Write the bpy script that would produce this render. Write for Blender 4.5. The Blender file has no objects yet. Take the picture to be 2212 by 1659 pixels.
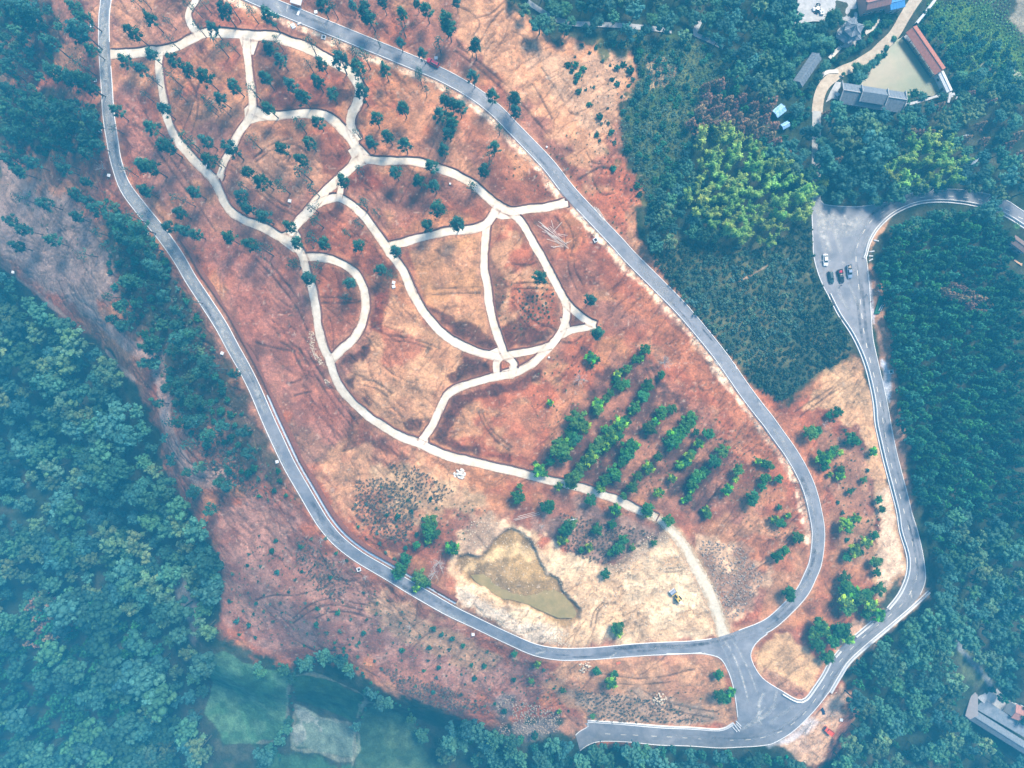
import bpy, bmesh, math, random, time
import numpy as np
from mathutils import Vector, Matrix
from mathutils.geometry import delaunay_2d_cdt

# ------------------------------------------------------------------ camera, sky, sun, exposure
CAM_H = 246.0
TANH = 0.75                                   # tan of half the horizontal field of view
scene = bpy.context.scene
COL = scene.collection
cam_data = bpy.data.cameras.new("camera")
cam_data.sensor_width = 36.0
cam_data.lens = 18.0 / TANH
cam_data.clip_start = 1.0
cam_data.clip_end = 6000.0
cam = bpy.data.objects.new("camera", cam_data)
cam.location = (0, 0, CAM_H)
COL.objects.link(cam)
scene.camera = cam

SUN_ELEV = math.radians(52)
SUN_AZ = math.radians(32)                     # from image-up (north) towards image-right (east)
world = bpy.data.worlds.new("World")
scene.world = world
world.use_nodes = True
wn = world.node_tree.nodes
wl = world.node_tree.links
bg = wn["Background"]
sky = wn.new("ShaderNodeTexSky")
sky.sky_type = 'NISHITA'
sky.sun_disc = False
sky.sun_elevation = SUN_ELEV
sky.sun_rotation = SUN_AZ
sky.altitude = 300
sky.air_density = 1.0
sky.dust_density = 2.0
sky.ozone_density = 1.0
wl.new(sky.outputs[0], bg.inputs[0])
bg.inputs[1].default_value = 0.062
sun_data = bpy.data.lights.new("sun", 'SUN')
sun_data.energy = 1.9
sun_data.angle = math.radians(18.0)
sun_data.color = (1.0, 0.89, 0.74)
sun = bpy.data.objects.new("sun", sun_data)
sd = Vector((math.sin(SUN_AZ) * math.cos(SUN_ELEV), math.cos(SUN_AZ) * math.cos(SUN_ELEV), math.sin(SUN_ELEV)))
sun.rotation_euler = sd.to_track_quat('Z', 'Y').to_euler()
sun.location = (60, 100, 400)
COL.objects.link(sun)
scene.view_settings.view_transform = 'Standard'
scene.view_settings.look = 'None'
scene.view_settings.exposure = 2.28
scene.view_settings.gamma = 1.0
scene.view_settings.use_curve_mapping = False
HAZE_DENSITY = 0.00092
HAZE_COLOR = (0.05, 0.50, 0.90)
scene.cycles.max_bounces = 5
scene.cycles.diffuse_bounces = 2
scene.cycles.volume_bounces = 0
scene.cycles.transparent_max_bounces = 24
scene.cycles.use_denoising = True

# ------------------------------------------------------------------ helpers
def ray(fx, fy):
    """direction slopes of a picture point, (x,y) per metre below the camera"""
    fx = np.asarray(fx, float); fy = np.asarray(fy, float)
    return (fx - 1106.0) / 1106.0 * TANH, -(fy - 829.5) / 1106.0 * TANH

_tab = np.random.RandomState(7).rand(256, 256).astype(np.float32)
def vnoise(x, y, seed=0):
    x = np.asarray(x, np.float32) + seed * 17.31; y = np.asarray(y, np.float32) + seed * 9.77
    xi = np.floor(x).astype(np.int32); yi = np.floor(y).astype(np.int32)
    fx = x - xi; fy = y - yi
    fx = fx * fx * (3 - 2 * fx); fy = fy * fy * (3 - 2 * fy)
    a = _tab[yi & 255, xi & 255]; b = _tab[yi & 255, (xi + 1) & 255]
    c = _tab[(yi + 1) & 255, xi & 255]; d = _tab[(yi + 1) & 255, (xi + 1) & 255]
    return (a * (1 - fx) + b * fx) * (1 - fy) + (c * (1 - fx) + d * fx) * fy
def fbm(x, y, seed=0, oct=4, gain=0.5):
    s = 0; a = 1.0; t = 0
    for o in range(oct):
        s = s + a * vnoise(x * 2 ** o, y * 2 ** o, seed + o * 3); t += a; a *= gain
    return s / t
def sstep(a, b, x):
    t = np.clip((x - a) / (b - a), 0, 1)
    return t * t * (3 - 2 * t)

MATS = {}
def mat(name, color, rough=0.85, var=0.0, vscale=1.0, bump=0.0, bscale=2.0, spec=0.25, attr=None, metallic=0.0, color2=None, rnd=0.0, transl=0.0, coat=0.0):
    m = bpy.data.materials.new(name); m.use_nodes = True
    nt = m.node_tree; n = nt.nodes; l = nt.links
    b = n["Principled BSDF"]
    b.inputs["Roughness"].default_value = rough
    b.inputs["Specular IOR Level"].default_value = spec
    b.inputs["Metallic"].default_value = metallic
    if coat: b.inputs["Coat Weight"].default_value = coat
    src = None
    if attr:
        a = n.new("ShaderNodeAttribute"); a.attribute_name = attr
        src = a.outputs["Color"]
        if color is not None:
            mx = n.new("ShaderNodeMix"); mx.data_type = 'RGBA'; mx.blend_type = 'MULTIPLY'
            mx.inputs["Factor"].default_value = 1.0
            mx.inputs["A"].default_value = (*color, 1); l.new(src, mx.inputs["B"])
            src = mx.outputs["Result"]
    geo = n.new("ShaderNodeNewGeometry") if (var or bump or color2) else None
    tc = None
    if geo is not None:
        tc = geo.outputs["Position"]
    if color2:
        nz = n.new("ShaderNodeTexNoise"); nz.inputs["Scale"].default_value = vscale; nz.inputs["Detail"].default_value = 5
        nz.inputs["Roughness"].default_value = 0.65
        l.new(tc, nz.inputs["Vector"])
        cr = n.new("ShaderNodeValToRGB"); l.new(nz.outputs["Fac"], cr.inputs["Fac"])
        cr.color_ramp.elements[0].position = 0.36; cr.color_ramp.elements[1].position = 0.64
        cr.color_ramp.elements[0].color = (*color, 1); cr.color_ramp.elements[1].color = (*color2, 1)
        src = cr.outputs["Color"]
    if var:
        nz = n.new("ShaderNodeTexNoise"); nz.inputs["Scale"].default_value = vscale * (3.1 if color2 else 1); nz.inputs["Detail"].default_value = 6
        nz.inputs["Roughness"].default_value = 0.7
        l.new(tc, nz.inputs["Vector"])
        mr = n.new("ShaderNodeMapRange"); l.new(nz.outputs["Fac"], mr.inputs["Value"])
        mr.inputs["From Min"].default_value = 0.3; mr.inputs["From Max"].default_value = 0.7
        mr.inputs["To Min"].default_value = 1 - var; mr.inputs["To Max"].default_value = 1 + var
        mx = n.new("ShaderNodeMix"); mx.data_type = 'RGBA'; mx.blend_type = 'MULTIPLY'; mx.inputs["Factor"].default_value = 1.0
        if src is None: mx.inputs["A"].default_value = (*color, 1)
        else: l.new(src, mx.inputs["A"])
        l.new(mr.outputs["Result"], mx.inputs["B"])
        src = mx.outputs["Result"]
    if rnd:
        oi = n.new("ShaderNodeObjectInfo")
        mr = n.new("ShaderNodeMapRange"); l.new(oi.outputs["Random"], mr.inputs["Value"])
        mr.inputs["To Min"].default_value = 1 - rnd; mr.inputs["To Max"].default_value = 1 + rnd
        hs = n.new("ShaderNodeHueSaturation")
        if src is None: hs.inputs["Color"].default_value = (*color, 1)
        else: l.new(src, hs.inputs["Color"])
        l.new(mr.outputs["Result"], hs.inputs["Value"])
        mr2 = n.new("ShaderNodeMapRange"); 
        ml = n.new("ShaderNodeMath"); ml.operation = 'MULTIPLY'; ml.inputs[1].default_value = 7.37
        fr = n.new("ShaderNodeMath"); fr.operation = 'FRACT'
        l.new(oi.outputs["Random"], ml.inputs[0]); l.new(ml.outputs[0], fr.inputs[0]); l.new(fr.outputs[0], mr2.inputs["Value"])
        mr2.inputs["To Min"].default_value = 0.5 - 0.10 * rnd; mr2.inputs["To Max"].default_value = 0.5 + 0.10 * rnd
        l.new(mr2.outputs["Result"], hs.inputs["Hue"])
        src = hs.outputs["Color"]
    if src is None: b.inputs["Base Color"].default_value = (*color, 1)
    else: l.new(src, b.inputs["Base Color"])
    if bump:
        nz = n.new("ShaderNodeTexNoise"); nz.inputs["Scale"].default_value = bscale; nz.inputs["Detail"].default_value = 6
        l.new(tc, nz.inputs["Vector"])
        bp = n.new("ShaderNodeBump"); bp.inputs["Strength"].default_value = bump; bp.inputs["Distance"].default_value = 0.3
        l.new(nz.outputs["Fac"], bp.inputs["Height"]); l.new(bp.outputs["Normal"], b.inputs["Normal"])
    if transl:
        tr = n.new("ShaderNodeBsdfTranslucent"); ms = n.new("ShaderNodeMixShader")
        ms.inputs[0].default_value = transl
        if src is not None: l.new(src, tr.inputs["Color"])
        else: tr.inputs["Color"].default_value = (*color, 1)
        out = n["Material Output"]
        l.new(b.outputs[0], ms.inputs[1]); l.new(tr.outputs[0], ms.inputs[2]); l.new(ms.outputs[0], out.inputs["Surface"])
    MATS[name] = m
    return m

def mesh_np(name, v, f, mats=(), mi=None, tint=None, smooth=False, attr="tint"):
    """mesh from numpy verts and equal-size faces (or list of arrays of faces)"""
    me = bpy.data.meshes.new(name)
    v = np.asarray(v, np.float32)
    fl = f if isinstance(f, list) else [f]
    fl = [np.asarray(a, np.int32) for a in fl if len(a)]
    nl = sum(a.size for a in fl); nf = sum(len(a) for a in fl)
    me.vertices.add(len(v)); me.vertices.foreach_set("co", v.ravel())
    me.loops.add(nl); me.loops.foreach_set("vertex_index", np.concatenate([a.ravel() for a in fl]))
    me.polygons.add(nf)
    tot = np.concatenate([np.full(len(a), a.shape[1], np.int32) for a in fl])
    st = np.concatenate([[0], np.cumsum(tot)[:-1]]).astype(np.int32)
    me.polygons.foreach_set("loop_start", st)
    try: me.polygons.foreach_set("loop_total", tot)
    except Exception: pass
    for m in mats: me.materials.append(m)
    if mi is not None: me.polygons.foreach_set("material_index", np.asarray(mi, np.int32))
    if smooth: me.polygons.foreach_set("use_smooth", np.ones(nf, bool))
    if tint is not None:
        t = np.ones((len(v), 4), np.float32); t[:, :3] = tint
        a = me.color_attributes.new(attr, 'FLOAT_COLOR', 'POINT'); a.data.foreach_set("color", t.ravel())
    me.update(calc_edges=True)
    me.validate()
    return me

def obj(name, me, parent=None, loc=None, rot=None, scale=None, **props):
    o = bpy.data.objects.new(name, me); COL.objects.link(o)
    if parent is not None: o.parent = parent
    if loc is not None: o.location = loc
    if rot is not None: o.rotation_euler = rot
    if scale is not None: o.scale = (scale,) * 3 if isinstance(scale, (int, float)) else scale
    for k, v in props.items(): o[k] = v
    return o
def thing(name, loc, label, category, rot=0.0, group=None, me=None, scale=None):
    o = obj(name, me, loc=loc, rot=(0, 0, rot), scale=scale, label=label, category=category)
    if group: o["group"] = group
    return o

class MB:
    """collects primitive shapes for one mesh"""
    def __init__(s): s.v = []; s.f = []
    def add(s, v, f):
        n = len(s.v); s.v += [tuple(p) for p in v]; s.f += [tuple(i + n for i in q) for q in f]
    def box(s, c, d, rz=0.0, taper=1.0):
        x, y, z = (a / 2 for a in d); cs, sn = math.cos(rz), math.sin(rz); v = []
        for k, t in ((-1, 1.0), (1, taper)):
            for px, py in ((-x, -y), (x, -y), (x, y), (-x, y)):
                px *= t; py *= t
                v.append((c[0] + px * cs - py * sn, c[1] + px * sn + py * cs, c[2] + k * z))
        s.add(v, [(3, 2, 1, 0), (4, 5, 6, 7), (0, 1, 5, 4), (1, 2, 6, 5), (2, 3, 7, 6), (3, 0, 4, 7)])
    def hexa(s, b, t):
        """b, t: four bottom and four top points, counter-clockwise from above"""
        s.add(list(b) + list(t), [(3, 2, 1, 0), (4, 5, 6, 7), (0, 1, 5, 4), (1, 2, 6, 5), (2, 3, 7, 6), (3, 0, 4, 7)])
    def tube(s, p0, p1, r0, r1=None, n=8, cap=True):
        r1 = r0 if r1 is None else r1
        p0 = Vector(p0); p1 = Vector(p1); d = (p1 - p0)
        if d.length < 1e-6: return
        d.normalize(); a = d.orthogonal().normalized(); b = d.cross(a); v = []
        for p, r in ((p0, r0), (p1, r1)):
            for i in range(n):
                t = 2 * math.pi * i / n
                v.append(p + a * (r * math.cos(t)) + b * (r * math.sin(t)))
        f = [(i, (i + 1) % n, n + (i + 1) % n, n + i) for i in range(n)]
        if cap: f += [tuple(range(n))[::-1], tuple(range(n, 2 * n))]
        s.add(v, f)
    def prism(s, outline, z0, z1):
        n = len(outline)
        v = [(x, y, z0) for x, y in outline] + [(x, y, z1) for x, y in outline]
        s.add(v, [tuple(range(n))[::-1], tuple(range(n, 2 * n))] + [(i, (i + 1) % n, n + (i + 1) % n, n + i) for i in range(n)])
    def sideprism(s, prof, y0, y1):
        """profile in x,z extruded along y"""
        n = len(prof)
        v = [(x, y0, z) for x, z in prof] + [(x, y1, z) for x, z in prof]
        s.add(v, [tuple(range(n)), tuple(range(n, 2 * n))[::-1]] + [(i, n + i, n + (i + 1) % n, (i + 1) % n) for i in range(n)])
    def mesh(s, name, m, bevel=0.0, smooth=False):
        me = bpy.data.meshes.new(name); me.from_pydata(s.v, [], s.f); me.update()
        if m: me.materials.append(m)
        if bevel or True:
            bm = bmesh.new(); bm.from_mesh(me)
            bmesh.ops.recalc_face_normals(bm, faces=bm.faces)
            if bevel:
                bmesh.ops.bevel(bm, geom=list(bm.edges), offset=bevel, segments=2, affect='EDGES', profile=0.6, clamp_overlap=True)
            bm.to_mesh(me); bm.free()
        if smooth:
            for p in me.polygons: p.use_smooth = True
        return me
    def build(s, name, m, parent=None, bevel=0.0, smooth=False, **props):
        return obj(name, s.mesh(name, m, bevel, smooth), parent, **props)

def parse(s):
    """'x,y x,y ...' -> list of tuples of floats/strings"""
    out = []
    for w in s.split():
        q = w.split(",")
        out.append(tuple(float(a) if a.lstrip('-').replace('.', '', 1).isdigit() else a for a in q))
    return out
def F(s): return [(a[0], a[1]) for a in parse(s)]
def T(c, r, s):
    """readings made in the c,r ninth-hundredth tile of the picture -> picture units"""
    return [(553.0 * c + a[0] / 3.0, 553.0 * r + a[1] / 3.0) + tuple(a[2:]) for a in parse(s)]
# ------------------------------------------------------------------ survey: road and path courses
LOOP = F("228,-60 229,0 225,33 225,100 229,167 233,233 242,300 251,350 268,400 304,450 345,500 383,553 412,603 445,653 477,703 504,753 532,803 570,886 600,953 633,1020 683,1106 705,1139 736,1173 783,1208 853,1249 920,1289 986,1326 1053,1358 1106,1383 1156,1404 1206,1413 1256,1413 1306,1410 1406,1402 1506,1397 1560,1388 1606,1372 1659,1350 1701,1314 1733,1278 1749,1246 1761,1216 1767,1172 1767,1140 1761,1106 1756,1083 1746,1050 1730,1015 1707,976 1681,940 1659,909 1639,884 1606,840 1548,758 1481,677 1418,612 1359,553 1336,527 1280,468 1229,413 1186,358 1139,308 1106,274 1073,240 1026,203 956,163 863,123 753,78 648,35 570,3 480,-36")
MAIN_L = F("2310,548 2212,486 2160,462 2116,448 2076,441 2030,438 1980,443 1933,463 1900,494 1882,522 1872,553") + T(3, 1, "635,0 650,130 660,260 668,400 680,540 710,680 745,830 775,970 800,1110 830,1260 870,1420 905,1550 930,1659") + T(3, 2, "950,65 970,130 1000,260 1020,400 1012,470 980,545 930,605 880,655 800,730 650,850 520,970 460,1060 400,1160 330,1250 240,1350 150,1430 50,1490 0,1508") + T(2, 2, "1500,1522 1300,1527 1000,1512 800,1494 620,1485 540,1492 480,1517 440,1547")
MAIN_R = F("2300,508") + T(3, 0, "1659,1372 1550,1302 1420,1257 1280,1232 1120,1226 1000,1237 905,1257 830,1284 760,1311 620,1336 500,1339 370,1326 345,1305 342,1285 283,1285 282,1360 290,1560 295,1659") + T(3, 1, "320,100 350,180 395,270 450,380 530,500 590,620 630,730 660,850 680,960 690,1080 715,1200 750,1350 790,1500 830,1659") + T(3, 2, "850,130 890,260 900,340 885,430 840,530 770,625 670,705 560,795 460,890 390,970 350,1050 290,1140 240,1205 190,1214 100,1165 0,1105") + T(2, 2, "1610,1062 1570,1000 1546,935 1560,880 1600,830 1659,785")
CONN_L = T(2, 2, "1200,915 1280,925 1350,950 1395,1020 1430,1120 1450,1230 1462,1330 1445,1375 1380,1410 1300,1418 1100,1405 800,1385 490,1365 490,1392 440,1420 412,1446")
TRAILS = [  # (width in picture units, points)
 (19, F("238,117 283,115 317,112 350,110 383,100 417,83 443,72 483,72 533,75 553,78 586,78 620,88 653,100 686,115 713,130 753,153 773,180 777,200 770,227 760,247 757,267 762,285 772,305")),
 (15, F("432,-30 423,0 410,20 407,37 415,57 428,75")),
 (17, F("345,113 343,143 347,173 352,207 358,243 368,273 383,303 403,327 423,350 443,370 463,390 477,417 487,440 503,460 527,475 553,485 580,497 603,510 626,521 643,537 655,556 663,586 673,620 681,653 685,686 690,720 700,753 713,780 720,803 733,833 753,860 780,886 810,910 843,930 873,946 906,958 936,973 986,990 1036,1001 1086,1013 1106,1017 1146,1028 1189,1038 1239,1050 1279,1061 1323,1076 1366,1095 1389,1106 1419,1119")),
 (15, F("533,80 533,110 537,143 540,173 543,200 545,235 533,263 513,293 497,327 483,353 474,388")),
 (17, F("547,238 580,250 620,248 660,246 697,248 720,260 740,280 760,303 773,327 783,343")),
 (16, F("783,343 820,348 853,348 886,348 920,355 953,365 986,378 1020,397 1043,417 1066,437 1086,450 1106,457 1139,452 1172,449 1203,443 1222,438")),
 (15, F("1096,455 1113,467 1126,480 1143,507 1156,533 1168,553 1183,580 1199,610 1213,636 1224,656 1246,676 1269,693 1287,701")),
 (15, F("1222,655 1224,680 1219,700 1209,722 1193,743 1173,762 1153,783 1129,797 1106,808 1073,813 1036,823 996,836 970,850 956,870 946,893 936,916 923,936 908,957")),
 (14, F("1287,702 1263,708 1236,713 1214,724")),
 (14, F("1190,746 1172,752 1139,760 1106,766 1083,772 1073,783 1072,800 1074,812")),
 (18, F("783,342 753,367 733,387 710,407 686,432 664,460 646,480 626,504")),
 (16, F("676,446 703,433 730,427 757,440 786,467 806,493 826,520 843,547 853,560 870,583 883,613 896,643 913,670 933,696 960,723 990,743 1020,756 1053,766 1080,772")),
 (12, F("733,386 736,405 733,428")),
 (16, F("840,531 870,525 903,515 936,507 970,500 1003,497 1033,492 1053,480 1066,463 1075,447")),
 (15, F("1052,482 1048,520 1046,553 1046,586 1053,620 1056,653 1063,686 1073,720 1083,746 1092,768 1110,785 1106,806")),
 (16, F("655,556 686,556 713,560 740,570 763,586 780,610 788,633 790,660 786,686 776,713 760,736 740,753 718,775")),
]
TRAIL_PATCHES = [  # widened junctions
 T(0, 0, "1545,225 1659,235 1659,260 1640,330 1590,345 1570,310"), F("544,78 560,82 552,105 548,118 540,118"),
 F("543,215 560,235 590,243 592,258 560,262 540,268 532,258"), F("528,235 546,218 560,240 548,262 530,265"),
 F("752,325 776,310 800,335 800,352 775,362 748,362 760,340"), F("1070,432 1092,448 1112,452 1124,470 1104,472 1085,474 1070,470 1058,462"),
 F("588,505 612,503 640,492 650,508 650,545 634,545 606,524"), F("885,945 905,950 925,945 925,962 906,972"),
 F("700,765 722,762 730,775 716,795 706,790"), F("1053,760 1080,748 1100,765 1110,778 1085,778 1066,778"),
 F("1210,688 1226,684 1234,716 1205,738 1200,735 1215,712"), F("1085,800 1105,795 1130,800 1108,818 1080,818"),
 F("466,378 486,378 478,395"), F("1210,432 1226,434 1228,446 1214,450"), F("338,108 352,110 350,128 340,126"),
]
LANE = T(3, 0, "1000,-60 935,30 900,85 870,135 840,190 800,245 740,300 690,350 620,395 560,430 480,460 420,500 370,545 340,600 325,660 318,730")
LANE2 = T(3, 0, "316,720 314,850 312,1000 312,1150 312,1290")
WOOD_PATHS = [F("1140,5 1165,22 1195,40 1240,52 1303,54 1340,56 1406,62 1450,68"), F("1514,42 1502,66 1500,74 1525,85 1562,103")]
DASHES = T(3, 0, "1635,1412 1550,1361 1375,1294 1280,1280 1185,1272 1090,1271 1000,1279 900,1300 740,1376 665,1436 620,1500 580,1590") + T(3, 1, "570,20 580,110 588,200 598,297 608,390 620,485 638,580 660,675 685,770 708,865 727,962 743,1065 760,1160 778,1255 800,1358 827,1458 855,1558 880,1652") + T(3, 2, "910,100 935,205 955,312 962,425 922,522 860,605 788,670 705,738 622,805 543,880 472,960 412,1045 357,1135 300,1222 235,1303 160,1370 75,1425") + T(2, 2, "1625,1460 1530,1475 1430,1478 1330,1475 1225,1470 1120,1463 1020,1457 920,1452 800,1445 722,1443 620,1437")

# ------------------------------------------------------------------ terrain: a smooth hill from spot heights
SPOTS = parse("600,250,5 450,150,4 800,250,5 1000,600,3 850,750,3 700,500,4 1300,950,0 1130,1240,-5 900,1050,0 1500,1250,-6 1000,330,4 1200,500,2 240,100,-1 230,250,-1 300,450,-2 480,700,-3 600,950,-4 700,1130,-5 900,1280,-6 1200,1410,-7 1450,1405,-8 1600,1450,-9 1750,1250,-6 1740,1050,-4 1600,840,-2 1400,590,-1 1200,370,0 938,150,2 600,15,2 150,60,-10 130,250,-16 60,150,-20 150,450,-20 30,350,-31 250,600,-14 100,550,-31 30,700,-54 350,760,-16 200,800,-45 420,950,-15 330,1000,-40 480,1150,-18 400,1200,-48 100,1000,-77 250,1150,-72 480,1330,-28 600,1250,-14 720,1320,-14 560,1390,-31 650,1430,-40 800,1420,-22 950,1480,-22 1100,1520,-20 300,1350,-77 80,1350,-95 80,1600,-103 300,1600,-92 500,1550,-74 680,1550,-67 880,1580,-60 1000,1630,-54 1180,1600,-22 1300,1640,-22 1500,1650,-20 1830,520,-8 1890,800,-7 1930,950,-7 1980,1200,-9 1900,1360,-9 1750,1540,-10 1400,1590,-12 1780,1600,-13 1820,950,-6 1820,1250,-7 1700,1430,-7 2100,800,-6 2050,600,-8 2180,1000,-12 2080,1150,-16 2160,1350,-34 2000,1450,-26 2150,1580,-42 1950,1600,-30 1850,1620,-22 1650,700,-6 1500,560,-3 1500,350,-6 1620,420,-8 1300,250,-3 1380,120,-9 1200,60,-8 1050,60,0 850,60,2 1600,150,-14 1550,30,-18 1850,400,-11 1780,250,-15 1900,150,-21 2000,100,-22 2150,80,-22 2100,300,-18 1800,40,-20 2180,420,-10 2050,400,-10")
_sx, _sy = ray([s[0] for s in SPOTS], [s[1] for s in SPOTS])
SPZ = np.array([s[2] for s in SPOTS])
SPX = _sx * (CAM_H - SPZ); SPY = _sy * (CAM_H - SPZ)
def base(x, y):
    x = np.asarray(x, float); y = np.asarray(y, float)
    num = np.zeros_like(x); den = np.zeros_like(x)
    for a, b, z in zip(SPX, SPY, SPZ):
        w = 1.0 / ((x - a) ** 2 + (y - b) ** 2 + 220.0) ** 2
        num += w * z; den += w
    return num / den

GX = np.concatenate([-235 - np.cumsum(0.8 * 1.27 ** np.arange(25))[::-1], np.arange(-235, 235.01, 0.45), 235 + np.cumsum(0.8 * 1.27 ** np.arange(25))])
GY = np.concatenate([-180 - np.cumsum(0.8 * 1.27 ** np.arange(25))[::-1], np.arange(-180, 180.01, 0.45), 180 + np.cumsum(0.8 * 1.27 ** np.arange(25))])
XX, YY = np.meshgrid(GX, GY)
# smooth height on a coarser lattice, then resampled (same smooth surface everywhere)
_cx = np.linspace(-320, 320, 321); _cy = np.linspace(-240, 240, 241)
_CB = base(*np.meshgrid(_cx, _cy))
for _ in range(14):
    _CB = np.pad(_CB, 1, mode='edge')
    _CB = (_CB[1:-1, 1:-1] * 4 + (_CB[:-2, 1:-1] + _CB[2:, 1:-1] + _CB[1:-1, :-2] + _CB[1:-1, 2:]) * 2 + _CB[:-2, :-2] + _CB[:-2, 2:] + _CB[2:, :-2] + _CB[2:, 2:]) / 16
def sm(x, y):
    """smooth ground height"""
    x = np.clip(np.asarray(x, float), -319.9, 319.9); y = np.clip(np.asarray(y, float), -239.9, 239.9)
    u = (x + 320) / 2.0; v = (y + 240) / 2.0
    i = u.astype(int); j = v.astype(int); a = u - i; b = v - j
    return (_CB[j, i] * (1 - a) + _CB[j, i + 1] * a) * (1 - b) + (_CB[j + 1, i] * (1 - a) + _CB[j + 1, i + 1] * a) * b
def P(pts, dz=0.0):
    """picture points -> N x 2 ground points (where the sight line meets the ground plus dz)"""
    pts = np.asarray([(p[0], p[1]) for p in pts], float)
    rx, ry = ray(pts[:, 0], pts[:, 1])
    z = np.zeros(len(pts)) - 5.0
    for _ in range(14):
        z = 0.3 * z + 0.7 * (sm(rx * (CAM_H - z), ry * (CAM_H - z)) + dz)
    return np.stack([rx * (CAM_H - z), ry * (CAM_H - z)], 1)
def P1(fx, fy, dz=0.0):
    p = P([(fx, fy)], dz)[0]
    return float(p[0]), float(p[1])
def fscale(x, y):
    """metres per picture unit at a ground point"""
    return TANH / 1106.0 * (CAM_H - float(sm(x, y)))

def resample(p, step, smooth=True):
    p = np.asarray(p, float)
    if smooth and len(p) > 2:       # Catmull-Rom
        q = []
        e = np.vstack([2 * p[0] - p[1], p, 2 * p[-1] - p[-2]])
        for i in range(1, len(e) - 2):
            for t in np.linspace(0, 1, 9)[:-1]:
                a, b, c, d = e[i - 1], e[i], e[i + 1], e[i + 2]
                q.append(0.5 * (2 * b + (c - a) * t + (2 * a - 5 * b + 4 * c - d) * t * t + (3 * b - a - 3 * c + d) * t ** 3))
        p = np.array(q + [p[-1]])
    s = np.concatenate([[0], np.cumsum(np.hypot(*np.diff(p, axis=0).T))])
    n = max(2, int(round(s[-1] / step)) + 1)
    t = np.linspace(0, s[-1], n)
    return np.stack([np.interp(t, s, p[:, 0]), np.interp(t, s, p[:, 1])], 1)
def normals2(p):
    d = np.gradient(p, axis=0); d /= np.maximum(np.hypot(d[:, 0], d[:, 1]), 1e-9)[:, None]
    return np.stack([-d[:, 1], d[:, 0]], 1)      # left of travel

loop_w = resample(P(LOOP), 2.2)
loop_n = normals2(loop_w)
LOOP_HALF = 2.45
trail_w = []
for w, pts in TRAILS:
    pw = resample(P(pts), 0.9)
    trail_w.append((w * 0.1667 * 1.12, pw, normals2(pw)))
GRAVEL = [(1384, 1103, 16), (1404, 1110, 17), (1425, 1123, 18), (1440, 1136, 20), (1458, 1154, 23), (1472, 1172, 24), (1489, 1199, 25), (1506, 1229, 26), (1523, 1259, 27), (1539, 1293, 27), (1550, 1326, 26), (1558, 1352, 27), (1566, 1382, 30)]
_g = resample(P(GRAVEL), 0.9); gravel_hw = np.interp(np.linspace(0, 1, len(_g)), np.linspace(0, 1, len(GRAVEL)), [a[2] * 0.0865 for a in GRAVEL]); gravel_w = _g; gravel_n = normals2(_g)
lane_w = resample(P(LANE), 2.0); lane2_w = resample(P(LANE2), 2.0)
main_l = resample(P(MAIN_L), 2.0); main_r = resample(P(MAIN_R), 2.0); conn_l = resample(P(CONN_L), 1.6)

# ---- distance masks on the ground lattice
def win(x0, x1, y0, y1):
    return slice(*np.searchsorted(GY, [y0, y1])), slice(*np.searchsorted(GX, [x0, x1]))
def line_dist(p, reach, out=None):
    if out is None: out = np.full(XX.shape, 99.0, np.float32)
    for a, b in zip(p[:-1], p[1:]):
        s = win(min(a[0], b[0]) - reach, max(a[0], b[0]) + reach, min(a[1], b[1]) - reach, max(a[1], b[1]) + reach)
        X = XX[s]; Y = YY[s]
        d = b - a; L = max(d @ d, 1e-9)
        t = np.clip(((X - a[0]) * d[0] + (Y - a[1]) * d[1]) / L, 0, 1)
        out[s] = np.minimum(out[s], np.hypot(X - a[0] - t * d[0], Y - a[1] - t * d[1]))
    return out
def inside(poly, X, Y):
    r = np.zeros(X.shape, bool); n = len(poly)
    for i in range(n):
        x0, y0 = poly[i]; x1, y1 = poly[(i + 1) % n]
        if y0 == y1: continue
        c = (y0 > Y) != (y1 > Y)
        r ^= c & (X < (x1 - x0) * (Y - y0) / (y1 - y0) + x0)
    return r
def poly_sd(poly, reach, X=None, Y=None):
    """signed distance (positive inside) within a window"""
    poly = np.asarray(poly)
    s = win(poly[:, 0].min() - reach, poly[:, 0].max() + reach, poly[:, 1].min() - reach, poly[:, 1].max() + reach)
    X = XX[s]; Y = YY[s]
    d = np.full(X.shape, 1e9)
    n = len(poly)
    for i in range(n):
        a = poly[i]; b = poly[(i + 1) % n]; e = b - a; L = max(e @ e, 1e-9)
        t = np.clip(((X - a[0]) * e[0] + (Y - a[1]) * e[1]) / L, 0, 1)
        d = np.minimum(d, (X - a[0] - t * e[0]) ** 2 + (Y - a[1] - t * e[1]) ** 2)
    d = np.sqrt(d)
    return s, np.where(inside(poly, X, Y), d, -d)

def asphalt_outline():
    """the wide through road and its two mouths, as one outline"""
    return np.vstack([main_l, conn_l[::-1], main_r[::-1]])
ASPH = asphalt_outline()
hard_d = line_dist(loop_w, 7)
hard_d -= LOOP_HALF
for hw, pw, nw in trail_w:
    d = line_dist(pw, 6); hard_d = np.minimum(hard_d, d - hw / 2)
for pw, hw in ((gravel_w, 1.9), (lane_w, 1.9), (lane2_w, 1.6)):
    d = line_dist(pw, 6); hard_d = np.minimum(hard_d, d - hw)
s_, d_ = poly_sd(ASPH, 6)
hard_d[s_] = np.minimum(hard_d[s_], -d_)
for q in TRAIL_PATCHES:
    s_, d_ = poly_sd(P(q), 5); hard_d[s_] = np.minimum(hard_d[s_], -d_)
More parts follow.
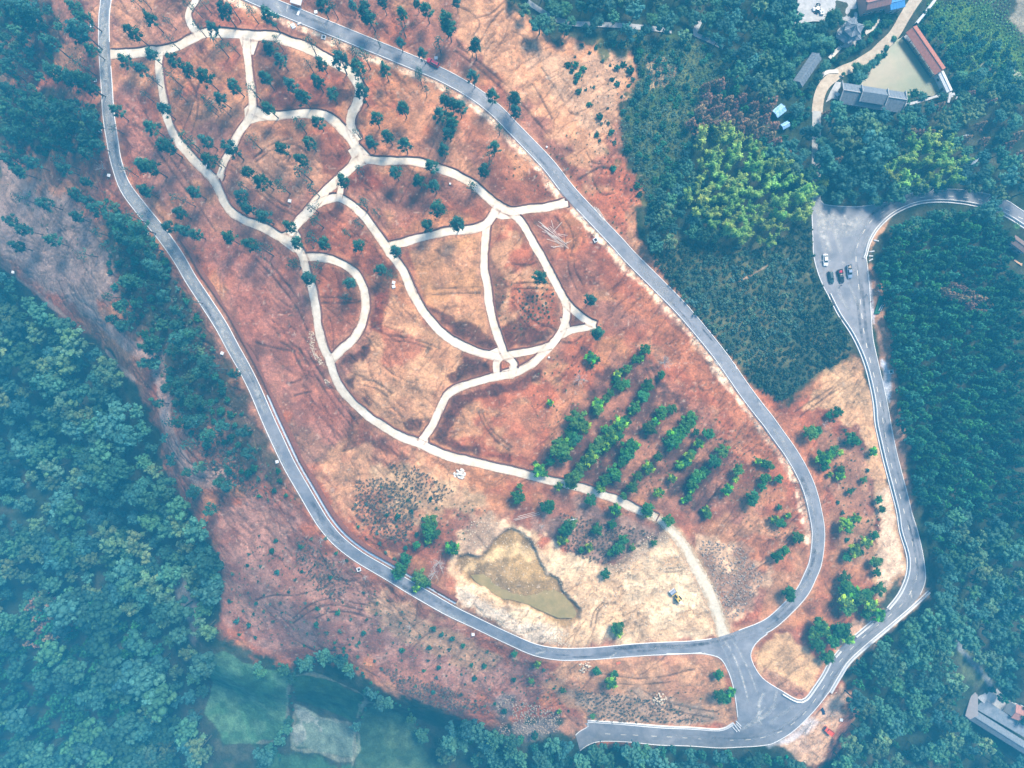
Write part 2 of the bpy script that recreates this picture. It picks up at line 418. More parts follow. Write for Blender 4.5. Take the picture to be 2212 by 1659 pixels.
# ------------------------------------------------------------------ ground: height detail and soil colours
ZB = base(XX, YY)
_in = (np.abs(XX) < 319) & (np.abs(YY) < 239)
ZB = np.where(_in, sm(XX, YY), ZB)
far = sstep(260, 330, np.maximum(np.abs(XX), np.abs(YY) * 1.3))
ZB = ZB * (1 - far) + far * (-25 + 22 * (fbm(XX / 260, YY / 260, 5, 3) - 0.5))
C = np.zeros(XX.shape + (3,), np.float32)
n1 = fbm(XX / 30, YY / 30, 1, 4); n2 = fbm(XX / 7, YY / 7, 2, 4); n3 = fbm(XX / 2.0, YY / 2.0, 3, 3)
WX = (fbm(XX / 9, YY / 9, 11, 4) - 0.5); WY = (fbm(XX / 9, YY / 9, 12, 4) - 0.5)
edge = (fbm(XX / 4.5, YY / 4.5, 21, 4) - 0.5)
def lerp3(a, b, t): return np.asarray(a, np.float32) * (1 - t[..., None]) + np.asarray(b, np.float32) * t[..., None]
FLOOR = (0.030, 0.045, 0.022); FLOOR2 = (0.055, 0.058, 0.034)
C[:] = lerp3(FLOOR, FLOOR2, sstep(0.42, 0.62, n2))
RED = (0.365, 0.112, 0.050); TAN = (0.47, 0.235, 0.098); DARK = (0.125, 0.040, 0.022); PALE = (0.70, 0.52, 0.34); BRICK = (0.225, 0.052, 0.022)
PINK = (0.31, 0.130, 0.078); BROWN = (0.19, 0.115, 0.085); WHITE = (0.60, 0.48, 0.36)
def zone(pts, c, soft=3.0, rag=6.0, strength=1.0, c2=None, m=None, world_pts=None):
    poly = P(pts) if world_pts is None else world_pts
    s, d = poly_sd(poly, soft + rag)
    a = sstep(-soft / 2, soft / 2, d + edge[s] * rag * 1.6) * strength
    col = np.asarray(c, np.float32)
    if c2 is not None:
        t = sstep(0.40, 0.60, (n2 if m is None else m)[s])
        col = lerp3(c, c2, t)
    C[s] = C[s] * (1 - a[..., None]) + col * a[..., None]
def strip(p, half, c, soft=1.0, rag=1.5, strength=1.0):
    d = line_dist(p, half + soft + rag)
    a = sstep(half + soft / 2, half - soft / 2, d + edge * rag * 1.6)
    a = np.where(d > 90, 0, a) * strength
    C[:] = C * (1 - a[..., None]) + np.asarray(c, np.float32) * a[..., None]

SOIL = F("215,-60 560,-60 700,-60 985,-60 1095,0 1130,40 1190,90 1290,95 1370,110 1385,160 1340,250 1350,330 1395,400 1370,480 1420,560 1490,650 1560,745 1620,835 1690,870 1730,850 1790,790 1850,760 1880,850 1910,950 1935,1100 1960,1240 1900,1300 1800,1420 1830,1490 1850,1540 1800,1640 1740,1655 1700,1600 1300,1600 1200,1560 1130,1560 1060,1575 980,1540 870,1500 760,1440 640,1430 560,1430 500,1390 470,1340 480,1260 465,1180 400,1080 350,1010 345,930 300,830 200,720 120,670 0,560 0,380 0,100 60,-60")
zone(SOIL, RED, 4, 7, c2=PINK, m=n1)
# mixture of pale and red soil all over the bare hill
bare_s, bare_d = poly_sd(P(SOIL), 10)
BARE = np.zeros(XX.shape, np.float32); BARE[bare_s] = sstep(-3, 3, bare_d + edge[bare_s] * 10)
a = sstep(0.50, 0.66, fbm((XX + 8 * WX) / 16, (YY + 8 * WY) / 11, 31, 4)) * BARE * 0.5
C = C * (1 - a[..., None]) + np.asarray(TAN, np.float32) * a[..., None]
a = sstep(0.56, 0.70, fbm((XX + 6 * WX) / 13, (YY + 6 * WY) / 13, 37, 4)) * BARE * 0.6
C = C * (1 - a[..., None]) + np.asarray(DARK, np.float32) * a[..., None]
# pinkish clearing left of the hill, and the slope outside the loop road
zone(F("0,330 90,400 200,470 250,560 260,640 200,690 120,650 40,580 0,560"), (0.27, 0.20, 0.17), 6, 8, 0.85)
zone(F("230,430 330,520 420,660 500,800 580,950 640,1080 560,1030 470,960 400,860 330,720 260,600"), (0.150, 0.085, 0.060), 6, 9, 0.85, c2=(0.070, 0.065, 0.040))
zone(F("470,1100 600,1060 700,1180 800,1260 900,1320 1000,1390 1100,1420 1180,1450 1150,1520 1000,1500 800,1430 560,1410 480,1330"), (0.36, 0.185, 0.135), 6, 8, 0.85, c2=(0.27, 0.115, 0.08))
zone(F("820,1270 900,1320 1000,1380 1100,1420 1060,1460 960,1420 860,1370 790,1310"), (0.487, 0.289, 0.158), 4, 8, 0.7)
zone(F("0,195 120,200 205,235 215,300 120,330 0,320"), (0.06, 0.065, 0.04), 5, 9, 0.85)
zone(F("0,0 90,-20 140,60 100,160 0,180"), (0.075, 0.07, 0.045), 5, 9, 0.7)
zone(F("235,440 330,540 400,660 440,760 480,880 430,930 380,880 330,780 270,680 245,560"), (0.07, 0.068, 0.045), 5, 9, 0.85)
# tan ground
zone(F("980,0 1095,0 1130,40 1190,90 1290,95 1370,115 1385,160 1340,250 1300,330 1280,400 1230,340 1180,270 1120,200 1060,150 990,90"), (0.521, 0.285, 0.149), 4, 8, 0.85, c2=(0.479, 0.244, 0.119))
zone(F("1140,100 1260,110 1360,130 1340,230 1300,300 1240,250 1180,180"), (0.420, 0.274, 0.172), 4, 10, 0.6)
zone(F("1210,380 1290,400 1380,440 1370,500 1420,560 1500,660 1470,640 1380,540 1290,450"), (0.454, 0.237, 0.119), 4, 6, 0.7, c2=RED)
zone(F("880,540 960,520 1040,505 1040,640 1058,735 1000,722 940,670 895,600"), TAN, 2, 3, 0.9, c2=(0.462, 0.229, 0.109))
zone(F("1056,500 1110,480 1150,560 1205,650 1200,715 1100,752 1082,720 1066,620"), (0.479, 0.252, 0.125), 2, 3, 0.85, c2=RED)
zone(F("1060,700 1100,640 1080,580 1060,560 1066,640"), DARK, 2, 3, 0.7)
zone(F("1075,715 1120,690 1160,715 1200,715 1190,735 1100,752"), DARK, 2, 4, 0.8)
zone(F("735,830 790,740 850,650 900,690 1000,770 1045,790 1000,830 950,860 920,930 880,942 800,893"), (0.504, 0.270, 0.135), 3, 6, 0.9, c2=(0.437, 0.215, 0.106))
zone(F("830,700 870,720 920,750 890,790 830,790"), (0.386, 0.118, 0.059), 3, 5, 0.75)
zone(F("1000,870 1100,840 1200,775 1240,800 1190,900 1130,985 1040,980 965,945"), (0.454, 0.229, 0.109), 3, 6, 0.85, c2=RED)
zone(F("1080,880 1130,870 1190,880 1180,1000 1110,985 1090,930"), (0.395, 0.137, 0.066), 3, 6, 0.7)
zone(F("1240,810 1330,900 1260,960 1200,1010 1170,960 1190,880"), (0.437, 0.211, 0.102), 3, 6, 0.6)
zone(F("1330,720 1420,690 1520,800 1600,900 1640,990 1600,990 1520,880 1440,800"), (0.445, 0.215, 0.112), 3, 6, 0.75, c2=RED)
zone(F("560,330 640,300 720,290 760,330 700,380 640,440 560,430 500,360"), (0.445, 0.244, 0.132), 4, 6, 0.6)
zone(F("800,290 900,280 1000,330 1060,420 1010,390 900,340 800,335"), (0.420, 0.200, 0.106), 4, 7, 0.6)
zone(F("850,200 960,180 1060,260 1100,300 1060,330 960,300 880,260"), (0.462, 0.222, 0.112), 4, 7, 0.6)
zone(F("260,10 400,20 420,70 330,100 250,95"), (0.420, 0.200, 0.112), 4, 6, 0.5)
zone(F("640,960 700,960 800,950 900,980 1000,1010 1050,1090 960,1130 860,1180 760,1130 700,1070"), (0.512, 0.281, 0.145), 4, 9, 0.75, c2=(0.386, 0.174, 0.092))
zone(F("800,1000 900,1020 1000,1060 1040,1090 960,1120 840,1110"), (0.420, 0.311, 0.178), 4, 9, 0.55)
# dark turned earth
zone(T(1, 1, "760,220 840,230 840,300 815,420 800,490 740,470 735,330"), BRICK, 1.5, 3, 0.9)
zone(T(1, 1, "560,690 640,620 740,560 745,620 660,690 590,700"), DARK, 1.5, 3, 0.9)
zone(T(1, 1, "1130,340 1220,350 1320,420 1460,470 1540,560 1545,610 1450,590 1330,530 1230,450"), DARK, 1.5, 3, 0.85)
zone(T(1, 1, "1220,770 1300,760 1340,640 1450,640 1510,700 1480,770 1380,800 1260,830"), DARK, 1.5, 3, 0.9)
zone(T(1, 1, "1130,1190 1180,1050 1280,930 1400,870 1659,830 1659,900 1400,930 1290,1050 1240,1180 1440,1230 1440,1310 1250,1260"), DARK, 1.5, 3, 0.85)
zone(T(1, 1, "1500,1270 1659,1280 1659,1350 1500,1310"), BRICK, 1.5, 3, 0.8)
zone(T(2, 1, "0,800 120,740 210,730 180,800 60,860 0,870"), DARK, 1.5, 3, 0.8)
zone(T(1, 1, "570,790 640,790 640,880 590,850"), DARK, 1.5, 2, 0.85); zone(T(1, 1, "680,910 720,900 735,960 690,950"), DARK, 1.5, 2, 0.85)
zone(T(1, 1, "960,1090 1060,1040 1110,1080 1080,1120 990,1140"), DARK, 1.5, 3, 0.85)
zone(T(1, 1, "720,1160 800,1200 900,1240 960,1310 860,1290 760,1240"), DARK, 1, 3, 0.7)
zone(T(1, 1, "290,500 340,440 350,600 400,680 450,730 450,790 360,760 290,650"), DARK, 1, 4, 0.75)
zone(T(1, 1, "180,1090 300,1010 420,1020 490,1100 500,1210 450,1320 350,1370 270,1300 200,1180"), (0.250, 0.125, 0.080), 2, 3, 0.85)
zone(F("735,330 775,352 760,380 735,395 720,385"), BRICK, 2, 3, 0.7); zone(F("735,365 790,370 830,400 800,410 750,395"), BRICK, 2, 4, 0.8)
zone(F("600,190 690,230 740,180 760,200 740,235 640,240 560,230"), DARK, 1.2, 4, 0.75)
zone(F("700,280 745,300 760,330 735,360 700,370 690,320"), BRICK, 2, 4, 0.7)
zone(F("560,460 620,400 660,440 640,480 590,490"), (0.277, 0.111, 0.066), 4, 6, 0.6)
zone(F("690,450 730,445 740,480 700,490"), DARK, 1, 4, 0.6)
# purple red cleared slope inside the left road, bright red strip inside the right road
zone(F("400,470 500,520 600,560 660,620 668,720 715,830 770,930 700,960 650,900 590,820 510,690 440,560"), (0.365, 0.145, 0.095), 5, 8, 0.85, c2=(0.34, 0.118, 0.07))
zone(F("260,180 340,250 400,350 480,470 400,470 330,400 270,320"), (0.31, 0.135, 0.092), 5, 8, 0.7)
zone(F("1500,1160 1570,1180 1620,1250 1590,1340 1560,1330"), (0.50, 0.345, 0.215), 3, 9, 0.6)
zone(F("1280,540 1330,555 1390,620 1440,690 1500,750 1580,850 1650,930 1690,1010 1640,985 1560,890 1470,790 1380,690 1300,620"), (0.395, 0.141, 0.063), 2, 3, 0.9)
zone(F("1270,530 1330,545 1400,610 1360,640 1290,600"), (0.319, 0.096, 0.046), 2, 4, 0.75)
zone(F("960,205 1060,300 1140,400 1200,430 1120,430 1050,350 980,270"), (0.353, 0.122, 0.059), 3, 4, 0.6)
zone(F("1560,1130 1640,1110 1720,1120 1750,1180 1720,1280 1660,1310 1620,1240"), (0.378, 0.141, 0.063), 3, 6, 0.8, c2=(0.420, 0.211, 0.106))
zone(F("1660,880 1720,900 1780,1000 1800,1120 1790,1260 1770,1330 1755,1300 1785,1200 1775,1080 1740,990"), (0.378, 0.141, 0.066), 3, 5, 0.85)
# orchard ground and dug ground below the path
zone(F("1170,1000 1230,890 1320,770 1400,750 1450,860 1560,950 1600,1050 1500,1130 1380,1080 1200,1040"), (0.105, 0.050, 0.040), 4, 8, 0.85, c2=(0.302, 0.133, 0.079))
zone(F("1170,1060 1230,1062 1330,1095 1430,1130 1455,1165 1380,1185 1310,1225 1240,1200 1160,1140"), (0.170, 0.115, 0.095), 4, 7, 0.85, c2=(0.300, 0.185, 0.135))
zone(F("1290,1060 1380,1100 1440,1135 1440,1160 1400,1140 1320,1100"), (0.270, 0.100, 0.060), 2, 3, 0.8)
zone(F("1165,1060 1240,1065 1235,1110 1180,1120"), (0.353, 0.126, 0.066), 2, 4, 0.7)
# quarry floor and rubble
zone(F("960,1215 1000,1140 1060,1110 1150,1160 1225,1195 1300,1225 1400,1172 1470,1150 1500,1195 1560,1330 1562,1380 1400,1392 1300,1398 1200,1398 1100,1365 1000,1310"), (0.64, 0.47, 0.29), 3, 6, 0.95, c2=(0.54, 0.36, 0.205))
zone(F("985,1265 1060,1300 1130,1345 1200,1360 1230,1390 1170,1388 1080,1350 1000,1305"), WHITE, 2, 5, 0.85)
zone(F("1500,1150 1600,1170 1660,1240 1620,1330 1570,1360 1545,1290"), (0.302, 0.174, 0.109), 3, 7, 0.9, c2=(0.504, 0.326, 0.198))
zone(F("1020,1120 1060,1110 1100,1150 1060,1190 1010,1200 985,1180"), (0.386, 0.252, 0.165), 3, 5, 0.8)
zone(F("1280,1150 1460,1130 1400,1210 1320,1235 1290,1210"), (0.200, 0.150, 0.125), 4, 7, 0.5)
# the two triangles by the lower junction, verge of the through road, truck yard
zone(F("1627,1405 1700,1362 1740,1402 1785,1432 1750,1488 1690,1490 1640,1450"), (0.521, 0.318, 0.155), 2, 3, 0.95, c2=(0.462, 0.281, 0.139))
zone(F("1645,1470 1690,1500 1740,1492 1700,1465 1650,1440"), (0.302, 0.133, 0.079), 1, 1, 0.6)
zone(F("1220,1425 1540,1417 1590,1530 1575,1570 1270,1558 1180,1480"), (0.487, 0.266, 0.135), 3, 5, 0.85, c2=(0.420, 0.207, 0.106))
zone(F("1230,1490 1330,1490 1450,1510 1560,1540 1560,1565 1280,1555"), (0.353, 0.244, 0.165), 3, 6, 0.75)
zone(F("1850,765 1882,850 1905,950 1935,1100 1960,1240 1900,1300 1885,1250 1893,1150 1872,1010 1850,930 1790,890 1740,880 1780,800"), (0.521, 0.326, 0.172), 2, 5, 0.9, c2=(0.470, 0.274, 0.139))
zone(F("1890,1060 1920,1050 1950,1230 1900,1290 1895,1180"), (0.554, 0.400, 0.277), 2, 4, 0.8)
zone(F("1760,900 1860,960 1890,1080 1880,1200 1830,1260 1800,1180 1790,1050"), (0.302, 0.148, 0.083), 4, 7, 0.75, c2=(0.386, 0.207, 0.112))
zone(F("1660,1610 1770,1535 1818,1478 1830,1500 1812,1570 1785,1640 1740,1655 1690,1620"), (0.521, 0.340, 0.231), 2, 4, 0.95, c2=(0.454, 0.281, 0.172))
zone(F("1815,1560 1838,1540 1830,1600 1790,1650 1785,1630"), (0.353, 0.148, 0.092), 2, 3, 0.8)
zone(F("1640,1600 1700,1590 1760,1545 1770,1560 1720,1600 1660,1618"), (0.440, 0.470, 0.520), 2, 3, 0.6)
zone(F("1805,1390 1850,1340 1960,1300 2000,1260 2010,1290 1960,1330 1900,1390 1850,1440 1830,1450"), (0.504, 0.326, 0.211), 2, 5, 0.8)
zone(F("1880,560 1900,620 1925,720 1935,800 1960,1000 1975,1130 1960,1130 1930,950 1905,800 1885,680 1878,600"), (0.386, 0.200, 0.125), 2, 3, 0.85)
zone(F("1872,580 1888,640 1890,700 1878,680 1872,620"), (0.420, 0.420, 0.460), 1, 2, 0.7)
zone(F("1905,780 1925,800 1925,880 1912,860"), (0.460, 0.500, 0.560), 1, 2, 0.8)
zone(F("1870,500 1900,475 1930,460 1925,475 1895,510 1880,560"), (0.462, 0.252, 0.145), 1, 2, 0.8)
zone(T(1, 2, "1500,1250 1659,1180 1659,1659 1550,1400") + T(2, 2, "330,1290 300,1420 100,1460 0,1440"), (0.130, 0.105, 0.100), 3, 5, 0.9, c2=(0.220, 0.170, 0.150))
zone(T(2, 2, "330,1290 490,1370 480,1390 400,1440 310,1400"), (0.403, 0.192, 0.106), 2, 3, 0.8)
# green ground
zone(F("1290,95 1400,80 1500,85 1600,150 1530,250 1480,330 1430,420 1400,470 1395,400 1350,330 1340,250 1385,160 1370,110"), (0.060, 0.095, 0.030), 5, 12, 0.9, c2=(0.10, 0.12, 0.045))
zone(F("1400,130 1460,140 1440,190 1410,190"), (0.40, 0.24, 0.15), 3, 8, 0.6)
zone(F("1420,560 1480,450 1700,480 1750,560 1830,700 1840,770 1780,800 1690,862 1600,790"), (0.055, 0.075, 0.045), 4, 6, 0.95, c2=(0.10, 0.10, 0.05))
zone(F("2000,0 2120,0 2175,60 2212,90 2290,120 2290,240 2100,180 2060,130 2010,70"), (0.085, 0.15, 0.030), 3, 6, 0.95, c2=(0.045, 0.10, 0.025))
zone(F("2185,-20 2290,-20 2290,110 2212,75 2190,40"), (0.34, 0.28, 0.20), 3, 8, 0.7)
zone(T(3, 0, "1350,400 1500,430 1659,470 1659,500 1500,460 1350,425"), (0.40, 0.36, 0.30), 1, 3, 0.7)
zone(T(1, 2, "-330,930 -200,900 0,1005 200,1045 220,1100 200,1250 180,1450 0,1500 -200,1500 -330,1300"), (0.060, 0.150, 0.075), 1, 2, 0.95, c2=(0.085, 0.175, 0.095))
zone(T(1, 2, "240,1065 400,1060 690,1185 680,1300 640,1370 430,1270 270,1230"), (0.025, 0.070, 0.032), 1, 2, 0.95, c2=(0.035, 0.085, 0.04))
zone(T(1, 2, "260,1245 420,1330 640,1390 630,1600 400,1560 230,1510"), (0.125, 0.165, 0.125), 1, 1.5, 0.95, c2=(0.13, 0.175, 0.13))
zone(T(1, 2, "260,1255 330,1290 440,1350 400,1390 330,1380 320,1470 250,1500 235,1440"), (0.26, 0.275, 0.235), 1.5, 7, 0.75)
zone(T(1, 2, "700,1300 780,1235 1040,1400 1120,1600 1200,1690 650,1690 640,1480"), (0.045, 0.09, 0.048), 1, 2, 0.95, c2=(0.06, 0.105, 0.055))
zone(T(1, 2, "0,1520 230,1560 400,1600 620,1640 640,1720 0,1720"), (0.04, 0.10, 0.05), 3, 5, 0.9)
zone(T(0, 2, "1130,430 1240,420 1290,640 1300,860 1240,840 1200,680 1130,560"), (0.20, 0.175, 0.165), 3, 4, 0.9)
zone(F("2040,1370 2100,1390 2130,1480 2100,1480 2060,1430"), (0.10, 0.125, 0.06), 4, 6, 0.9)
# paths worn through the left wood
for p_, hw_ in ((T(0, 1, "0,60 120,150 220,220 340,330 470,430"), 0.9), (T(0, 1, "560,350 700,480 860,590 1000,640 1040,760 1060,900 1080,1060"), 3.0), (T(0, 1, "1080,1060 1120,1200 1200,1360 1300,1440 1450,1430"), 4.0), (T(0, 1, "690,620 760,700 880,800"), 0.9)):
    strip(resample(P(p_), 2), hw_, (0.38, 0.25, 0.20), 1.5, 2.0, 0.8)
strip(resample(P(T(3, 2, "1190,780 1260,900 1350,1000 1440,1120")), 2), 1.3, (0.22, 0.24, 0.25), 1, 1, 0.9)
strip(resample(P(T(2, 1, "1659,60 1560,120 1460,165")), 2), 0.4, (0.5, 0.3, 0.2), 0.8, 1, 0.8)

# verges: pale crumbs along the inside edge of the right road, dusty shoulders beside every path
s0 = np.argmin(np.hypot(*(loop_w - np.array(P1(1767, 1172))).T))
vr = loop_w + loop_n * (LOOP_HALF + 1.2)      # inner side (left of travel)
a = line_dist(vr[s0:], 5)
a = sstep(2.0, 0.4, a + edge * 4) * (0.35 + 0.65 * sstep(0.45, 0.6, n3)) * (a < 90)
C = C * (1 - a[..., None]) + np.asarray((0.72, 0.52, 0.36), np.float32) * a[..., None]
shoulder = sstep(2.2, 0.0, hard_d + edge * 3) * BARE * 0.35
C = C * (1 - shoulder[..., None]) + np.asarray((0.50, 0.27, 0.15), np.float32) * shoulder[..., None]

# ---- height detail
D = (n2 - 0.5) * 0.9 + (n3 - 0.5) * 0.35 + (n1 - 0.5) * 1.6
def rills(ang, sx, sy, seed, w):
    ca, sa = math.cos(ang), math.sin(ang)
    u = (XX * ca + YY * sa) + 5 * WX; v = (-XX * sa + YY * ca) + 5 * WY
    return np.exp(-((fbm(u / sx, v / sy, seed, 3) - 0.5) / w) ** 2)
r_ne = rills(math.radians(48), 16, 3.2, 41, 0.020)
r_nw = rills(math.radians(-46), 18, 3.4, 47, 0.020)
r_ew = rills(math.radians(8), 12, 3.5, 53, 0.018)
cr = np.exp(-((fbm((XX + 4 * WX) / 6, (YY + 4 * WY) / 6, 61, 4) - 0.5) / 0.012) ** 2)
selx = sstep(-40, 10, XX + 30 * (n1 - 0.5))
patchy = sstep(0.40, 0.58, fbm(XX / 22, YY / 22, 71, 3)); patchy2 = sstep(0.46, 0.6, fbm(XX / 17, YY / 17, 73, 3))
R = (r_ne * selx + r_nw * (1 - selx)) * patchy * 0.9 + r_ew * patchy2 * 0.55 + cr * 0.5 * patchy2
R = np.clip(R, 0, 1) * BARE
D -= 0.55 * R
C *= (1 - 0.45 * R * (0.6 + 0.8 * n3))[..., None]
# erosion gullies: short wandering cracks running down the bare slopes
rg = np.random.RandomState(23); gul = np.full(XX.shape, 99.0, np.float32)
soil_p = P(SOIL)
gx_ = rg.uniform(soil_p[:, 0].min(), soil_p[:, 0].max(), 2400); gy_ = rg.uniform(soil_p[:, 1].min(), soil_p[:, 1].max(), 2400)
gk = inside(soil_p, gx_, gy_)
for x_, y_ in zip(gx_[gk], gy_[gk]):
    if vnoise(x_ / 24, y_ / 24, 97) < 0.40: continue
    an = math.radians((52 if x_ > -42 else -46) + 30 * (vnoise(x_ / 20, y_ / 20, 99) - 0.5) + rg.normal() * 7 + (80 if rg.rand() < 0.10 else 0)); L_ = rg.uniform(3, 15); n_ = max(4, int(L_ / 1.3)); q_ = [(x_, y_)]
    for _ in range(n_):
        an += rg.normal() * 0.09; q_.append((q_[-1][0] + 1.3 * math.cos(an), q_[-1][1] + 1.3 * math.sin(an)))
    line_dist(np.array(q_), 1.6, gul)
gul = np.exp(-((gul + edge * 0.3) / 0.20) ** 2) * (0.5 + 0.9 * n2) * BARE
D -= 0.40 * gul
C *= (1 - 0.36 * np.clip(gul, 0, 1))[..., None]
# vehicle tracks pressed into the soil: pairs of ruts
TRACKS = [T(1, 1, "840,512 1000,532 1130,575 1190,602"), T(1, 1, "850,545 1000,560 1140,606"), T(1, 1, "1140,214 1300,205 1450,198"), T(1, 1, "1140,248 1300,242 1450,240"),
 T(1, 1, "690,803 760,810 830,850 880,890"), T(1, 1, "700,838 790,865 850,912"), T(1, 1, "415,265 550,270 680,292"), T(1, 1, "415,304 550,304 670,300"),
 T(1, 1, "1460,1000 1500,1090 1580,1180 1659,1240"), T(1, 1, "1440,1010 1480,1100 1560,1200 1640,1260"), T(2, 1, "900,720 930,780 935,850"), T(2, 1, "870,730 900,800"),
 T(2, 1, "1230,1659 1300,1560 1360,1480"), T(2, 0, "60,670 130,750 250,900"), T(1, 0, "1290,330 1450,450 1600,580 1659,640"), T(1, 0, "1310,300 1480,430 1659,580"),
 T(2, 0, "330,1400 380,1480 400,1560 380,1659"), T(2, 0, "280,1400 330,1480 350,1560 340,1620"), T(2, 1, "360,0 370,100 420,220"), T(2, 1, "400,0 410,90 470,200"),
 T(1, 1, "0,560 100,590 250,620"), T(1, 1, "0,20 120,150 260,330 330,480"), T(1, 1, "60,20 160,130 280,290"), T(1, 1, "280,600 400,800 500,950 620,1110"), T(1, 1, "320,600 430,780 540,940 660,1090"), T(1, 1, "160,560 230,600 270,680 330,800"),
 T(1, 0, "0,1050 120,960 240,930 330,990"), T(1, 0, "0,1010 110,930 230,890"), T(1, 0, "0,1230 150,1350 300,1420"), T(1, 0, "0,1190 120,1290 260,1370"), T(0, 0, "960,900 1020,980 1120,1120 1260,1300 1400,1500"), T(0, 0, "1000,880 1060,960 1160,1100 1300,1280"), T(0, 0, "1150,450 1250,560 1280,700 1240,860"), T(0, 0, "1280,560 1240,700 1180,850"),
 T(0, 1, "1060,1100 1090,1200 1170,1340 1280,1430 1420,1440"), T(0, 1, "1090,1080 1130,1190 1210,1320 1320,1390 1500,1360"), T(0, 1, "1120,1060 1170,1180 1260,1300 1400,1360 1560,1340"),
 T(1, 2, "400,240 480,380 560,440 640,450"), T(1, 2, "240,690 350,600 480,560 640,590 740,610"), T(1, 2, "240,720 360,640 500,600 700,640"), T(1, 2, "380,690 480,650 600,650 740,690"), T(1, 2, "250,830 380,900 520,900"), T(1, 2, "560,950 680,1010 800,1070"), T(1, 2, "990,1200 1060,1230 1110,1220"), T(1, 2, "970,1220 1040,1265 1130,1260"), T(1, 2, "0,570 120,540 260,540 400,500"),
 T(2, 2, "600,1050 800,1080 1000,1060 1180,1020"), T(2, 2, "640,1110 820,1120 1020,1100"), T(2, 2, "780,1160 900,1250 1100,1300 1300,1340"), T(2, 2, "820,1140 960,1220 1150,1270 1330,1300"), T(2, 2, "540,720 560,640 620,590"), T(2, 2, "510,740 530,650 590,590"), T(2, 2, "1000,370 1100,360"), T(2, 2, "1000,395 1100,385"),
 T(1, 0, "1300,40 1400,90 1450,160 1400,240"), T(1, 0, "1380,330 1450,270 1520,150 1600,60"), T(1, 0, "1300,260 1350,330 1420,380"), T(1, 0, "1420,120 1520,90 1600,20"), T(2, 0, "0,200 80,240 60,290 100,330"), T(2, 0, "190,440 240,510 340,660"), T(2, 0, "130,540 180,620 260,770"), T(2, 0, "420,1170 500,1120 580,1080 660,1100"), T(2, 0, "520,1150 540,1200 590,1260 660,1250"), T(2, 0, "480,980 520,1050 580,1060"),
 T(3, 1, "180,1010 300,930 420,850"), T(3, 1, "210,1040 340,940 460,860"), T(1, 1, "200,825 240,820 290,800"), T(1, 1, "250,905 300,890 360,880"), T(1, 1, "560,1265 620,1250"), T(2, 1, "0,50 100,60 160,40"), T(2, 1, "0,300 60,400 120,470"), T(2, 1, "0,270 70,340 160,430 270,470 300,500"), T(2, 1, "330,560 400,560 450,520"), T(2, 1, "0,180 120,170 260,180"), T(2, 1, "0,215 150,210 260,220")]
tr = np.full(XX.shape, 99.0, np.float32)
for t_ in TRACKS:
    line_dist(resample(P(t_), 1.5), 2.5, tr)
tr = np.exp(-((tr + edge * 0.7) / 0.34) ** 2)
D -= 0.28 * tr
C *= (1 - 0.58 * tr)[..., None]
# quarry pit, stepped field banks, pond basin, ditch below the clearing
STEPS = [(T(1, 2, "1320,290 1420,300 1500,250 1580,160 1659,110") + T(2, 2, "30,130 130,210 170,310 250,420 330,500 390,580 430,650 430,700 380,740 300,720 220,690 100,610 0,600") + T(1, 2, "1600,590 1480,500 1390,450 1320,400 1290,350"), 1.7, 0.9)]
for pts, depth, wdt in STEPS:
    s, d = poly_sd(P(pts), wdt + 3)
    k_ = sstep(-wdt, wdt, d + edge[s] * 4); D[s] = D[s] * (1 - 0.75 * k_) - depth * k_
zone(STEPS[0][0], (0.36, 0.225, 0.085), 1.5, 3, 0.92, c2=(0.27, 0.175, 0.075))
for b_ in ("255,1250 420,1335 640,1392 632,1598 400,1558 232,1508 255,1250", "240,1065 400,1060 690,1185 680,1300", "655,1330 690,1240 780,1235", "640,1390 632,1600 620,1659", "200,1045 220,1100 200,1250 180,1450 0,1500"):
    strip(resample(P(T(1, 2, b_)), 2), 0.55, (0.26, 0.27, 0.20), 0.8, 1.5, 0.45)
zone(T(1, 2, "1320,395 1400,350 1480,300 1600,230 1659,220") + T(2, 2, "60,210 150,290 120,330 0,270") , (0.60, 0.42, 0.21), 2, 5, 0.7)
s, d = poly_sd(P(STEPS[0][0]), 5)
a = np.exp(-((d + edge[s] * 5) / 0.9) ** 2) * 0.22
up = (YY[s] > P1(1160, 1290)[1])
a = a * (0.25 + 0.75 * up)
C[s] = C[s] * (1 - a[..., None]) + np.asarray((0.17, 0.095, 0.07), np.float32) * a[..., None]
def E(x, y): return ((3000 + x / 2.765) * 0.5486, y / 2.765 * 0.5486)
POND = [E(*q) for q in ((1440, 440), (1540, 400), (1640, 480), (1800, 690), (1930, 860), (1990, 965), (1900, 1020), (1700, 1010), (1560, 1040), (1300, 980), (1080, 910), (1150, 800), (1240, 680), (1360, 580))]
s, d = poly_sd(P(POND), 6)
POND_Z = float(sm(*P1(*E(1500, 800))))
_pb = sstep(-4.5, 1.5, d)
keep = sstep(0.2, 3.0, hard_d)
D *= keep
D *= 1 - far
ZF = ZB + D
ZF[s] = ZF[s] * (1 - _pb) + (POND_Z - 2.0) * _pb
ZF = ZF - 0.05 * sstep(0.6, 0.0, hard_d)
_DL = ZF
def zat(x, y):
    """ground height with detail"""
    x = np.clip(np.asarray(x, float), GX[0], GX[-1]); y = np.clip(np.asarray(y, float), GY[0], GY[-1])
    i = np.clip(np.searchsorted(GX, x) - 1, 0, len(GX) - 2); j = np.clip(np.searchsorted(GY, y) - 1, 0, len(GY) - 2)
    a = (x - GX[i]) / (GX[i + 1] - GX[i]); b = (y - GY[j]) / (GY[j + 1] - GY[j])
    return (ZF[j, i] * (1 - a) + ZF[j, i + 1] * a) * (1 - b) + (ZF[j + 1, i] * (1 - a) + ZF[j + 1, i + 1] * a) * b

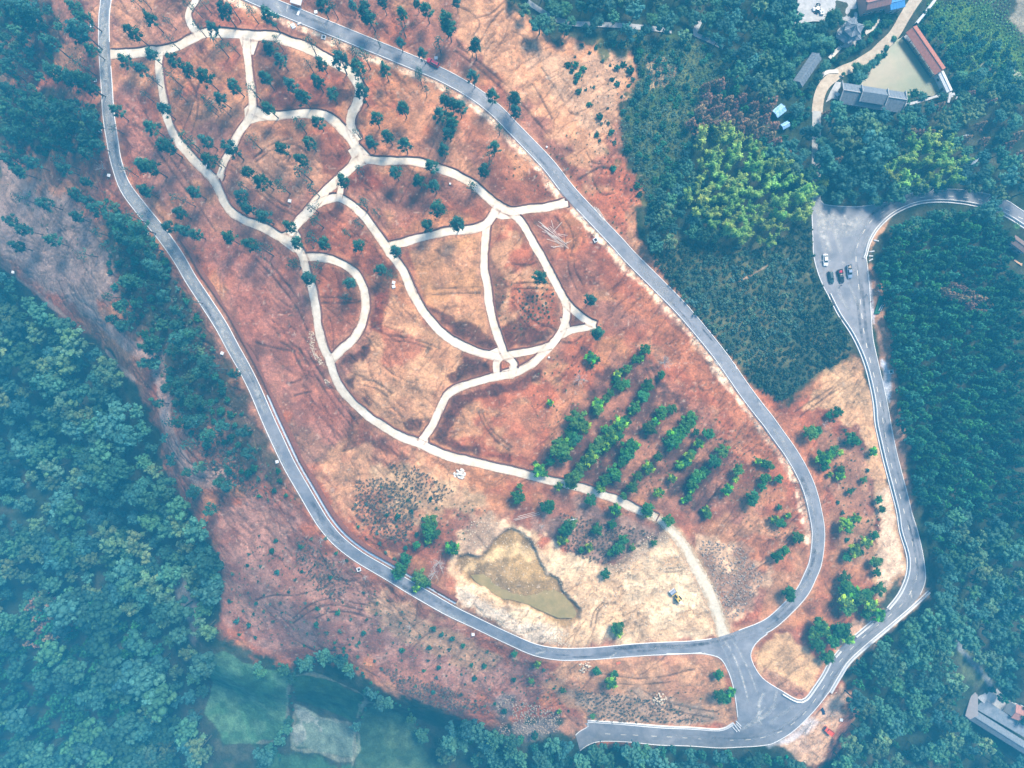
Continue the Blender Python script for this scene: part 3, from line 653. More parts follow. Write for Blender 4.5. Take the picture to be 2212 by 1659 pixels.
# fine mottling, litter specks and grit (true colour differences of the soil)
lum = C.mean(2); cw = 0.25 + 0.75 * BARE
C *= (np.clip(lum / 0.215, 0.25, 2.0) ** (0.28 * cw))[..., None]
C *= (0.80 + 0.40 * sstep(0.35, 0.65, fbm(XX / 3.4, YY / 3.4, 95, 4)))[..., None]
C *= (0.74 + 0.52 * n3)[..., None]
C *= (0.84 + 0.32 * vnoise(XX / 0.75, YY / 0.75, 91))[..., None]
C *= (0.86 + 0.28 * n2)[..., None]
spk = vnoise(XX / 0.9, YY / 0.9, 81)
a = sstep(0.80, 0.90, spk) * sstep(0.45, 0.62, fbm(XX / 12, YY / 12, 83, 3)) * BARE * keep * 0.55
C = C * (1 - a[..., None]) + np.asarray((0.10, 0.08, 0.05), np.float32) * a[..., None]
a = sstep(0.86, 0.95, vnoise(XX / 0.8, YY / 0.8, 85)) * BARE * keep * 0.30
C = C * (1 - a[..., None]) + np.asarray((0.72, 0.60, 0.48), np.float32) * a[..., None]
bw = BARE[..., None] * np.array([0.05, 0.09, 0.12], np.float32)
C = C * (1 - bw)
C = np.clip(C, 0.004, 0.85)

ny, nx = XX.shape
V = np.stack([XX.ravel(), YY.ravel(), ZF.ravel()], 1)
idx = np.arange(ny * nx).reshape(ny, nx)
Q = np.stack([idx[:-1, :-1].ravel(), idx[:-1, 1:].ravel(), idx[1:, 1:].ravel(), idx[1:, :-1].ravel()], 1)
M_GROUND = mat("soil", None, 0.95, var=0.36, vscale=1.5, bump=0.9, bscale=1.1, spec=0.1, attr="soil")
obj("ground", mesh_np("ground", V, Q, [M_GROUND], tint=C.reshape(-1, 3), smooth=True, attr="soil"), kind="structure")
# ------------------------------------------------------------------ roads and paths
def asphalt_mat():
    m = mat("asphalt", (0.145, 0.152, 0.178), 0.72, var=0.2, vscale=0.13, spec=0.4, color2=(0.235, 0.232, 0.25), bump=0.05, bscale=6)
    return m
M_ASPH = asphalt_mat()
M_PATH = mat("pale_concrete", (0.59, 0.485, 0.36), 0.9, var=0.16, vscale=0.22, spec=0.2, color2=(0.71, 0.62, 0.50), bump=0.1, bscale=3)
M_GREY = mat("grey_gravel_concrete", (0.54, 0.47, 0.36), 0.9, var=0.25, vscale=0.35, color2=(0.66, 0.55, 0.40), bump=0.15, bscale=4)
M_LANE = mat("dusty_lane", (0.40, 0.31, 0.215), 0.9, var=0.16, vscale=0.5, color2=(0.52, 0.43, 0.32))
M_KERB = mat("white_kerb", (0.66, 0.65, 0.63), 0.8, var=0.08, vscale=1.5)
M_CONC = mat("concrete", (0.42, 0.425, 0.43), 0.85, var=0.14, vscale=1.0, color2=(0.54, 0.54, 0.54))
M_DRAIN = mat("drain_concrete", (0.22, 0.24, 0.28), 0.85, var=0.2, vscale=0.7, color2=(0.36, 0.38, 0.43))
M_BANK_SHADE = mat("cut_bank_soil_shaded", (0.155, 0.055, 0.034), 0.95, var=0.3, vscale=1.5, bump=0.4, bscale=2)  # bare cut soil, darkened to paint in the shade of the bank faces
M_DASH = mat("cream_road_paint", (0.80, 0.74, 0.60), 0.7, var=0.1, vscale=3)
M_DUST = mat("road_dust", (0.42, 0.40, 0.385), 0.9, var=0.3, vscale=0.8)

def quads_from(pw, nw, hw):
    l = pw + nw * hw; r = pw - nw * hw
    return [np.array([r[i], r[i + 1], l[i + 1], l[i]]) for i in range(len(pw) - 1)]
def cdt_union(polys, interior=None):
    vs, fs = [], []
    for p in polys:
        a = 0.5 * np.sum(p[:, 0] * np.roll(p[:, 1], -1) - p[:, 1] * np.roll(p[:, 0], -1))
        if abs(a) < 1e-3: continue
        q = p if a > 0 else p[::-1]
        n = len(vs); vs += [Vector((float(x), float(y))) for x, y in q]; fs.append(list(range(n, n + len(q))))
    if interior is not None:
        vs += [Vector((float(x), float(y))) for x, y in interior]
    r = delaunay_2d_cdt(vs, [], fs, 1, 1e-4)
    return np.array([(v.x, v.y) for v in r[0]]), np.array([f for f, o in zip(r[2], r[5]) if len(f) == 3 and len(o)], np.int32), r
def up_faces(v, f):
    a = v[f[:, 0]]; b = v[f[:, 1]]; c = v[f[:, 2]]
    z = (b[:, 0] - a[:, 0]) * (c[:, 1] - a[:, 1]) - (b[:, 1] - a[:, 1]) * (c[:, 0] - a[:, 0])
    f = f.copy(); f[z < 0] = f[z < 0][:, ::-1]
    return f[np.abs(z) > 1e-7]
def drape(name, polys, dz, m, grid=None, kind="structure", **props):
    interior = None
    if grid:
        allp = np.vstack(polys)
        gx, gy = np.meshgrid(np.arange(allp[:, 0].min(), allp[:, 0].max(), grid), np.arange(allp[:, 1].min(), allp[:, 1].max(), grid))
        gx = gx.ravel(); gy = gy.ravel(); k = np.zeros(len(gx), bool)
        for p in polys: k |= inside(p, gx, gy)
        interior = np.stack([gx[k], gy[k]], 1)
    v, f, _ = cdt_union(polys, interior)
    f = up_faces(v, f)
    me = mesh_np(name, np.column_stack([v, sm(v[:, 0], v[:, 1]) + dz]), f, [m], smooth=True)
    o = obj(name, me, **props)
    if kind: o["kind"] = kind
    return o, v, f
def sweep(pw, nw, prof, zfun=sm, z_from_center=False):
    """profile [(offset, height)] carried along a course -> verts, quads"""
    k = len(prof); n = len(pw); V = np.zeros((n, k, 3))
    for j, (o, h) in enumerate(prof):
        q = pw + nw * o
        V[:, j, :2] = q; V[:, j, 2] = (zfun(pw[:, 0], pw[:, 1]) if z_from_center else zfun(q[:, 0], q[:, 1])) + h
    i = np.arange(n * k).reshape(n, k)
    Qs = np.stack([i[:-1, :-1].ravel(), i[:-1, 1:].ravel(), i[1:, 1:].ravel(), i[1:, :-1].ravel()], 1)
    return V.reshape(-1, 3), Qs
def kerb_prof(o, w, h, b=-0.15): return [(o - w / 2, b), (o - w / 2, h), (o + w / 2, h), (o + w / 2, b)]

road_polys = quads_from(loop_w, loop_n, LOOP_HALF) + [ASPH]
road, rv, rf = drape("asphalt_road", road_polys, 0.07, M_ASPH, grid=3.0)
_tr_polys = []
for w, pw, nw in trail_w:
    # slightly uneven width, as poured by hand
    ar = np.arange(len(pw)); wob = [1 + 0.16 * (vnoise(ar * 0.22, ar * 0, k_ + int(w * 100) % 50) - 0.5) * 2 + 0.16 * (vnoise(ar * 0.9, ar * 0, k_ + 3 + int(w * 70) % 50) - 0.5) for k_ in (0, 11)]
    l = pw + nw * (w / 2 * wob[0])[:, None]; r = pw - nw * (w / 2 * wob[1])[:, None]
    _tr_polys += [np.array([r[i], r[i + 1], l[i + 1], l[i]]) for i in range(len(pw) - 1)]
_tr_polys += [P(q) for q in TRAIL_PATCHES]
path, pv, pf = drape("cream_path", _tr_polys, 0.05, M_PATH)
_ar = np.arange(len(gravel_w)); _wb = [1 + 0.30 * (vnoise(_ar * 0.5, _ar * 0, k_) - 0.5) + 0.25 * (vnoise(_ar * 1.3, _ar * 0, k_ + 5) - 0.5) for k_ in (2, 31)]
_l = gravel_w + gravel_n * (gravel_hw * _wb[0])[:, None]; _r = gravel_w - gravel_n * (gravel_hw * _wb[1])[:, None]
drape("gravel_track", [np.array([_r[i], _r[i + 1], _l[i + 1], _l[i]]) for i in range(len(_l) - 1)], 0.06, M_GREY)
drape("village_lane", quads_from(lane_w, normals2(lane_w), 2.1), 0.05, M_LANE)
drape("lower_lane", quads_from(lane2_w, normals2(lane2_w), 1.7), 0.055, mat("grey_lane", (0.40, 0.39, 0.36), 0.9, var=0.15, vscale=0.7))
drape("woodland_path", [q for p in WOOD_PATHS for q in quads_from(resample(P(p), 2), normals2(resample(P(p), 2)), 1.0)], 0.35, mat("wood_path", (0.36, 0.36, 0.36), 0.9, var=0.15, vscale=0.8))

# cut banks on the sunward path edges, the shade of their faces painted dark
def boundary(v, f):
    e = np.concatenate([f[:, [0, 1]], f[:, [1, 2]], f[:, [2, 0]]])
    key = np.sort(e, 1); key = key[:, 0].astype(np.int64) * len(v) + key[:, 1]
    u, inv, cnt = np.unique(key, return_inverse=True, return_counts=True)
    return e[cnt[inv] == 1]
be = boundary(pv, pf)
d = pv[be[:, 1]] - pv[be[:, 0]]; L = np.maximum(np.hypot(d[:, 0], d[:, 1]), 1e-9)
en = np.stack([d[:, 1], -d[:, 0]], 1) / L[:, None]
vn = np.zeros_like(pv); np.add.at(vn, be[:, 0], en * L[:, None]); np.add.at(vn, be[:, 1], en * L[:, None])
vn /= np.maximum(np.hypot(vn[:, 0], vn[:, 1]), 1e-9)[:, None]
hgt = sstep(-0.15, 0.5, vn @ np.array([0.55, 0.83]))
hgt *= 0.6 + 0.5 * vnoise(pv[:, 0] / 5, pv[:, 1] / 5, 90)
asd = np.full(len(pv), 9.0)
mid_ok = hgt > 0.03
for i in np.where(mid_ok)[0]:
    if np.min(np.hypot(loop_w[:, 0] - pv[i, 0], loop_w[:, 1] - pv[i, 1])) < 3.4: hgt[i] = 0
bv, bf = [], []
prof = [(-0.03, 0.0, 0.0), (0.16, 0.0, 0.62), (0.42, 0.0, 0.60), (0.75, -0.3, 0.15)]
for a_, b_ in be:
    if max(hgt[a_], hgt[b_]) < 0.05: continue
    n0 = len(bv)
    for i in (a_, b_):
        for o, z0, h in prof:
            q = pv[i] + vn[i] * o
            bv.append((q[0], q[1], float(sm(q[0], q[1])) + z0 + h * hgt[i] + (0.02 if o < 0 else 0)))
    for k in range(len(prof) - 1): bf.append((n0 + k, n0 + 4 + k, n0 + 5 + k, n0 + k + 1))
bank_me = mesh_np("path_bank", np.array(bv), np.array(bf, np.int32), [M_BANK_SHADE])
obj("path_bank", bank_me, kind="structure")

# kerbs of the loop road: white concrete edging with gaps at the mouths
def runs(mask):
    out = []; s = None
    for i, m in enumerate(mask):
        if m and s is None: s = i
        if not m and s is not None: out.append((s, i)); s = None
    if s is not None: out.append((s, len(mask)))
    return [r for r in out if r[1] - r[0] > 2]
gapc = [(P1(238, 117), 4.0), (P1(1222, 438), 3.6), (P1(1563, 1380), 4.5)]
def kerb_object(name, pw, nw, off, w, h, m, label, **kw):
    v, q = sweep(pw, nw, kerb_prof(off, w, h))
    o = obj(name, mesh_np(name, v, q, [m]), **kw)
    return o
for side in (1, -1):
    off = side * (LOOP_HALF - 0.08)
    e = loop_w + loop_n * off
    ok = np.ones(len(e), bool)
    for c, r in gapc: ok &= np.hypot(e[:, 0] - c[0], e[:, 1] - c[1]) > r
    ok &= ~inside(ASPH, (loop_w + loop_n * (off + side * 0.5))[:, 0], (loop_w + loop_n * (off + side * 0.5))[:, 1])
    for a_, b_ in runs(ok):
        v, q = sweep(loop_w[a_:b_], loop_n[a_:b_], kerb_prof(off, 0.26, 0.20))
        obj("kerb", mesh_np("kerb", v, q, [M_KERB]), kind="structure")
# kerbs of the through road
def edge_kerb(pts, w=0.28, h=0.18, m=None, off=0.0):
    pw = resample(P(pts), 1.6); v, q = sweep(pw, normals2(pw), kerb_prof(off, w, h))
    return obj("kerb", mesh_np("kerb", v, q, [m or M_KERB]), kind="structure")
edge_kerb(T(3, 1, "635,0 650,130 660,260 668,400 680,540 710,680 745,830 775,970 800,1110 830,1260 870,1420 905,1550 930,1659") + T(3, 2, "950,65 970,130 1000,260 1020,400 1012,470 985,535"))
edge_kerb(T(3, 2, "395,1165 330,1250 240,1350 150,1430 50,1490 0,1508") + T(2, 2, "1500,1522 1300,1527 1000,1512 800,1494 620,1485 540,1492 480,1517 440,1547"))
edge_kerb(F("2300,508") + T(3, 0, "1659,1372 1550,1302 1420,1257 1280,1232 1120,1226 1000,1237 905,1257"))
edge_kerb(T(3, 0, "760,1311 620,1336 500,1339 370,1326 345,1305"))
edge_kerb(T(3, 0, "282,1360 290,1560 295,1659") + T(3, 1, "320,100 350,180 385,250"))
edge_kerb(T(2, 2, "1000,918 1200,917 1280,925 1350,950 1395,1020 1430,1120 1450,1230 1462,1330"))
edge_kerb(T(3, 2, "100,1165 0,1105") + T(2, 2, "1610,1062 1570,1000 1546,935 1560,880 1600,830 1655,788"))
edge_kerb(T(2, 2, "490,1365 490,1392 440,1420 412,1446"))

# double concrete parapets with a gutter between them, along the through road
def parapet(pts, side, label, gut=0.75):
    pw = resample(P(pts), 1.6); nw = normals2(pw) * side
    r = thing("roadside_parapet", None, label, "parapet wall", group="concrete parapets along the through road")
    c = pw.mean(0); c3 = np.array([c[0], c[1], float(sm(c[0], c[1]))]); r.location = c3
    for nm, pr, m in (("gutter", [(0.15, 0.06), (gut, 0.06)], M_DRAIN), ("front_kerb", kerb_prof(0.05, 0.36, 0.24), M_KERB), ("back_wall", kerb_prof(gut + 0.22, 0.32, 0.75, -0.6), M_KERB)):
        v, q = sweep(pw, nw, pr)
        if side < 0: q = q[:, ::-1]
        obj(nm, mesh_np(nm, v - c3, q, [m]), r)
parapet(T(3, 0, "1375,1344 1250,1322 1100,1312 960,1328 820,1390 720,1480 665,1570 640,1659") + T(3, 1, "632,20"), -1, "curved double parapet round the inside of the upper bend")
parapet(T(3, 0, "1659,1482 1580,1430 1510,1390"), -1, "short double parapet at the right edge of the photo by the palm trees")
parapet(T(3, 1, "385,250 450,380 530,500 590,620 630,730 660,850 680,960 690,1080 715,1200 750,1350 790,1500 830,1659") + T(3, 2, "850,130 890,260 900,340 885,430 840,530 770,620"), 1, "long double parapet on the left of the road down to the sharp bend")
parapet(T(3, 2, "668,706 560,797"), 1, "short double parapet beside the dense trees below the bend")
parapet(T(3, 2, "460,890 425,930"), 1, "very short double parapet between two tree crowns above the sandy triangle")
parapet(T(3, 2, "390,970 350,1050 290,1140 240,1205 190,1214 100,1165"), 1, "hooked double parapet round the lower corner of the sandy triangle")
parapet(T(3, 2, "1038,508 940,600 800,720 650,845 520,965 460,1055 395,1165"), 1, "long double parapet on the outer lower side of the sharp bend")
parapet(T(2, 2, "1440,1375 1380,1410 1300,1418 1100,1405 800,1385 490,1363"), -1, "straight double parapet on the upper side of the bottom road end")

# open drain and gravel shoulder on the inside of the left loop road
ia = int(np.argmin(np.hypot(*(loop_w - np.array(P1(583, 850))).T))); ib = int(np.argmin(np.hypot(*(loop_w - np.array(P1(1120, 1388))).T)))
v, q = sweep(loop_w[ia:ib], loop_n[ia:ib], [(LOOP_HALF + 0.1, 0.03), (LOOP_HALF + 0.45, -0.1), (LOOP_HALF + 0.8, 0.05)])
obj("drain_channel", mesh_np("drain_channel", v, q, [mat("wet_drain", (0.07, 0.075, 0.09), 0.6, var=0.2, vscale=0.8)]), kind="structure")
ib2 = int(np.argmin(np.hypot(*(loop_w - np.array(P1(985, 1320))).T)))
v, q = sweep(loop_w[ia:ib2], loop_n[ia:ib2], [(LOOP_HALF + 0.8, 0.06), (LOOP_HALF + 1.15, 0.10), (LOOP_HALF + 1.7, 0.02)])
obj("gravel_shoulder", mesh_np("gravel_shoulder", v, q, [mat("pale_gravel", (0.50, 0.53, 0.57), 0.9, var=0.25, vscale=1.3)]), kind="structure")
v, q = sweep(loop_w[ia - 30:ib2], loop_n[ia - 30:ib2], [(LOOP_HALF + 1.7, -0.1), (LOOP_HALF + 1.9, 0.9), (LOOP_HALF + 2.6, 0.7), (LOOP_HALF + 3.6, -0.1)])
obj("roadside_cut_bank", mesh_np("roadside_cut_bank", v, q, [M_BANK_SHADE]), kind="structure")
# right part of the loop: thin dark drain inside the kerb
ja = int(np.argmin(np.hypot(*(loop_w - np.array(P1(1767, 1150))).T)))
v, q = sweep(loop_w[ja:], loop_n[ja:], [(LOOP_HALF + 0.06, 0.03), (LOOP_HALF + 0.3, -0.05), (LOOP_HALF + 0.55, 0.04)])
obj("drain_channel", mesh_np("drain_channel", v, q, [MATS["wet_drain"]]), kind="structure")

# centre dashes: each a painted strip lying on the asphalt, parts of the road
dw = P(DASHES)
for i in range(len(dw)):
    j = min(max(i, 1), len(dw) - 2)
    t = dw[j + 1] - dw[j - 1]; t /= np.hypot(*t); n = np.array([-t[1], t[0]])
    q = [dw[i] - t * 1.0 - n * 0.09, dw[i] + t * 1.0 - n * 0.09, dw[i] + t * 1.0 + n * 0.09, dw[i] - t * 1.0 + n * 0.09]
    v = np.array([(p[0], p[1], float(sm(*p)) + 0.095) for p in q])
    obj("lane_dash", mesh_np("lane_dash", v, up_faces(v[:, :2], np.array([[0, 1, 2], [0, 2, 3]], np.int32)), [M_DASH]), road)
# skid marks, dust and spilled soil on the asphalt: thin flush sheets
def smear(poly_list, m, dz=0.085):
    return drape("road_dust", [P(p) for p in poly_list], dz, m)[0]
M_SMEAR = bpy.data.materials.new("dust_film"); M_SMEAR.use_nodes = True
_n = M_SMEAR.node_tree.nodes; _l = M_SMEAR.node_tree.links
_b = _n["Principled BSDF"]; _b.inputs["Base Color"].default_value = (0.56, 0.535, 0.50, 1); _b.inputs["Roughness"].default_value = 0.95
_t = _n.new("ShaderNodeBsdfTransparent"); _ms = _n.new("ShaderNodeMixShader"); _at = _n.new("ShaderNodeAttribute"); _at.attribute_name = "film"
_nz = _n.new("ShaderNodeTexNoise"); _nz.inputs["Scale"].default_value = 0.7; _nz.inputs["Detail"].default_value = 6; _g = _n.new("ShaderNodeNewGeometry")
_mr = _n.new("ShaderNodeMapRange"); _mr.inputs["From Min"].default_value = 0.32; _mr.inputs["From Max"].default_value = 0.68
_mu = _n.new("ShaderNodeMath"); _mu.operation = 'MULTIPLY'
_l.new(_g.outputs["Position"], _nz.inputs["Vector"]); _l.new(_nz.outputs["Fac"], _mr.inputs["Value"])
_l.new(_mr.outputs["Result"], _mu.inputs[0]); _l.new(_at.outputs["Fac"], _mu.inputs[1]); _l.new(_mu.outputs[0], _ms.inputs[0])
_l.new(_t.outputs[0], _ms.inputs[1]); _l.new(_b.outputs[0], _ms.inputs[2]); _l.new(_ms.outputs[0], _n["Material Output"].inputs["Surface"])
_lay = [0]; FILMS = {}
def film(pts, w, strength=0.8):
    """a streak of dust along a course, thinning to its edges and ends"""
    pw = resample(P(pts), 1.0); nw = normals2(pw); n = len(pw)
    t = np.linspace(0, 1, n); endf = sstep(0, 0.15, t) * sstep(1, 0.8, t)
    offs = np.array([-1, -0.5, 0, 0.5, 1]) * w / 2; f = np.array([0, 0.8, 1, 0.8, 0])
    V = np.zeros((n, 5, 3)); A = np.zeros((n, 5))
    _lay[0] += 1
    for j in range(5):
        q = pw + nw * offs[j]; V[:, j, :2] = q; V[:, j, 2] = sm(q[:, 0], q[:, 1]) + 0.078 + 0.0012 * (_lay[0] % 12); A[:, j] = f[j] * endf * strength
    i = np.arange(n * 5).reshape(n, 5)
    Qs = np.stack([i[:-1, :-1].ravel(), i[1:, :-1].ravel(), i[1:, 1:].ravel(), i[:-1, 1:].ravel()], 1)
    FILMS.setdefault(("road_dust", M_SMEAR.name), []).append((V.reshape(-1, 3), Qs, A.ravel()))
for p_, w_, s_ in ((T(2, 2, "1350,790 1420,900 1480,1040 1520,1180 1530,1260"), 1.0, 0.9), (T(2, 2, "1405,800 1470,900 1540,1040 1600,1200"), 1.0, 0.7), (T(2, 2, "1345,830 1400,960 1450,1100"), 0.6, 0.5),
 (T(2, 2, "1640,1160 1600,1250 1610,1400"), 1.8, 1.0), (T(2, 2, "1480,1400 1560,1370 1659,1300") + T(3, 2, "60,1230"), 2.2, 0.7), (T(2, 2, "1400,1440 1500,1400 1580,1330 1659,1240"), 1.2, 0.6), (T(3, 2, "0,1380 100,1300 200,1240"), 2.0, 0.4),
 (T(3, 0, "300,1350 400,1400 480,1440 580,1440 640,1400"), 5.5, 0.75), (T(3, 0, "340,1380 350,1480 380,1600 390,1659"), 4.0, 0.8), (T(3, 0, "420,1440 450,1550 480,1659"), 2.6, 0.55), (T(3, 0, "330,1420 460,1500 600,1500"), 4.5, 0.6), (T(3, 0, "310,1300 330,1400 340,1500"), 3.0, 0.5), (T(3, 0, "480,1390 510,1410"), 1.6, 0.9),
 (T(3, 1, "485,30 490,60"), 1.6, 0.9), (T(3, 1, "430,160 470,260 530,360"), 1.8, 0.45), (T(3, 1, "520,180 560,260 590,340 600,400"), 1.2, 0.6), (T(3, 1, "525,270 535,300"), 1.2, 0.8),
 (T(3, 2, "920,500 930,560 925,600"), 1.0, 0.9), (T(0, 0, "670,300 690,380 710,420"), 3.4, 0.9), (T(0, 0, "690,20 660,150 670,300 700,600 730,820"), 3.2, 0.45), (T(0, 0, "715,30 705,120"), 1.4, 0.7), (T(0, 0, "800,1140 860,1240 940,1320 1040,1450"), 2.2, 0.35), (T(0, 1, "1180,20 1260,160 1330,300"), 2.2, 0.5), (T(0, 1, "1420,480 1500,600 1600,780"), 2.5, 0.5), (T(0, 1, "1470,500 1560,680 1659,880"), 1.0, 0.4),
 (T(1, 1, "40,1080 130,1260 240,1450"), 1.8, 0.4), (T(1, 2, "380,20 460,140 560,220"), 1.6, 0.5), (T(1, 2, "1150,610 1280,680 1400,740"), 2.6, 0.6), (T(2, 2, "140,920 220,905"), 1.4, 0.8), (T(2, 2, "620,950 690,905"), 1.2, 0.9), (T(2, 2, "1230,910 1260,916"), 1.2, 0.8), (T(2, 2, "760,880 900,870"), 1.2, 0.4),
 (T(1, 0, "120,10 180,90"), 2.4, 0.6), (T(1, 0, "210,20 195,90"), 0.7, 0.9), (T(1, 0, "340,70 420,150 480,190"), 2.2, 0.5), (T(1, 0, "520,200 600,260"), 2.6, 0.5), (T(1, 0, "700,250 780,310"), 2.2, 0.4), (T(1, 0, "900,330 1080,430 1240,500"), 2.0, 0.4), (T(1, 0, "1290,560 1380,640 1440,690"), 1.8, 0.6),
 (T(2, 0, "20,860 90,940 180,1060"), 1.2, 0.6), (T(2, 0, "170,1060 210,1090"), 1.6, 0.9), (T(2, 0, "420,1400 480,1420"), 1.6, 0.9), (T(2, 0, "650,1640 700,1650"), 1.8, 0.9), (T(2, 1, "930,220 980,250"), 1.6, 0.9), (T(2, 1, "1010,290 1050,320"), 1.6, 0.9), (T(2, 1, "1310,680 1370,720"), 1.8, 0.9), (T(2, 1, "1190,540 1230,560"), 1.2, 0.7), (T(2, 1, "1560,900 1659,1030"), 1.4, 0.5),
 (T(3, 1, "20,1100 110,1220 150,1340"), 1.4, 0.6), (T(3, 1, "110,1310 140,1350"), 1.6, 0.8), (T(3, 1, "240,1540 270,1620"), 1.6, 0.6), (T(3, 2, "310,100 320,260 250,460 120,620"), 2.2, 0.3), (T(3, 2, "60,1150 40,1230"), 1.4, 0.7)):
    film(p_, w_ , s_)

# soil washed over the path edges, worn and patched places on the loop road
def film_mat(name, c):
    m = M_SMEAR.copy(); m.name = name; m.node_tree.nodes["Principled BSDF"].inputs["Base Color"].default_value = (*c, 1); return m
M_WASH = film_mat("washed_soil", (0.36, 0.15, 0.075)); M_WORN = film_mat("worn_asphalt", (0.36, 0.35, 0.355)); M_TAR = film_mat("dark_asphalt_patch", (0.075, 0.080, 0.098))
def film_w(pw, nw, wds, strength, m, dz, name, endf=True):
    n = len(pw); t = np.linspace(0, 1, n); e = sstep(0, 0.2, t) * sstep(1, 0.8, t) if endf else np.ones(n)
    f = np.array([0, 0.85, 1, 0.85, 0]); offs = np.array([-1, -0.5, 0, 0.5, 1]) / 2; V = np.zeros((n, 5, 3)); A = np.zeros((n, 5))
    for j in range(5):
        q = pw + nw * (offs[j] * wds)[:, None]; V[:, j, :2] = q; V[:, j, 2] = sm(q[:, 0], q[:, 1]) + dz; A[:, j] = f[j] * e * strength
    i = np.arange(n * 5).reshape(n, 5); Qs = np.stack([i[:-1, :-1].ravel(), i[1:, :-1].ravel(), i[1:, 1:].ravel(), i[:-1, 1:].ravel()], 1)
    FILMS.setdefault((name, m.name), []).append((V.reshape(-1, 3), Qs, A.ravel()))
for k_, (w, pw, nw) in enumerate(trail_w):
    ar = np.arange(len(pw)) * 0.9
    for s_ in (1, -1):
        v1 = vnoise(ar / 5.0, ar * 0, 40 + k_ + s_)
        film_w(pw + nw * (s_ * w * 0.5), nw, 0.25 + 1.1 * v1, 0.10 + 0.6 * vnoise(ar / 2.0, ar * 0, 60 + k_ + s_), M_WASH, 0.062 + 0.0011 * (2 * k_ + (s_ > 0)) % 0.03, "washed_soil", False)
M_WASHT = film_mat("washed_tan_soil", (0.54, 0.36, 0.20)); rb = np.random.RandomState(5)
for s_ in (1, -1):
    ar = np.arange(len(gravel_w)) * 0.9
    film_w(gravel_w + gravel_n * (s_ * gravel_hw)[:, None], gravel_n, 1.2 + 2.2 * vnoise(ar / 4, ar * 0, 70 + s_), 0.5 + 0.5 * vnoise(ar / 2, ar * 0, 80 + s_), M_WASHT, 0.075 + 0.002 * s_, "washed_soil", False)
for k_ in range(26):
    i0 = rb.randint(3, 78); ln = rb.randint(6, 16); seg = slice(i0, i0 + ln)
    film_w(loop_w[seg] + loop_n[seg] * rb.uniform(-1.2, 1.2), loop_n[seg], np.full(ln, rb.uniform(1.5, 3.2)), np.full(ln, rb.uniform(0.35, 0.7)), M_SMEAR, 0.110 + 0.0005 * k_, "road_dust")
for k_ in range(95):
    i0 = rb.randint(3, len(loop_w) - 16); ln = rb.randint(4, 13); o_ = rb.uniform(-1.3, 1.3); seg = slice(i0, i0 + ln)
    film_w(loop_w[seg] + loop_n[seg] * o_, loop_n[seg], np.full(ln, rb.uniform(0.7, 2.2)), np.full(ln, rb.uniform(0.3, 0.75)), M_WORN if k_ % 5 < 3 else M_TAR, 0.095 + 0.0005 * (k_ % 24), "road_patch")
mc_ = resample(P(DASHES), 2.2); mn_ = normals2(mc_)
for k_ in range(70):
    i0 = rb.randint(3, len(mc_) - 20); ln = rb.randint(4, 15); o_ = rb.uniform(-2.4, 2.4); seg = slice(i0, i0 + ln)
    film_w(mc_[seg] + mn_[seg] * o_, mn_[seg], np.full(ln, rb.uniform(0.5, 1.4)), np.full(ln, rb.uniform(0.25, 0.6)), M_WORN if k_ % 2 else M_TAR, 0.096 + 0.0005 * (k_ % 24), "road_patch")

for (nm_, mn_name), parts_ in FILMS.items():
    n0_ = 0; vv_, qq_, aa_ = [], [], []
    for v_, q_, a_ in parts_:
        vv_.append(v_); qq_.append(q_ + n0_); aa_.append(a_); n0_ += len(v_)
    aa_ = np.concatenate(aa_)
    obj(nm_, mesh_np(nm_, np.vstack(vv_), np.vstack(qq_), [bpy.data.materials[mn_name]], tint=np.repeat(aa_[:, None], 3, 1), attr="film"), kind="structure")
# ------------------------------------------------------------------ vegetation: shared crowns and trunks
RNG = np.random.RandomState(11)
def leaf_mat(name, color, rnd=0.25, transl=0.25):
    return mat(name, color, 0.75, spec=0.2, attr="tint", rnd=rnd, transl=transl)
L_PINE = leaf_mat("pine_needles", (0.035, 0.122, 0.088), 0.3)
L_ORCH = leaf_mat("orchard_leaves", (0.046, 0.165, 0.038), 0.4)
L_WOOD = leaf_mat("wood_leaves", (0.062, 0.172, 0.112), 0.5)
L_WOOD2 = leaf_mat("light_wood_leaves", (0.110, 0.200, 0.100), 0.4)
L_WOOD3 = leaf_mat("dark_wood_leaves", (0.036, 0.125, 0.105), 0.4)
L_CONI = leaf_mat("conifer_leaves", (0.028, 0.130, 0.075), 0.42)
L_BAMB = leaf_mat("bamboo_leaves", (0.22, 0.36, 0.11), 0.35)
L_RUST = leaf_mat("rusty_needles", (0.25, 0.150, 0.110), 0.3)
L_SHRUB = leaf_mat("shrub_leaves", (0.068, 0.130, 0.085), 0.45)
L_PALE = leaf_mat("pale_twigs", (0.20, 0.205, 0.18), 0.2)
L_YEL = leaf_mat("yellow_leaves", (0.24, 0.32, 0.035), 0.2)
BARK = mat("bark", (0.085, 0.062, 0.055), 0.95, var=0.2, vscale=4)
BARK_PALE = mat("pale_bark", (0.42, 0.40, 0.37), 0.95, var=0.2, vscale=4)

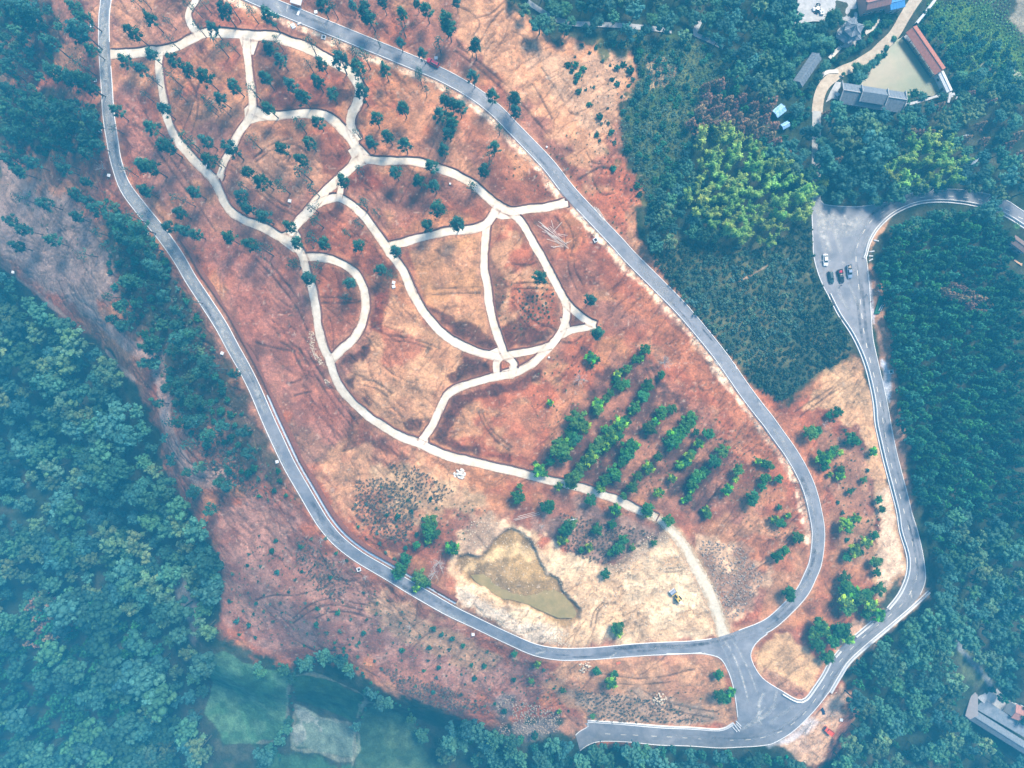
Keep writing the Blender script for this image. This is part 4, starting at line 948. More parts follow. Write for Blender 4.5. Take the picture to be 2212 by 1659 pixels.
_ico = None
def ico():
    global _ico
    if _ico is None:
        bm = bmesh.new(); bmesh.ops.create_icosphere(bm, subdivisions=1, radius=1)
        _ico = (np.array([v.co[:] for v in bm.verts]), np.array([[v.index for v in f.verts] for f in bm.faces], np.int32)); bm.free()
    return _ico
def crown(rng, clumps, leaf, dens, up=0.35, flat=0.85, core=0.72, aspect=1.0, low=-0.35, droop=0.0):
    """leaf faces spread over many clumps -> verts, list of face arrays, tint"""
    Vs, Fq, Ft, Ts = [], [], [], []; n0 = 0
    iv, iff = ico()
    for c in clumps:
        cx, cy, cz, r = c[:4]; tint = np.array(c[4] if len(c) > 4 else (1, 1, 1), float)
        n = max(6, int(dens * r * r / (leaf * leaf)))
        d = rng.normal(size=(n, 3)); d /= np.linalg.norm(d, axis=1)[:, None]
        d[:, 2] = np.where(d[:, 2] < low, -d[:, 2], d[:, 2])
        rad = r * rng.uniform(0.70, 1.12, n)
        pos = np.array([cx, cy, cz]) + d * rad[:, None] * np.array([1, 1, flat])
        nr = d + rng.normal(size=(n, 3)) * 0.45 + np.array([0, 0, up]); nr /= np.linalg.norm(nr, axis=1)[:, None]
        t = np.cross(nr, rng.normal(size=(n, 3))); t /= np.linalg.norm(t, axis=1)[:, None]
        if droop:                   # long leaf axis runs outwards and down
            o = d * np.array([1, 1, 0.2]) - np.array([0, 0, droop]); t = o - nr * np.sum(o * nr, 1)[:, None]; t /= np.maximum(np.linalg.norm(t, axis=1)[:, None], 1e-6)
        b = np.cross(nr, t); s = leaf * rng.uniform(0.6, 1.25, n)[:, None]
        q = np.stack([pos - t * s * aspect, pos - b * s * 0.62, pos + t * s * aspect, pos + b * s * 0.62], 1).reshape(-1, 3)
        Vs.append(q); Fq.append(np.arange(4 * n).reshape(n, 4) + n0); n0 += 4 * n
        Ts.append(np.repeat(tint * rng.uniform(0.78, 1.22, (n, 1)), 4, 0))
        if core:
            w = iv * r * core * np.array([1, 1, flat]) * rng.uniform(0.85, 1.1, (len(iv), 1)) + np.array([cx, cy, cz])
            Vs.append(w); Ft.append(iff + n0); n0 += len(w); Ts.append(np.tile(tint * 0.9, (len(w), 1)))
    return np.vstack(Vs), [np.vstack(Fq)] + ([np.vstack(Ft)] if Ft else []), np.vstack(Ts)
def trunk_mesh(name, h, r0, r1, m, branches=(), bend=0.0, n=7):
    b = MB(); k = 5; pts = []
    for i in range(k + 1):
        t = i / k; pts.append((bend * math.sin(t * 2.2) * t, bend * 0.6 * math.sin(t * 3.1) * t, h * t - 0.35 * (i == 0)))
    for i in range(k):
        b.tube(pts[i], pts[i + 1], r0 + (r1 - r0) * i / k, r0 + (r1 - r0) * (i + 1) / k, n, cap=(i == k - 1))
    for p, q, r in branches: b.tube(p, q, r, r * 0.4, 5, cap=False)
    return b.mesh(name, m, smooth=True)
def tints(rng, n, var=0.25, warm=0.12):
    var *= 1.35
    o = []
    for _ in range(n):
        v = rng.uniform(1 - var, 1 + var); w = rng.uniform(-warm, warm)
        o.append((v * (1 + w), v, v * (1 - w)))
    return o
def make_pine(seed, h=13.0, sparse=False):
    r = np.random.RandomState(seed); cl = []; br = []
    tt = tints(r, 60, 0.28, 0.15); k = 0
    nlev = 6 if sparse else 8
    for i in range(nlev):
        t = i / (nlev - 1.0); z = h * (0.56 + 0.41 * t); rad = 2.25 * (1 - 0.66 * t) * r.uniform(0.8, 1.15)
        m = max(1, int((4.4 if not sparse else 2.4) * (1 - 0.62 * t) + r.uniform(0, 1.2)))
        a0 = r.uniform(0, 6.28)
        for j in range(m):
            a = a0 + 6.283 * j / m + r.uniform(-0.5, 0.5); d = rad * r.uniform(0.45, 1.0)
            p = (d * math.cos(a), d * math.sin(a), z + r.uniform(-0.4, 0.4))
            cl.append(p + (r.uniform(0.72, 1.12) * (1 - 0.22 * t), tt[k % 60])); k += 1
            br.append(((0, 0, z - 0.5), p, 0.06))
    cl.append((0, 0, h * 0.99, 0.55, tt[0]))
    v, f, t = crown(r, cl, 0.25, 2.0 if not sparse else 1.2, 0.3, 0.7, 0.62 if not sparse else 0)
    for s in range(4):
        a = r.uniform(0, 6.28); z = h * r.uniform(0.25, 0.5)
        br.append(((0, 0, z), (1.0 * math.cos(a), 1.0 * math.sin(a), z + 0.3), 0.04))
    return (mesh_np("pine_crown", v, f, [L_PINE], tint=t), trunk_mesh("pine_trunk", h * 0.98, 0.21, 0.05, BARK, br, r.uniform(-0.5, 0.5)))
def make_round(seed, R=2.6, h=4.2, leaf=0.30, lm=L_ORCH, n=15, tip=None, bark=BARK, trunk=True, dens=1.7, name="leafy_crown", var=0.28):
    r = np.random.RandomState(seed); cl = []; tt = tints(r, n + 8, var, 0.18)
    for i in range(n):
        a = 2.4 * i + r.uniform(-0.4, 0.4); q = math.sqrt((i + 0.4) / n); d = R * 0.72 * q * r.uniform(0.82, 1.18)
        z = h * (0.62 + 0.30 * math.sqrt(max(0, 1 - q * q))) + r.uniform(-0.12, 0.12) * h
        cr = R * r.uniform(0.25, 0.42)
        c = tt[i]
        if tip and r.rand() < tip: c = (c[0] * 4.2, c[1] * 2.6, c[2] * 0.9)
        cl.append((d * math.cos(a), d * math.sin(a), z, cr, c))
    cl.append((0, 0, h * 0.55, R * 0.55, tt[n]))
    v, f, t = crown(r, cl, leaf, dens, 0.35, 0.85, 0.74)
    me = mesh_np(name, v, f, [lm], tint=t)
    if not trunk: return me, None
    br = [((0, 0, h * 0.3), (c[0] * 0.8, c[1] * 0.8, c[2] - 0.2), 0.055) for c in cl[:7]]
    return me, trunk_mesh("leafy_trunk", h * 0.7, 0.17, 0.08, bark, br, r.uniform(-0.3, 0.3))
def make_wood(seed, R=5.0, h=11.0, lm=None, leaf=0.5, n=30, pale=0.0):
    """big broadleaf: cauliflower crown; crown and trunk in one mesh, as only the crown shows"""
    r = np.random.RandomState(seed); cl = []; tt = tints(r, 90, 0.34, 0.16); k = 0
    for i in range(9):                     # boughs
        a = 2.4 * i + r.uniform(-0.5, 0.5); q = math.sqrt(i / 9.0); d = R * 0.68 * q * r.uniform(0.8, 1.2)
        z = h * (0.66 + 0.26 * math.sqrt(max(0, 1 - q * q)) + r.uniform(-0.08, 0.08)); br = R * r.uniform(0.28, 0.42)
        base_t = tt[k]; k += 1
        for j in range(n // 8):
            b = r.normal(size=3); b /= np.linalg.norm(b); b[2] = abs(b[2]) * 0.8 - 0.1
            w = tt[k % 90]; k += 1
            cl.append((d * math.cos(a) + b[0] * br * 0.8, d * math.sin(a) + b[1] * br * 0.8, z + b[2] * br * 0.8, br * r.uniform(0.42, 0.62), tuple(0.5 * x + 0.5 * y for x, y in zip(base_t, w))))
        cl.append((d * math.cos(a), d * math.sin(a), z - 0.1 * h, br * 0.95, base_t))
    v, f, t = crown(r, cl, leaf, 1.15, 0.3, 0.85, 0.78)
    b = MB(); b.tube((0, 0, -0.6), (0.2, 0.1, h * 0.7), 0.32, 0.15, 7, False)
    tv = np.array(b.v); tf = np.array(b.f, np.int32)
    nv = len(v); f[0] = np.vstack([f[0], tf + nv]); v = np.vstack([v, tv]); t = np.vstack([t, np.tile((0.9, 0.55, 0.7), (len(tv), 1))])
    return v, f, t
def make_conifer(seed, R=1.5, h=8.0, leaf=0.26, lean=0.0):
    r = np.random.RandomState(seed); cl = []; tt = tints(r, 60, 0.22, 0.12); k = 0
    lv = 7
    for i in range(lv):
        t = i / (lv - 1.0); z = h * (0.34 + 0.62 * t); rad = R * (1 - t) ** 0.6 * r.uniform(0.9, 1.1)
        m = max(1, int(round(5 * (1 - t) + 1)))
        for j in range(m):
            a = r.uniform(0, 6.28) if m < 2 else 6.283 * j / m + i * 0.9 + r.uniform(-0.3, 0.3); d = rad * r.uniform(0.45, 0.8)
            tip = 1.0 + 0.35 * t
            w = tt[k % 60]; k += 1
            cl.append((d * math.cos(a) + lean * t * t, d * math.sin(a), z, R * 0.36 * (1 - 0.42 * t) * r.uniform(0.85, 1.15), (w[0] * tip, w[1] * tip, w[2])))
    v, f, t = crown(r, cl, leaf, 0.95, 0.15, 0.8, 0.74, 1.25, droop=0.6)
    b = MB(); b.tube((0, 0, -0.5), (0, 0, h * 0.9), 0.14, 0.04, 6, False)
    tv = np.array(b.v); tf = np.array(b.f, np.int32); nv = len(v)
    f[0] = np.vstack([f[0], tf + nv]); v = np.vstack([v, tv]); t = np.vstack([t, np.tile((1.6, 0.55, 0.8), (len(tv), 1))])
    return v, f, t
def make_bamboo(seed, R=1.9, h=11.0):
    r = np.random.RandomState(seed); cl = []; tt = tints(r, 80, 0.22, 0.10); k = 0
    for s in range(4):
        a = r.uniform(0, 6.28) if s else 0.0; reach = r.uniform(0.5, 1.0) * R
        hh = h * r.uniform(0.72, 1.0)
        for i in range(7):
            t = i / 6.0; d = reach * (t ** 1.7) + 0.15; z = hh * (0.42 + 0.58 * math.sin(min(1.0, t * 0.92) * 1.57))
            w = tt[k % 80]; k += 1; tip = 0.85 + 0.45 * t
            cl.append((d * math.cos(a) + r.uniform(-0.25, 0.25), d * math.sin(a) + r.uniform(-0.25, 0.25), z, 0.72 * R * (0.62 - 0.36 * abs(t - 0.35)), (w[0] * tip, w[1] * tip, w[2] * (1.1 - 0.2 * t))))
    v, f, t = crown(r, cl, 0.24, 0.85, 0.2, 0.9, 0.62, 1.7, droop=0.7)
    b = MB()
    for s in range(4): b.tube((r.uniform(-0.3, 0.3), r.uniform(-0.3, 0.3), -0.4), (r.uniform(-0.3, 0.3), r.uniform(-0.3, 0.3), h * 0.7), 0.06, 0.03, 5, False)
    tv = np.array(b.v); tf = np.array(b.f, np.int32); nv = len(v)
    f[0] = np.vstack([f[0], tf + nv]); v = np.vstack([v, tv]); t = np.vstack([t, np.tile((0.9, 0.8, 0.6), (len(tv), 1))])
    return v, f, t
def make_shrub(seed, R=0.9, leaf=0.17, n=7, lm=None, core=0.7):
    r = np.random.RandomState(seed); cl = []; tt = tints(r, n, 0.3, 0.2)
    for i in range(n):
        a = 2.4 * i; d = R * 0.62 * math.sqrt(i / n) * r.uniform(0.7, 1.3)
        cl.append((d * math.cos(a), d * math.sin(a), R * r.uniform(0.45, 0.95), R * r.uniform(0.3, 0.5), tt[i]))
    v, f, t = crown(r, cl, leaf, 1.1, 0.3, 0.85, core)
    return v, f, t
def make_bare(seed, R=2.6, h=5.5):
    """leafless grey twiggy tree"""
    r = np.random.RandomState(seed); b = MB(); b.tube((0, 0, -0.3), (0.1, 0, h * 0.45), 0.13, 0.08, 6, False)
    for i in range(16):
        a = r.uniform(0, 6.28); z0 = h * r.uniform(0.25, 0.45); d = R * r.uniform(0.5, 1.0); z1 = h * r.uniform(0.6, 1.0)
        p = Vector((d * math.cos(a), d * math.sin(a), z1)); q = Vector((0, 0, z0)); b.tube(q, p, 0.05, 0.02, 4, False)
        for j in range(6):
            t = r.uniform(0.4, 1); m = q.lerp(p, t); e = m + Vector(r.normal(size=3)) * 0.5
            b.tube(m, e, 0.025, 0.012, 3, False)
    return b.mesh("bare_branches", BARK_PALE)
def inst_mesh(name, vft, m): return mesh_np(name, vft[0], vft[1], [m], tint=vft[2])

PINES = [make_pine(s, 13.0, s % 4 == 3) for s in range(8)]
ORCH = [make_round(100 + s) for s in range(6)] + [make_round(120 + s, tip=0.30) for s in range(2)] + [make_round(130, tip=0.65)]
ROUND = [make_round(200 + s, R=3.4, h=6.0, leaf=0.33, n=24, lm=L_WOOD, dens=1.9, var=0.18) for s in range(3)]
WOODS = [inst_mesh("broadleaf_crown", make_wood(300 + s, n=(30, 22, 38)[s % 3], leaf=(0.40, 0.34, 0.46)[s % 3]), (L_WOOD, L_WOOD3, L_WOOD, L_WOOD2, L_WOOD, L_WOOD3, L_WOOD2)[s]) for s in range(7)]
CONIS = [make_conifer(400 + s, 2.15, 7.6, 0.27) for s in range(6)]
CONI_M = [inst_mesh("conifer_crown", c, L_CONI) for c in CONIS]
RUST_M = [inst_mesh("rusty_crown", make_conifer(430 + s, 2.3, 9.0), L_RUST) for s in range(3)]
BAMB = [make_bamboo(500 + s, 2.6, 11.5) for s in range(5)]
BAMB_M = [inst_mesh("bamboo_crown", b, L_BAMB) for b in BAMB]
SHRUBS = [make_shrub(600 + s) for s in range(6)]
SHRUB_M = [inst_mesh("shrub_crown", s, L_SHRUB) for s in SHRUBS]
BUSH_M = [inst_mesh("bush_crown", make_shrub(640 + s, 1.3, 0.22, 11), L_CONI) for s in range(4)]
BARE_M = [make_bare(700 + s) for s in range(3)]
YEL_M = [make_round(720, R=3.0, h=5, lm=L_YEL, n=20, name="yellow_crown")]

def spot(fx, fy, h):
    """ground place of a tree whose crown, h above the ground, appears at a picture point"""
    x, y = P1(fx, fy, h)
    return x, y, float(zat(x, y)) - 0.05
ORD = ["leftmost", "second", "third", "fourth", "fifth", "sixth", "seventh", "eighth", "ninth", "tenth", "eleventh", "twelfth", "thirteenth", "fourteenth", "fifteenth", "sixteenth", "seventeenth", "eighteenth", "nineteenth", "twentieth"]
def ordinal(i, n):
    if n == 1: return "lone"
    if i == n - 1: return "rightmost"
    if i < 20: return ORD[i] if i == 0 else ORD[i] + " from left"
    return "%s-from-right" % ORD[n - 1 - i] if n - 1 - i < 20 else "middle"
def place_tree(name, crown_me, trunk_me, x, y, z, scale, rot, cat, group, tilt=(0, 0)):
    o = obj(name, None, loc=(x, y, z), rot=(tilt[0], tilt[1], rot), scale=scale, category=cat, group=group)
    o.empty_display_size = 0.5
    if trunk_me: obj("trunk", trunk_me, o)
    obj("crown", crown_me, o)
    return o

# ---- pines: picture readings of the crowns, per tile (x, y, size)
PINE_IN = (T(0, 0, "845,185,L 960,110,M 1075,120,S 1090,245,S 965,340,M 790,380,M 905,435,M 975,500,S 920,600,S 735,715,M 720,815,S 1090,480,M 1115,380,M 1205,435,M 1320,490,L 1145,600,S 1330,640,M 1425,630,M 1040,695,M 970,815,M 1060,935,L 1335,905,M 1190,890,L 1230,945,M 1350,1020,M 1400,1040,S 1485,955,L 1510,545,M 1620,570,M 1400,275,M 1500,290,S 1365,165,M 1270,165,S 1440,60,L 1480,30,M 1610,60,M 1625,905,M 1590,1110,M 1545,1265,M 1590,1350,M 900,1060,L 970,1080,L 925,1230,M 1255,1240,M 1120,1265,S 1155,1375,M 1200,1300,S 1085,1465,M 1180,1490,M 1250,1510,M 1470,1540,M 1610,1580,M 1360,700,S 1440,700,S 1560,1190,S 815,1100,S 870,0,S 905,-20,S 1190,0,S 1310,10,S 1250,40,S")
 + T(1, 0, "130,260,S 80,300,M 340,270,M 515,275,M 640,330,M 530,370,L 700,350,M 650,430,L 680,480,L 680,590,L 150,375,M 330,400,S 415,395,M 380,510,M 50,495,M 205,525,M 290,610,L 480,590,M 80,690,M 265,790,M 390,780,M 155,940,M 335,915,M 280,1020,M 290,1100,L 40,1165,L 150,1195,L 360,1220,M 550,1165,M 665,1090,S 355,1330,M 385,1430,M 210,1465,M 40,1400,L 255,1570,M 25,1610,L 685,1310,M 780,1370,S 660,1430,S 580,1500,S 650,1585,M 350,1540,L 435,1570,M 740,920,M 765,760,M 650,850,S 850,870,M 955,930,M 945,680,M 825,440,M 1050,470,S 1060,510,S 1090,570,S 1240,580,S 1215,640,M 1270,660,M 1320,690,M 1190,740,M 1265,750,M 1265,800,M 1250,850,M 1210,965,M 1135,1060,M 895,1110,M 1050,1165,M 1150,1200,M 1175,1325,L 1100,1445,M 1295,1440,L 1390,1195,M 910,1620,M 1540,950,M 1505,1010,M 1485,1090,M 1575,820,S")
 + T(1, 1, "230,40,M 330,145,M 600,165,M 375,140,S 800,80,M 860,110,S 380,60,S 575,260,S") + T(2, 1, "185,135,M 510,290,M 555,505,M"))
PINE_UP = T(1, 0, "1180,260,M 1225,110,L 1250,170,M 1105,60,M 940,75,M 945,155,M 700,40,L 735,100,M 420,20,M 490,30,M 80,90,L 930,270,S 780,240,S 1080,340,S 1410,490,M 1530,595,M 1640,640,M 1420,290,M 1395,300,S 820,10,S 620,20,S 1040,10,S 1300,10,S") + T(2, 0, "15,630,M 25,700,M")
PINE_LEFT = (T(0, 0, "505,190,L 310,270,L 490,40,M 540,100,M 470,210,M 60,60,L 150,40,L 130,130,L 220,90,M 260,40,M 390,155,S 400,470,L 450,520,L 330,450,M 500,400,M 520,520,L 590,560,S 585,310,S 60,340,M 70,400,L 150,560,M 30,440,M 60,660,L 180,660,L 300,690,L 400,710,L 510,700,L 560,760,M 120,760,L 240,780,L 350,820,L 430,770,M 60,850,L 150,860,L 580,840,S 300,920,M 60,1020,L 380,1030,L 400,1080,M 540,990,S 200,1050,M 550,1180,S 620,930,S 110,1100,M 130,1280,M 280,1310,M 560,1310,M 480,1250,M 60,1430,M 150,1480,M 480,1400,M 780,1430,L 850,1400,M 880,1460,L 720,1420,M 780,1520,L 850,1580,M 620,1500,S 520,1630,M 90,1590,M 930,1580,L 330,1560,M 620,1350,M 20,200,L 20,560,L 700,1600,M")
 + T(0, 1, "960,50,M 1010,110,M 850,160,L 960,180,L 690,250,M 830,380,M 980,540,M 960,600,M 1160,540,L 1220,510,M 1130,440,S 1200,610,L 1290,760,M 1390,730,M 1500,760,S 920,690,M 1310,690,M 1440,1100,M 1570,1140,M 1240,940,M 1120,1060,L 1160,1090,M 1030,960,S 1360,980,M 1260,1080,M 1340,1160,M 1200,1225,L 1480,1330,M 1610,1270,M 1320,1360,S 1200,1400,S 1470,1500,M 1420,1470,S 1240,1540,M 1350,1640,M 1130,350,S 1050,260,M 1100,620,M 1080,750,S 1150,830,M 1180,900,M 1060,860,S 880,300,S 780,450,M 1250,290,S 760,320,M 720,400,S"))
PS = {"S": 0.78, "M": 1.0, "L": 1.25}
PLOTS = [("left strip between the asphalt road and the cream path", 285, 250), ("top left plot above the cream path", 330, 50), ("plot left of the upright cream path", 450, 190), ("plot below the left fork of paths", 520, 420), ("long strip beside the left road bend", 370, 450),
 ("top plot ringed by the cream path", 640, 180), ("strip between top road and the cream path", 690, 105), ("top centre by the short cream stub", 470, 20), ("round plot of pale soil left of the hub", 640, 340), ("plot between the left path and the middle fork", 610, 460), ("narrow plot below the long diagonal path", 690, 510),
 ("plot right of the path hub", 900, 420), ("slope below the top road curve", 900, 250), ("slope by the road beside the path stub", 1050, 320), ("teardrop plot", 740, 610), ("centre of the hill", 830, 560), ("right tip of the path loop", 1230, 640)]
def assign(lst, plots):
    g = {}
    for p in lst:
        k = min(range(len(plots)), key=lambda i: (plots[i][1] - p[0]) ** 2 + (plots[i][2] - p[1]) ** 2); g.setdefault(k, []).append(p)
    return g
def tree_label(kindtxt, i, n, plot):
    w = "%s %s in the %s" % (ordinal(i, n), kindtxt, plot)
    return " ".join(w.split()[:16])
cnt = 0
for k, lst in assign(PINE_IN, PLOTS).items():
    lst.sort()
    for i, p in enumerate(lst):
        s = PS[p[2]] * RNG.uniform(0.92, 1.08); hc = 13 * s * 0.78
        x, y, z = spot(p[0], p[1], hc)
        me = PINES[(cnt * 5 + i) % 8] if p[2] != "S" else PINES[3 if cnt % 2 else 7]
        o = place_tree("pine_tree", me[0], me[1], x, y, z, s * 1.0, RNG.uniform(0, 6.28), "pine tree", "pines scattered over the bare hill", (RNG.uniform(-.05, .05), RNG.uniform(-.05, .05)))
        o["label"] = tree_label("bare-trunked pine", i, len(lst), PLOTS[k][0]); cnt += 1
UPP = [("bare slope above the top road", 690, 40), ("slope by the red car", 960, 80), ("bare tan slope right of the top road", 1090, 190)]
for k, lst in assign(PINE_UP, UPP).items():
    lst.sort()
    for i, p in enumerate(lst):
        s = PS[p[2]] * RNG.uniform(0.92, 1.08); x, y, z = spot(p[0], p[1], 13 * s * 0.78); me = PINES[(cnt * 3) % 8]
        o = place_tree("pine_tree", me[0], me[1], x, y, z, s, RNG.uniform(0, 6.28), "pine tree", "pines above the top road", (RNG.uniform(-.05, .05), RNG.uniform(-.05, .05)))
        o["label"] = tree_label("pine", i, len(lst), UPP[k][0]); cnt += 1
LFT = [("top left corner of the slope", 60, 50), ("slope left of the top left road", 150, 90), ("dark band of pines at the left edge", 60, 260), ("dark band of pines near the left road", 170, 240), ("clearing edge on the left slope", 60, 450), ("slope below the left road bend", 170, 430), ("dark clump beside the left road bend", 290, 500), ("middle of the left slope", 330, 620), ("slope below the long left road", 400, 740), ("slope by the worn track", 400, 900), ("foot of the left slope", 450, 1020)]
for k, lst in assign(PINE_LEFT, LFT).items():
    lst.sort()
    for i, p in enumerate(lst):
        s = PS[p[2]] * RNG.uniform(0.95, 1.15); x, y, z = spot(p[0], p[1], 13 * s * 0.78); me = PINES[(cnt * 3 + 1) % 8]
        o = place_tree("pine_tree", me[0], me[1], x, y, z, s * (1.05, 1.05, 1.0)[0], RNG.uniform(0, 6.28), "pine tree", "hazy pines on the left slope", (RNG.uniform(-.06, .06), RNG.uniform(-.06, .06)))
        o["label"] = tree_label("pine", i, len(lst), LFT[k][0]); cnt += 1

# ---- orchard and garden trees: readings with the crown radius (tile units)
ORCHARD = (T(2, 1, "865,605,50 800,670,34 840,660,28 750,730,38 710,745,25 685,765,32 680,805,38 700,840,50 740,825,36 640,885,34 610,925,32 560,955,45 555,995,46 880,840,54 850,910,50 800,980,45 775,1010,26 1035,990,40 970,1015,50 930,1070,36 890,1115,55 1155,1050,55 1125,1105,60 1060,1150,50 1040,1200,65 1090,1165,48 1270,1150,44 1190,1140,30 1210,1215,40 1370,1265,52 1310,1330,50 1465,1385,45 1445,1445,28,Y 1395,1510,45 1560,1570,56 1145,1300,42,Y 1165,1280,36 1090,1355,38,Y 1130,1340,38 945,1300,38 880,1370,50,Y 815,1425,40 780,1495,45 950,1530,42,Y 1035,1440,35,Y 1210,1430,58 1250,1400,44 1170,1470,46 1165,1515,34 1145,1565,34 1110,1585,25,Y 420,1060,74 460,1100,60 410,1180,55 380,1130,42 310,1240,74 335,1290,60 350,1220,58 250,1330,36 700,1085,60 740,1070,42 640,1130,50 640,1180,60 680,1160,50 600,1120,30,Y 560,1210,52 610,1240,38,Y 530,1260,55 510,1310,62 480,1330,46 450,1370,46 420,1420,55 380,1460,60 760,1230,56 800,1230,40 740,1290,58 720,1330,50 660,1400,55 680,1430,45 605,1450,50 570,1500,46,Y 305,1490,35,Y 150,1340,18 175,1390,52 210,1410,30 725,1555,30 510,1580,46 670,1635,45 880,1640,52 1255,1645,34 230,1620,58 40,1560,60 50,1490,26 1645,1345,40 1600,1330,30 1640,1440,40 1625,1495,36 515,660,50 970,770,34 520,715,16 245,950,28 560,670,22")
 + T(3, 1, "15,1360,35 5,1440,26 70,1445,36 75,1630,24"))
ORCH2 = T(2, 2, "350,110,60 390,70,42 330,180,46 550,115,46 650,80,40 450,245,26 500,230,36 720,180,46 690,235,50 640,265,32 780,230,26 605,400,42 685,745,52 690,785,42 920,200,26 1015,55,50 880,0,45 685,5,30 1270,20,32") + T(1, 2, "1120,110,64 1130,60,54 1160,140,45 1115,190,30 1270,230,56 970,300,48 935,370,60 920,400,50 1040,215,34 1060,420,55 1100,460,45 1040,490,36")
ORCH3 = (T(3, 1, "450,1010,46 400,1030,30 275,1145,58 320,1130,40 570,1200,42 430,1250,36 465,1275,30,Y 360,1310,58 400,1290,42,Y 370,1365,36 480,1385,36 470,1425,36 405,1415,26 680,1265,36 530,1525,26 620,1450,26 720,1580,34 740,1640,30 540,1180,50")
 + T(3, 2, "40,50,36 85,75,44 130,25,26 195,165,46 60,285,46 110,250,40 140,530,58 510,85,58,Y 570,45,40,Y 690,150,36 630,195,50 555,250,54,Y 515,290,40 600,260,26 700,320,45 705,390,36 500,430,50 510,490,60 560,530,60 500,570,60 640,540,60 720,500,50 600,560,60 660,600,60 520,630,60 720,670,56 640,660,42 545,600,30,Y 330,730,60 300,790,60 370,770,50 320,860,60 480,770,78 430,830,60 520,820,50 390,940,55"))
ORCH4 = T(2, 2, "640,1100,56 670,1045,28 550,1030,36 165,985,30 330,1160,24 125,1095,24 1340,1055,40 1350,1195,54 1420,1170,40 1395,1215,40 305,1295,22 525,1325,26 15,920,26")
def orchard(lst, groups, group, cat, first=0):
    c = first
    for k, l in assign(lst, groups).items():
        l.sort()
        for i, p in enumerate(l):
            R = p[2] / 3.0 * 0.1667 * 0.98
            s = R / 2.6
            x, y, z = spot(p[0], p[1], 3.2 * s)
            yl = len(p) > 3
            me = ORCH[8] if (yl and c % 2 == 0) else ORCH[6 + c % 2] if (yl or c % 4 == 3) else ORCH[(c * 5) % 6]
            o = place_tree("leafy_tree", me[0], me[1], x, y, z, s * RNG.uniform(0.97, 1.08), RNG.uniform(0, 6.28), cat, group)
            o["label"] = tree_label("yellow-tipped round tree" if yl else "round dark green tree", i, len(l), groups[k][0]); c += 1
orchard(ORCHARD, [("upper left orchard rows", 1290, 830), ("big dark orchard clump near the path", 1230, 950), ("second orchard row reaching the path", 1270, 1010), ("third orchard row", 1345, 985), ("middle orchard row with green tops", 1420, 920), ("right orchard row", 1480, 960), ("far right of the orchard", 1560, 980), ("spaced young trees of the lower orchard", 1400, 1030), ("lower right corner of the orchard", 1490, 1040), ("trees touching the cream path", 1250, 1060), ("dark pair left below the path", 1120, 1075), ("right edge beside the loop road", 1660, 1020), ("top of the orchard", 1380, 770)], "round trees of the orchard rows", "orchard tree")
orchard(ORCH2, [("grey dug ground below the path", 1200, 1150), ("quarry floor", 1320, 1350), ("bank left of the quarry", 930, 1140), ("clump overhanging the lower left road", 900, 1240)], "round trees by the quarry", "leafy tree", 3)
orchard(ORCH3, [("narrow slope between the two right roads", 1790, 950), ("lower slope between the two right roads", 1820, 1130), ("bare red ground inside the right bend", 1690, 1180), ("dense clump beside the sharp bend", 1850, 1290), ("dense clump over the sandy triangle", 1780, 1380)], "round trees between the two right roads", "leafy tree", 5)
orchard(ORCH4, [("sandy ground above the bottom road", 1550, 1480), ("brushy ground above the bottom road", 1250, 1460), ("left of the bottom road", 1150, 1440)], "round trees above the bottom road", "leafy tree", 7)
# round clipped trees and big trees in the village
VILL = T(3, 0, "350,340,36 370,425,46 325,500,40 195,390,32 95,405,32 155,455,32 265,290,32 145,330,32 605,285,36 640,165,40 580,440,44 600,495,56 755,150,28 285,565,34 430,120,78 350,170,55 250,190,60 490,480,18 160,560,40 190,700,55 90,250,40 690,400,38 730,360,28 650,430,36 400,270,50 330,260,60 210,280,50 480,370,36 520,330,30 780,300,22 830,240,24")
for i, p in enumerate(sorted(VILL)):
    R = p[2] / 3.0 * 0.1667 * 0.98; s = R / 3.4; x, y, z = spot(p[0], p[1], 4.6 * s); me = ROUND[i % 3]
    o = place_tree("garden_tree", me[0], me[1], x, y, z, s, RNG.uniform(0, 6.28), "garden tree", "round clipped trees round the village yard")
    o["label"] = "%s round clipped tree among the village roofs at upper right" % ordinal(i, len(VILL))
# grey leafless trees
BARES = T(1, 2, "1185,330,60 1155,400,50 700,430,24 990,750,26 415,190,26 560,330,24") + T(2, 1, "440,800,52 990,690,52 190,140,24") + T(0, 0, "790,1090,36 650,1080,40") + T(1, 0, "1570,760,30 1250,405,20 340,230,20") + T(2, 0, "1420,60,70 350,1090,20") + T(2, 2, "200,100,22 210,780,14") + T(3, 1, "380,1090,30")
for i, p in enumerate(sorted(BARES)):
    R = p[2] / 3.0 * 0.17; x, y, z = spot(p[0], p[1], 3.0)
    o = obj("bare_tree", BARE_M[i % 3], loc=(x, y, z), rot=(0, 0, RNG.uniform(0, 6.28)), scale=R / 2.6, category="bare tree", group="grey leafless trees")
    o["label"] = "%s grey leafless tree, thin twigs spread flat" % ordinal(i, len(BARES))

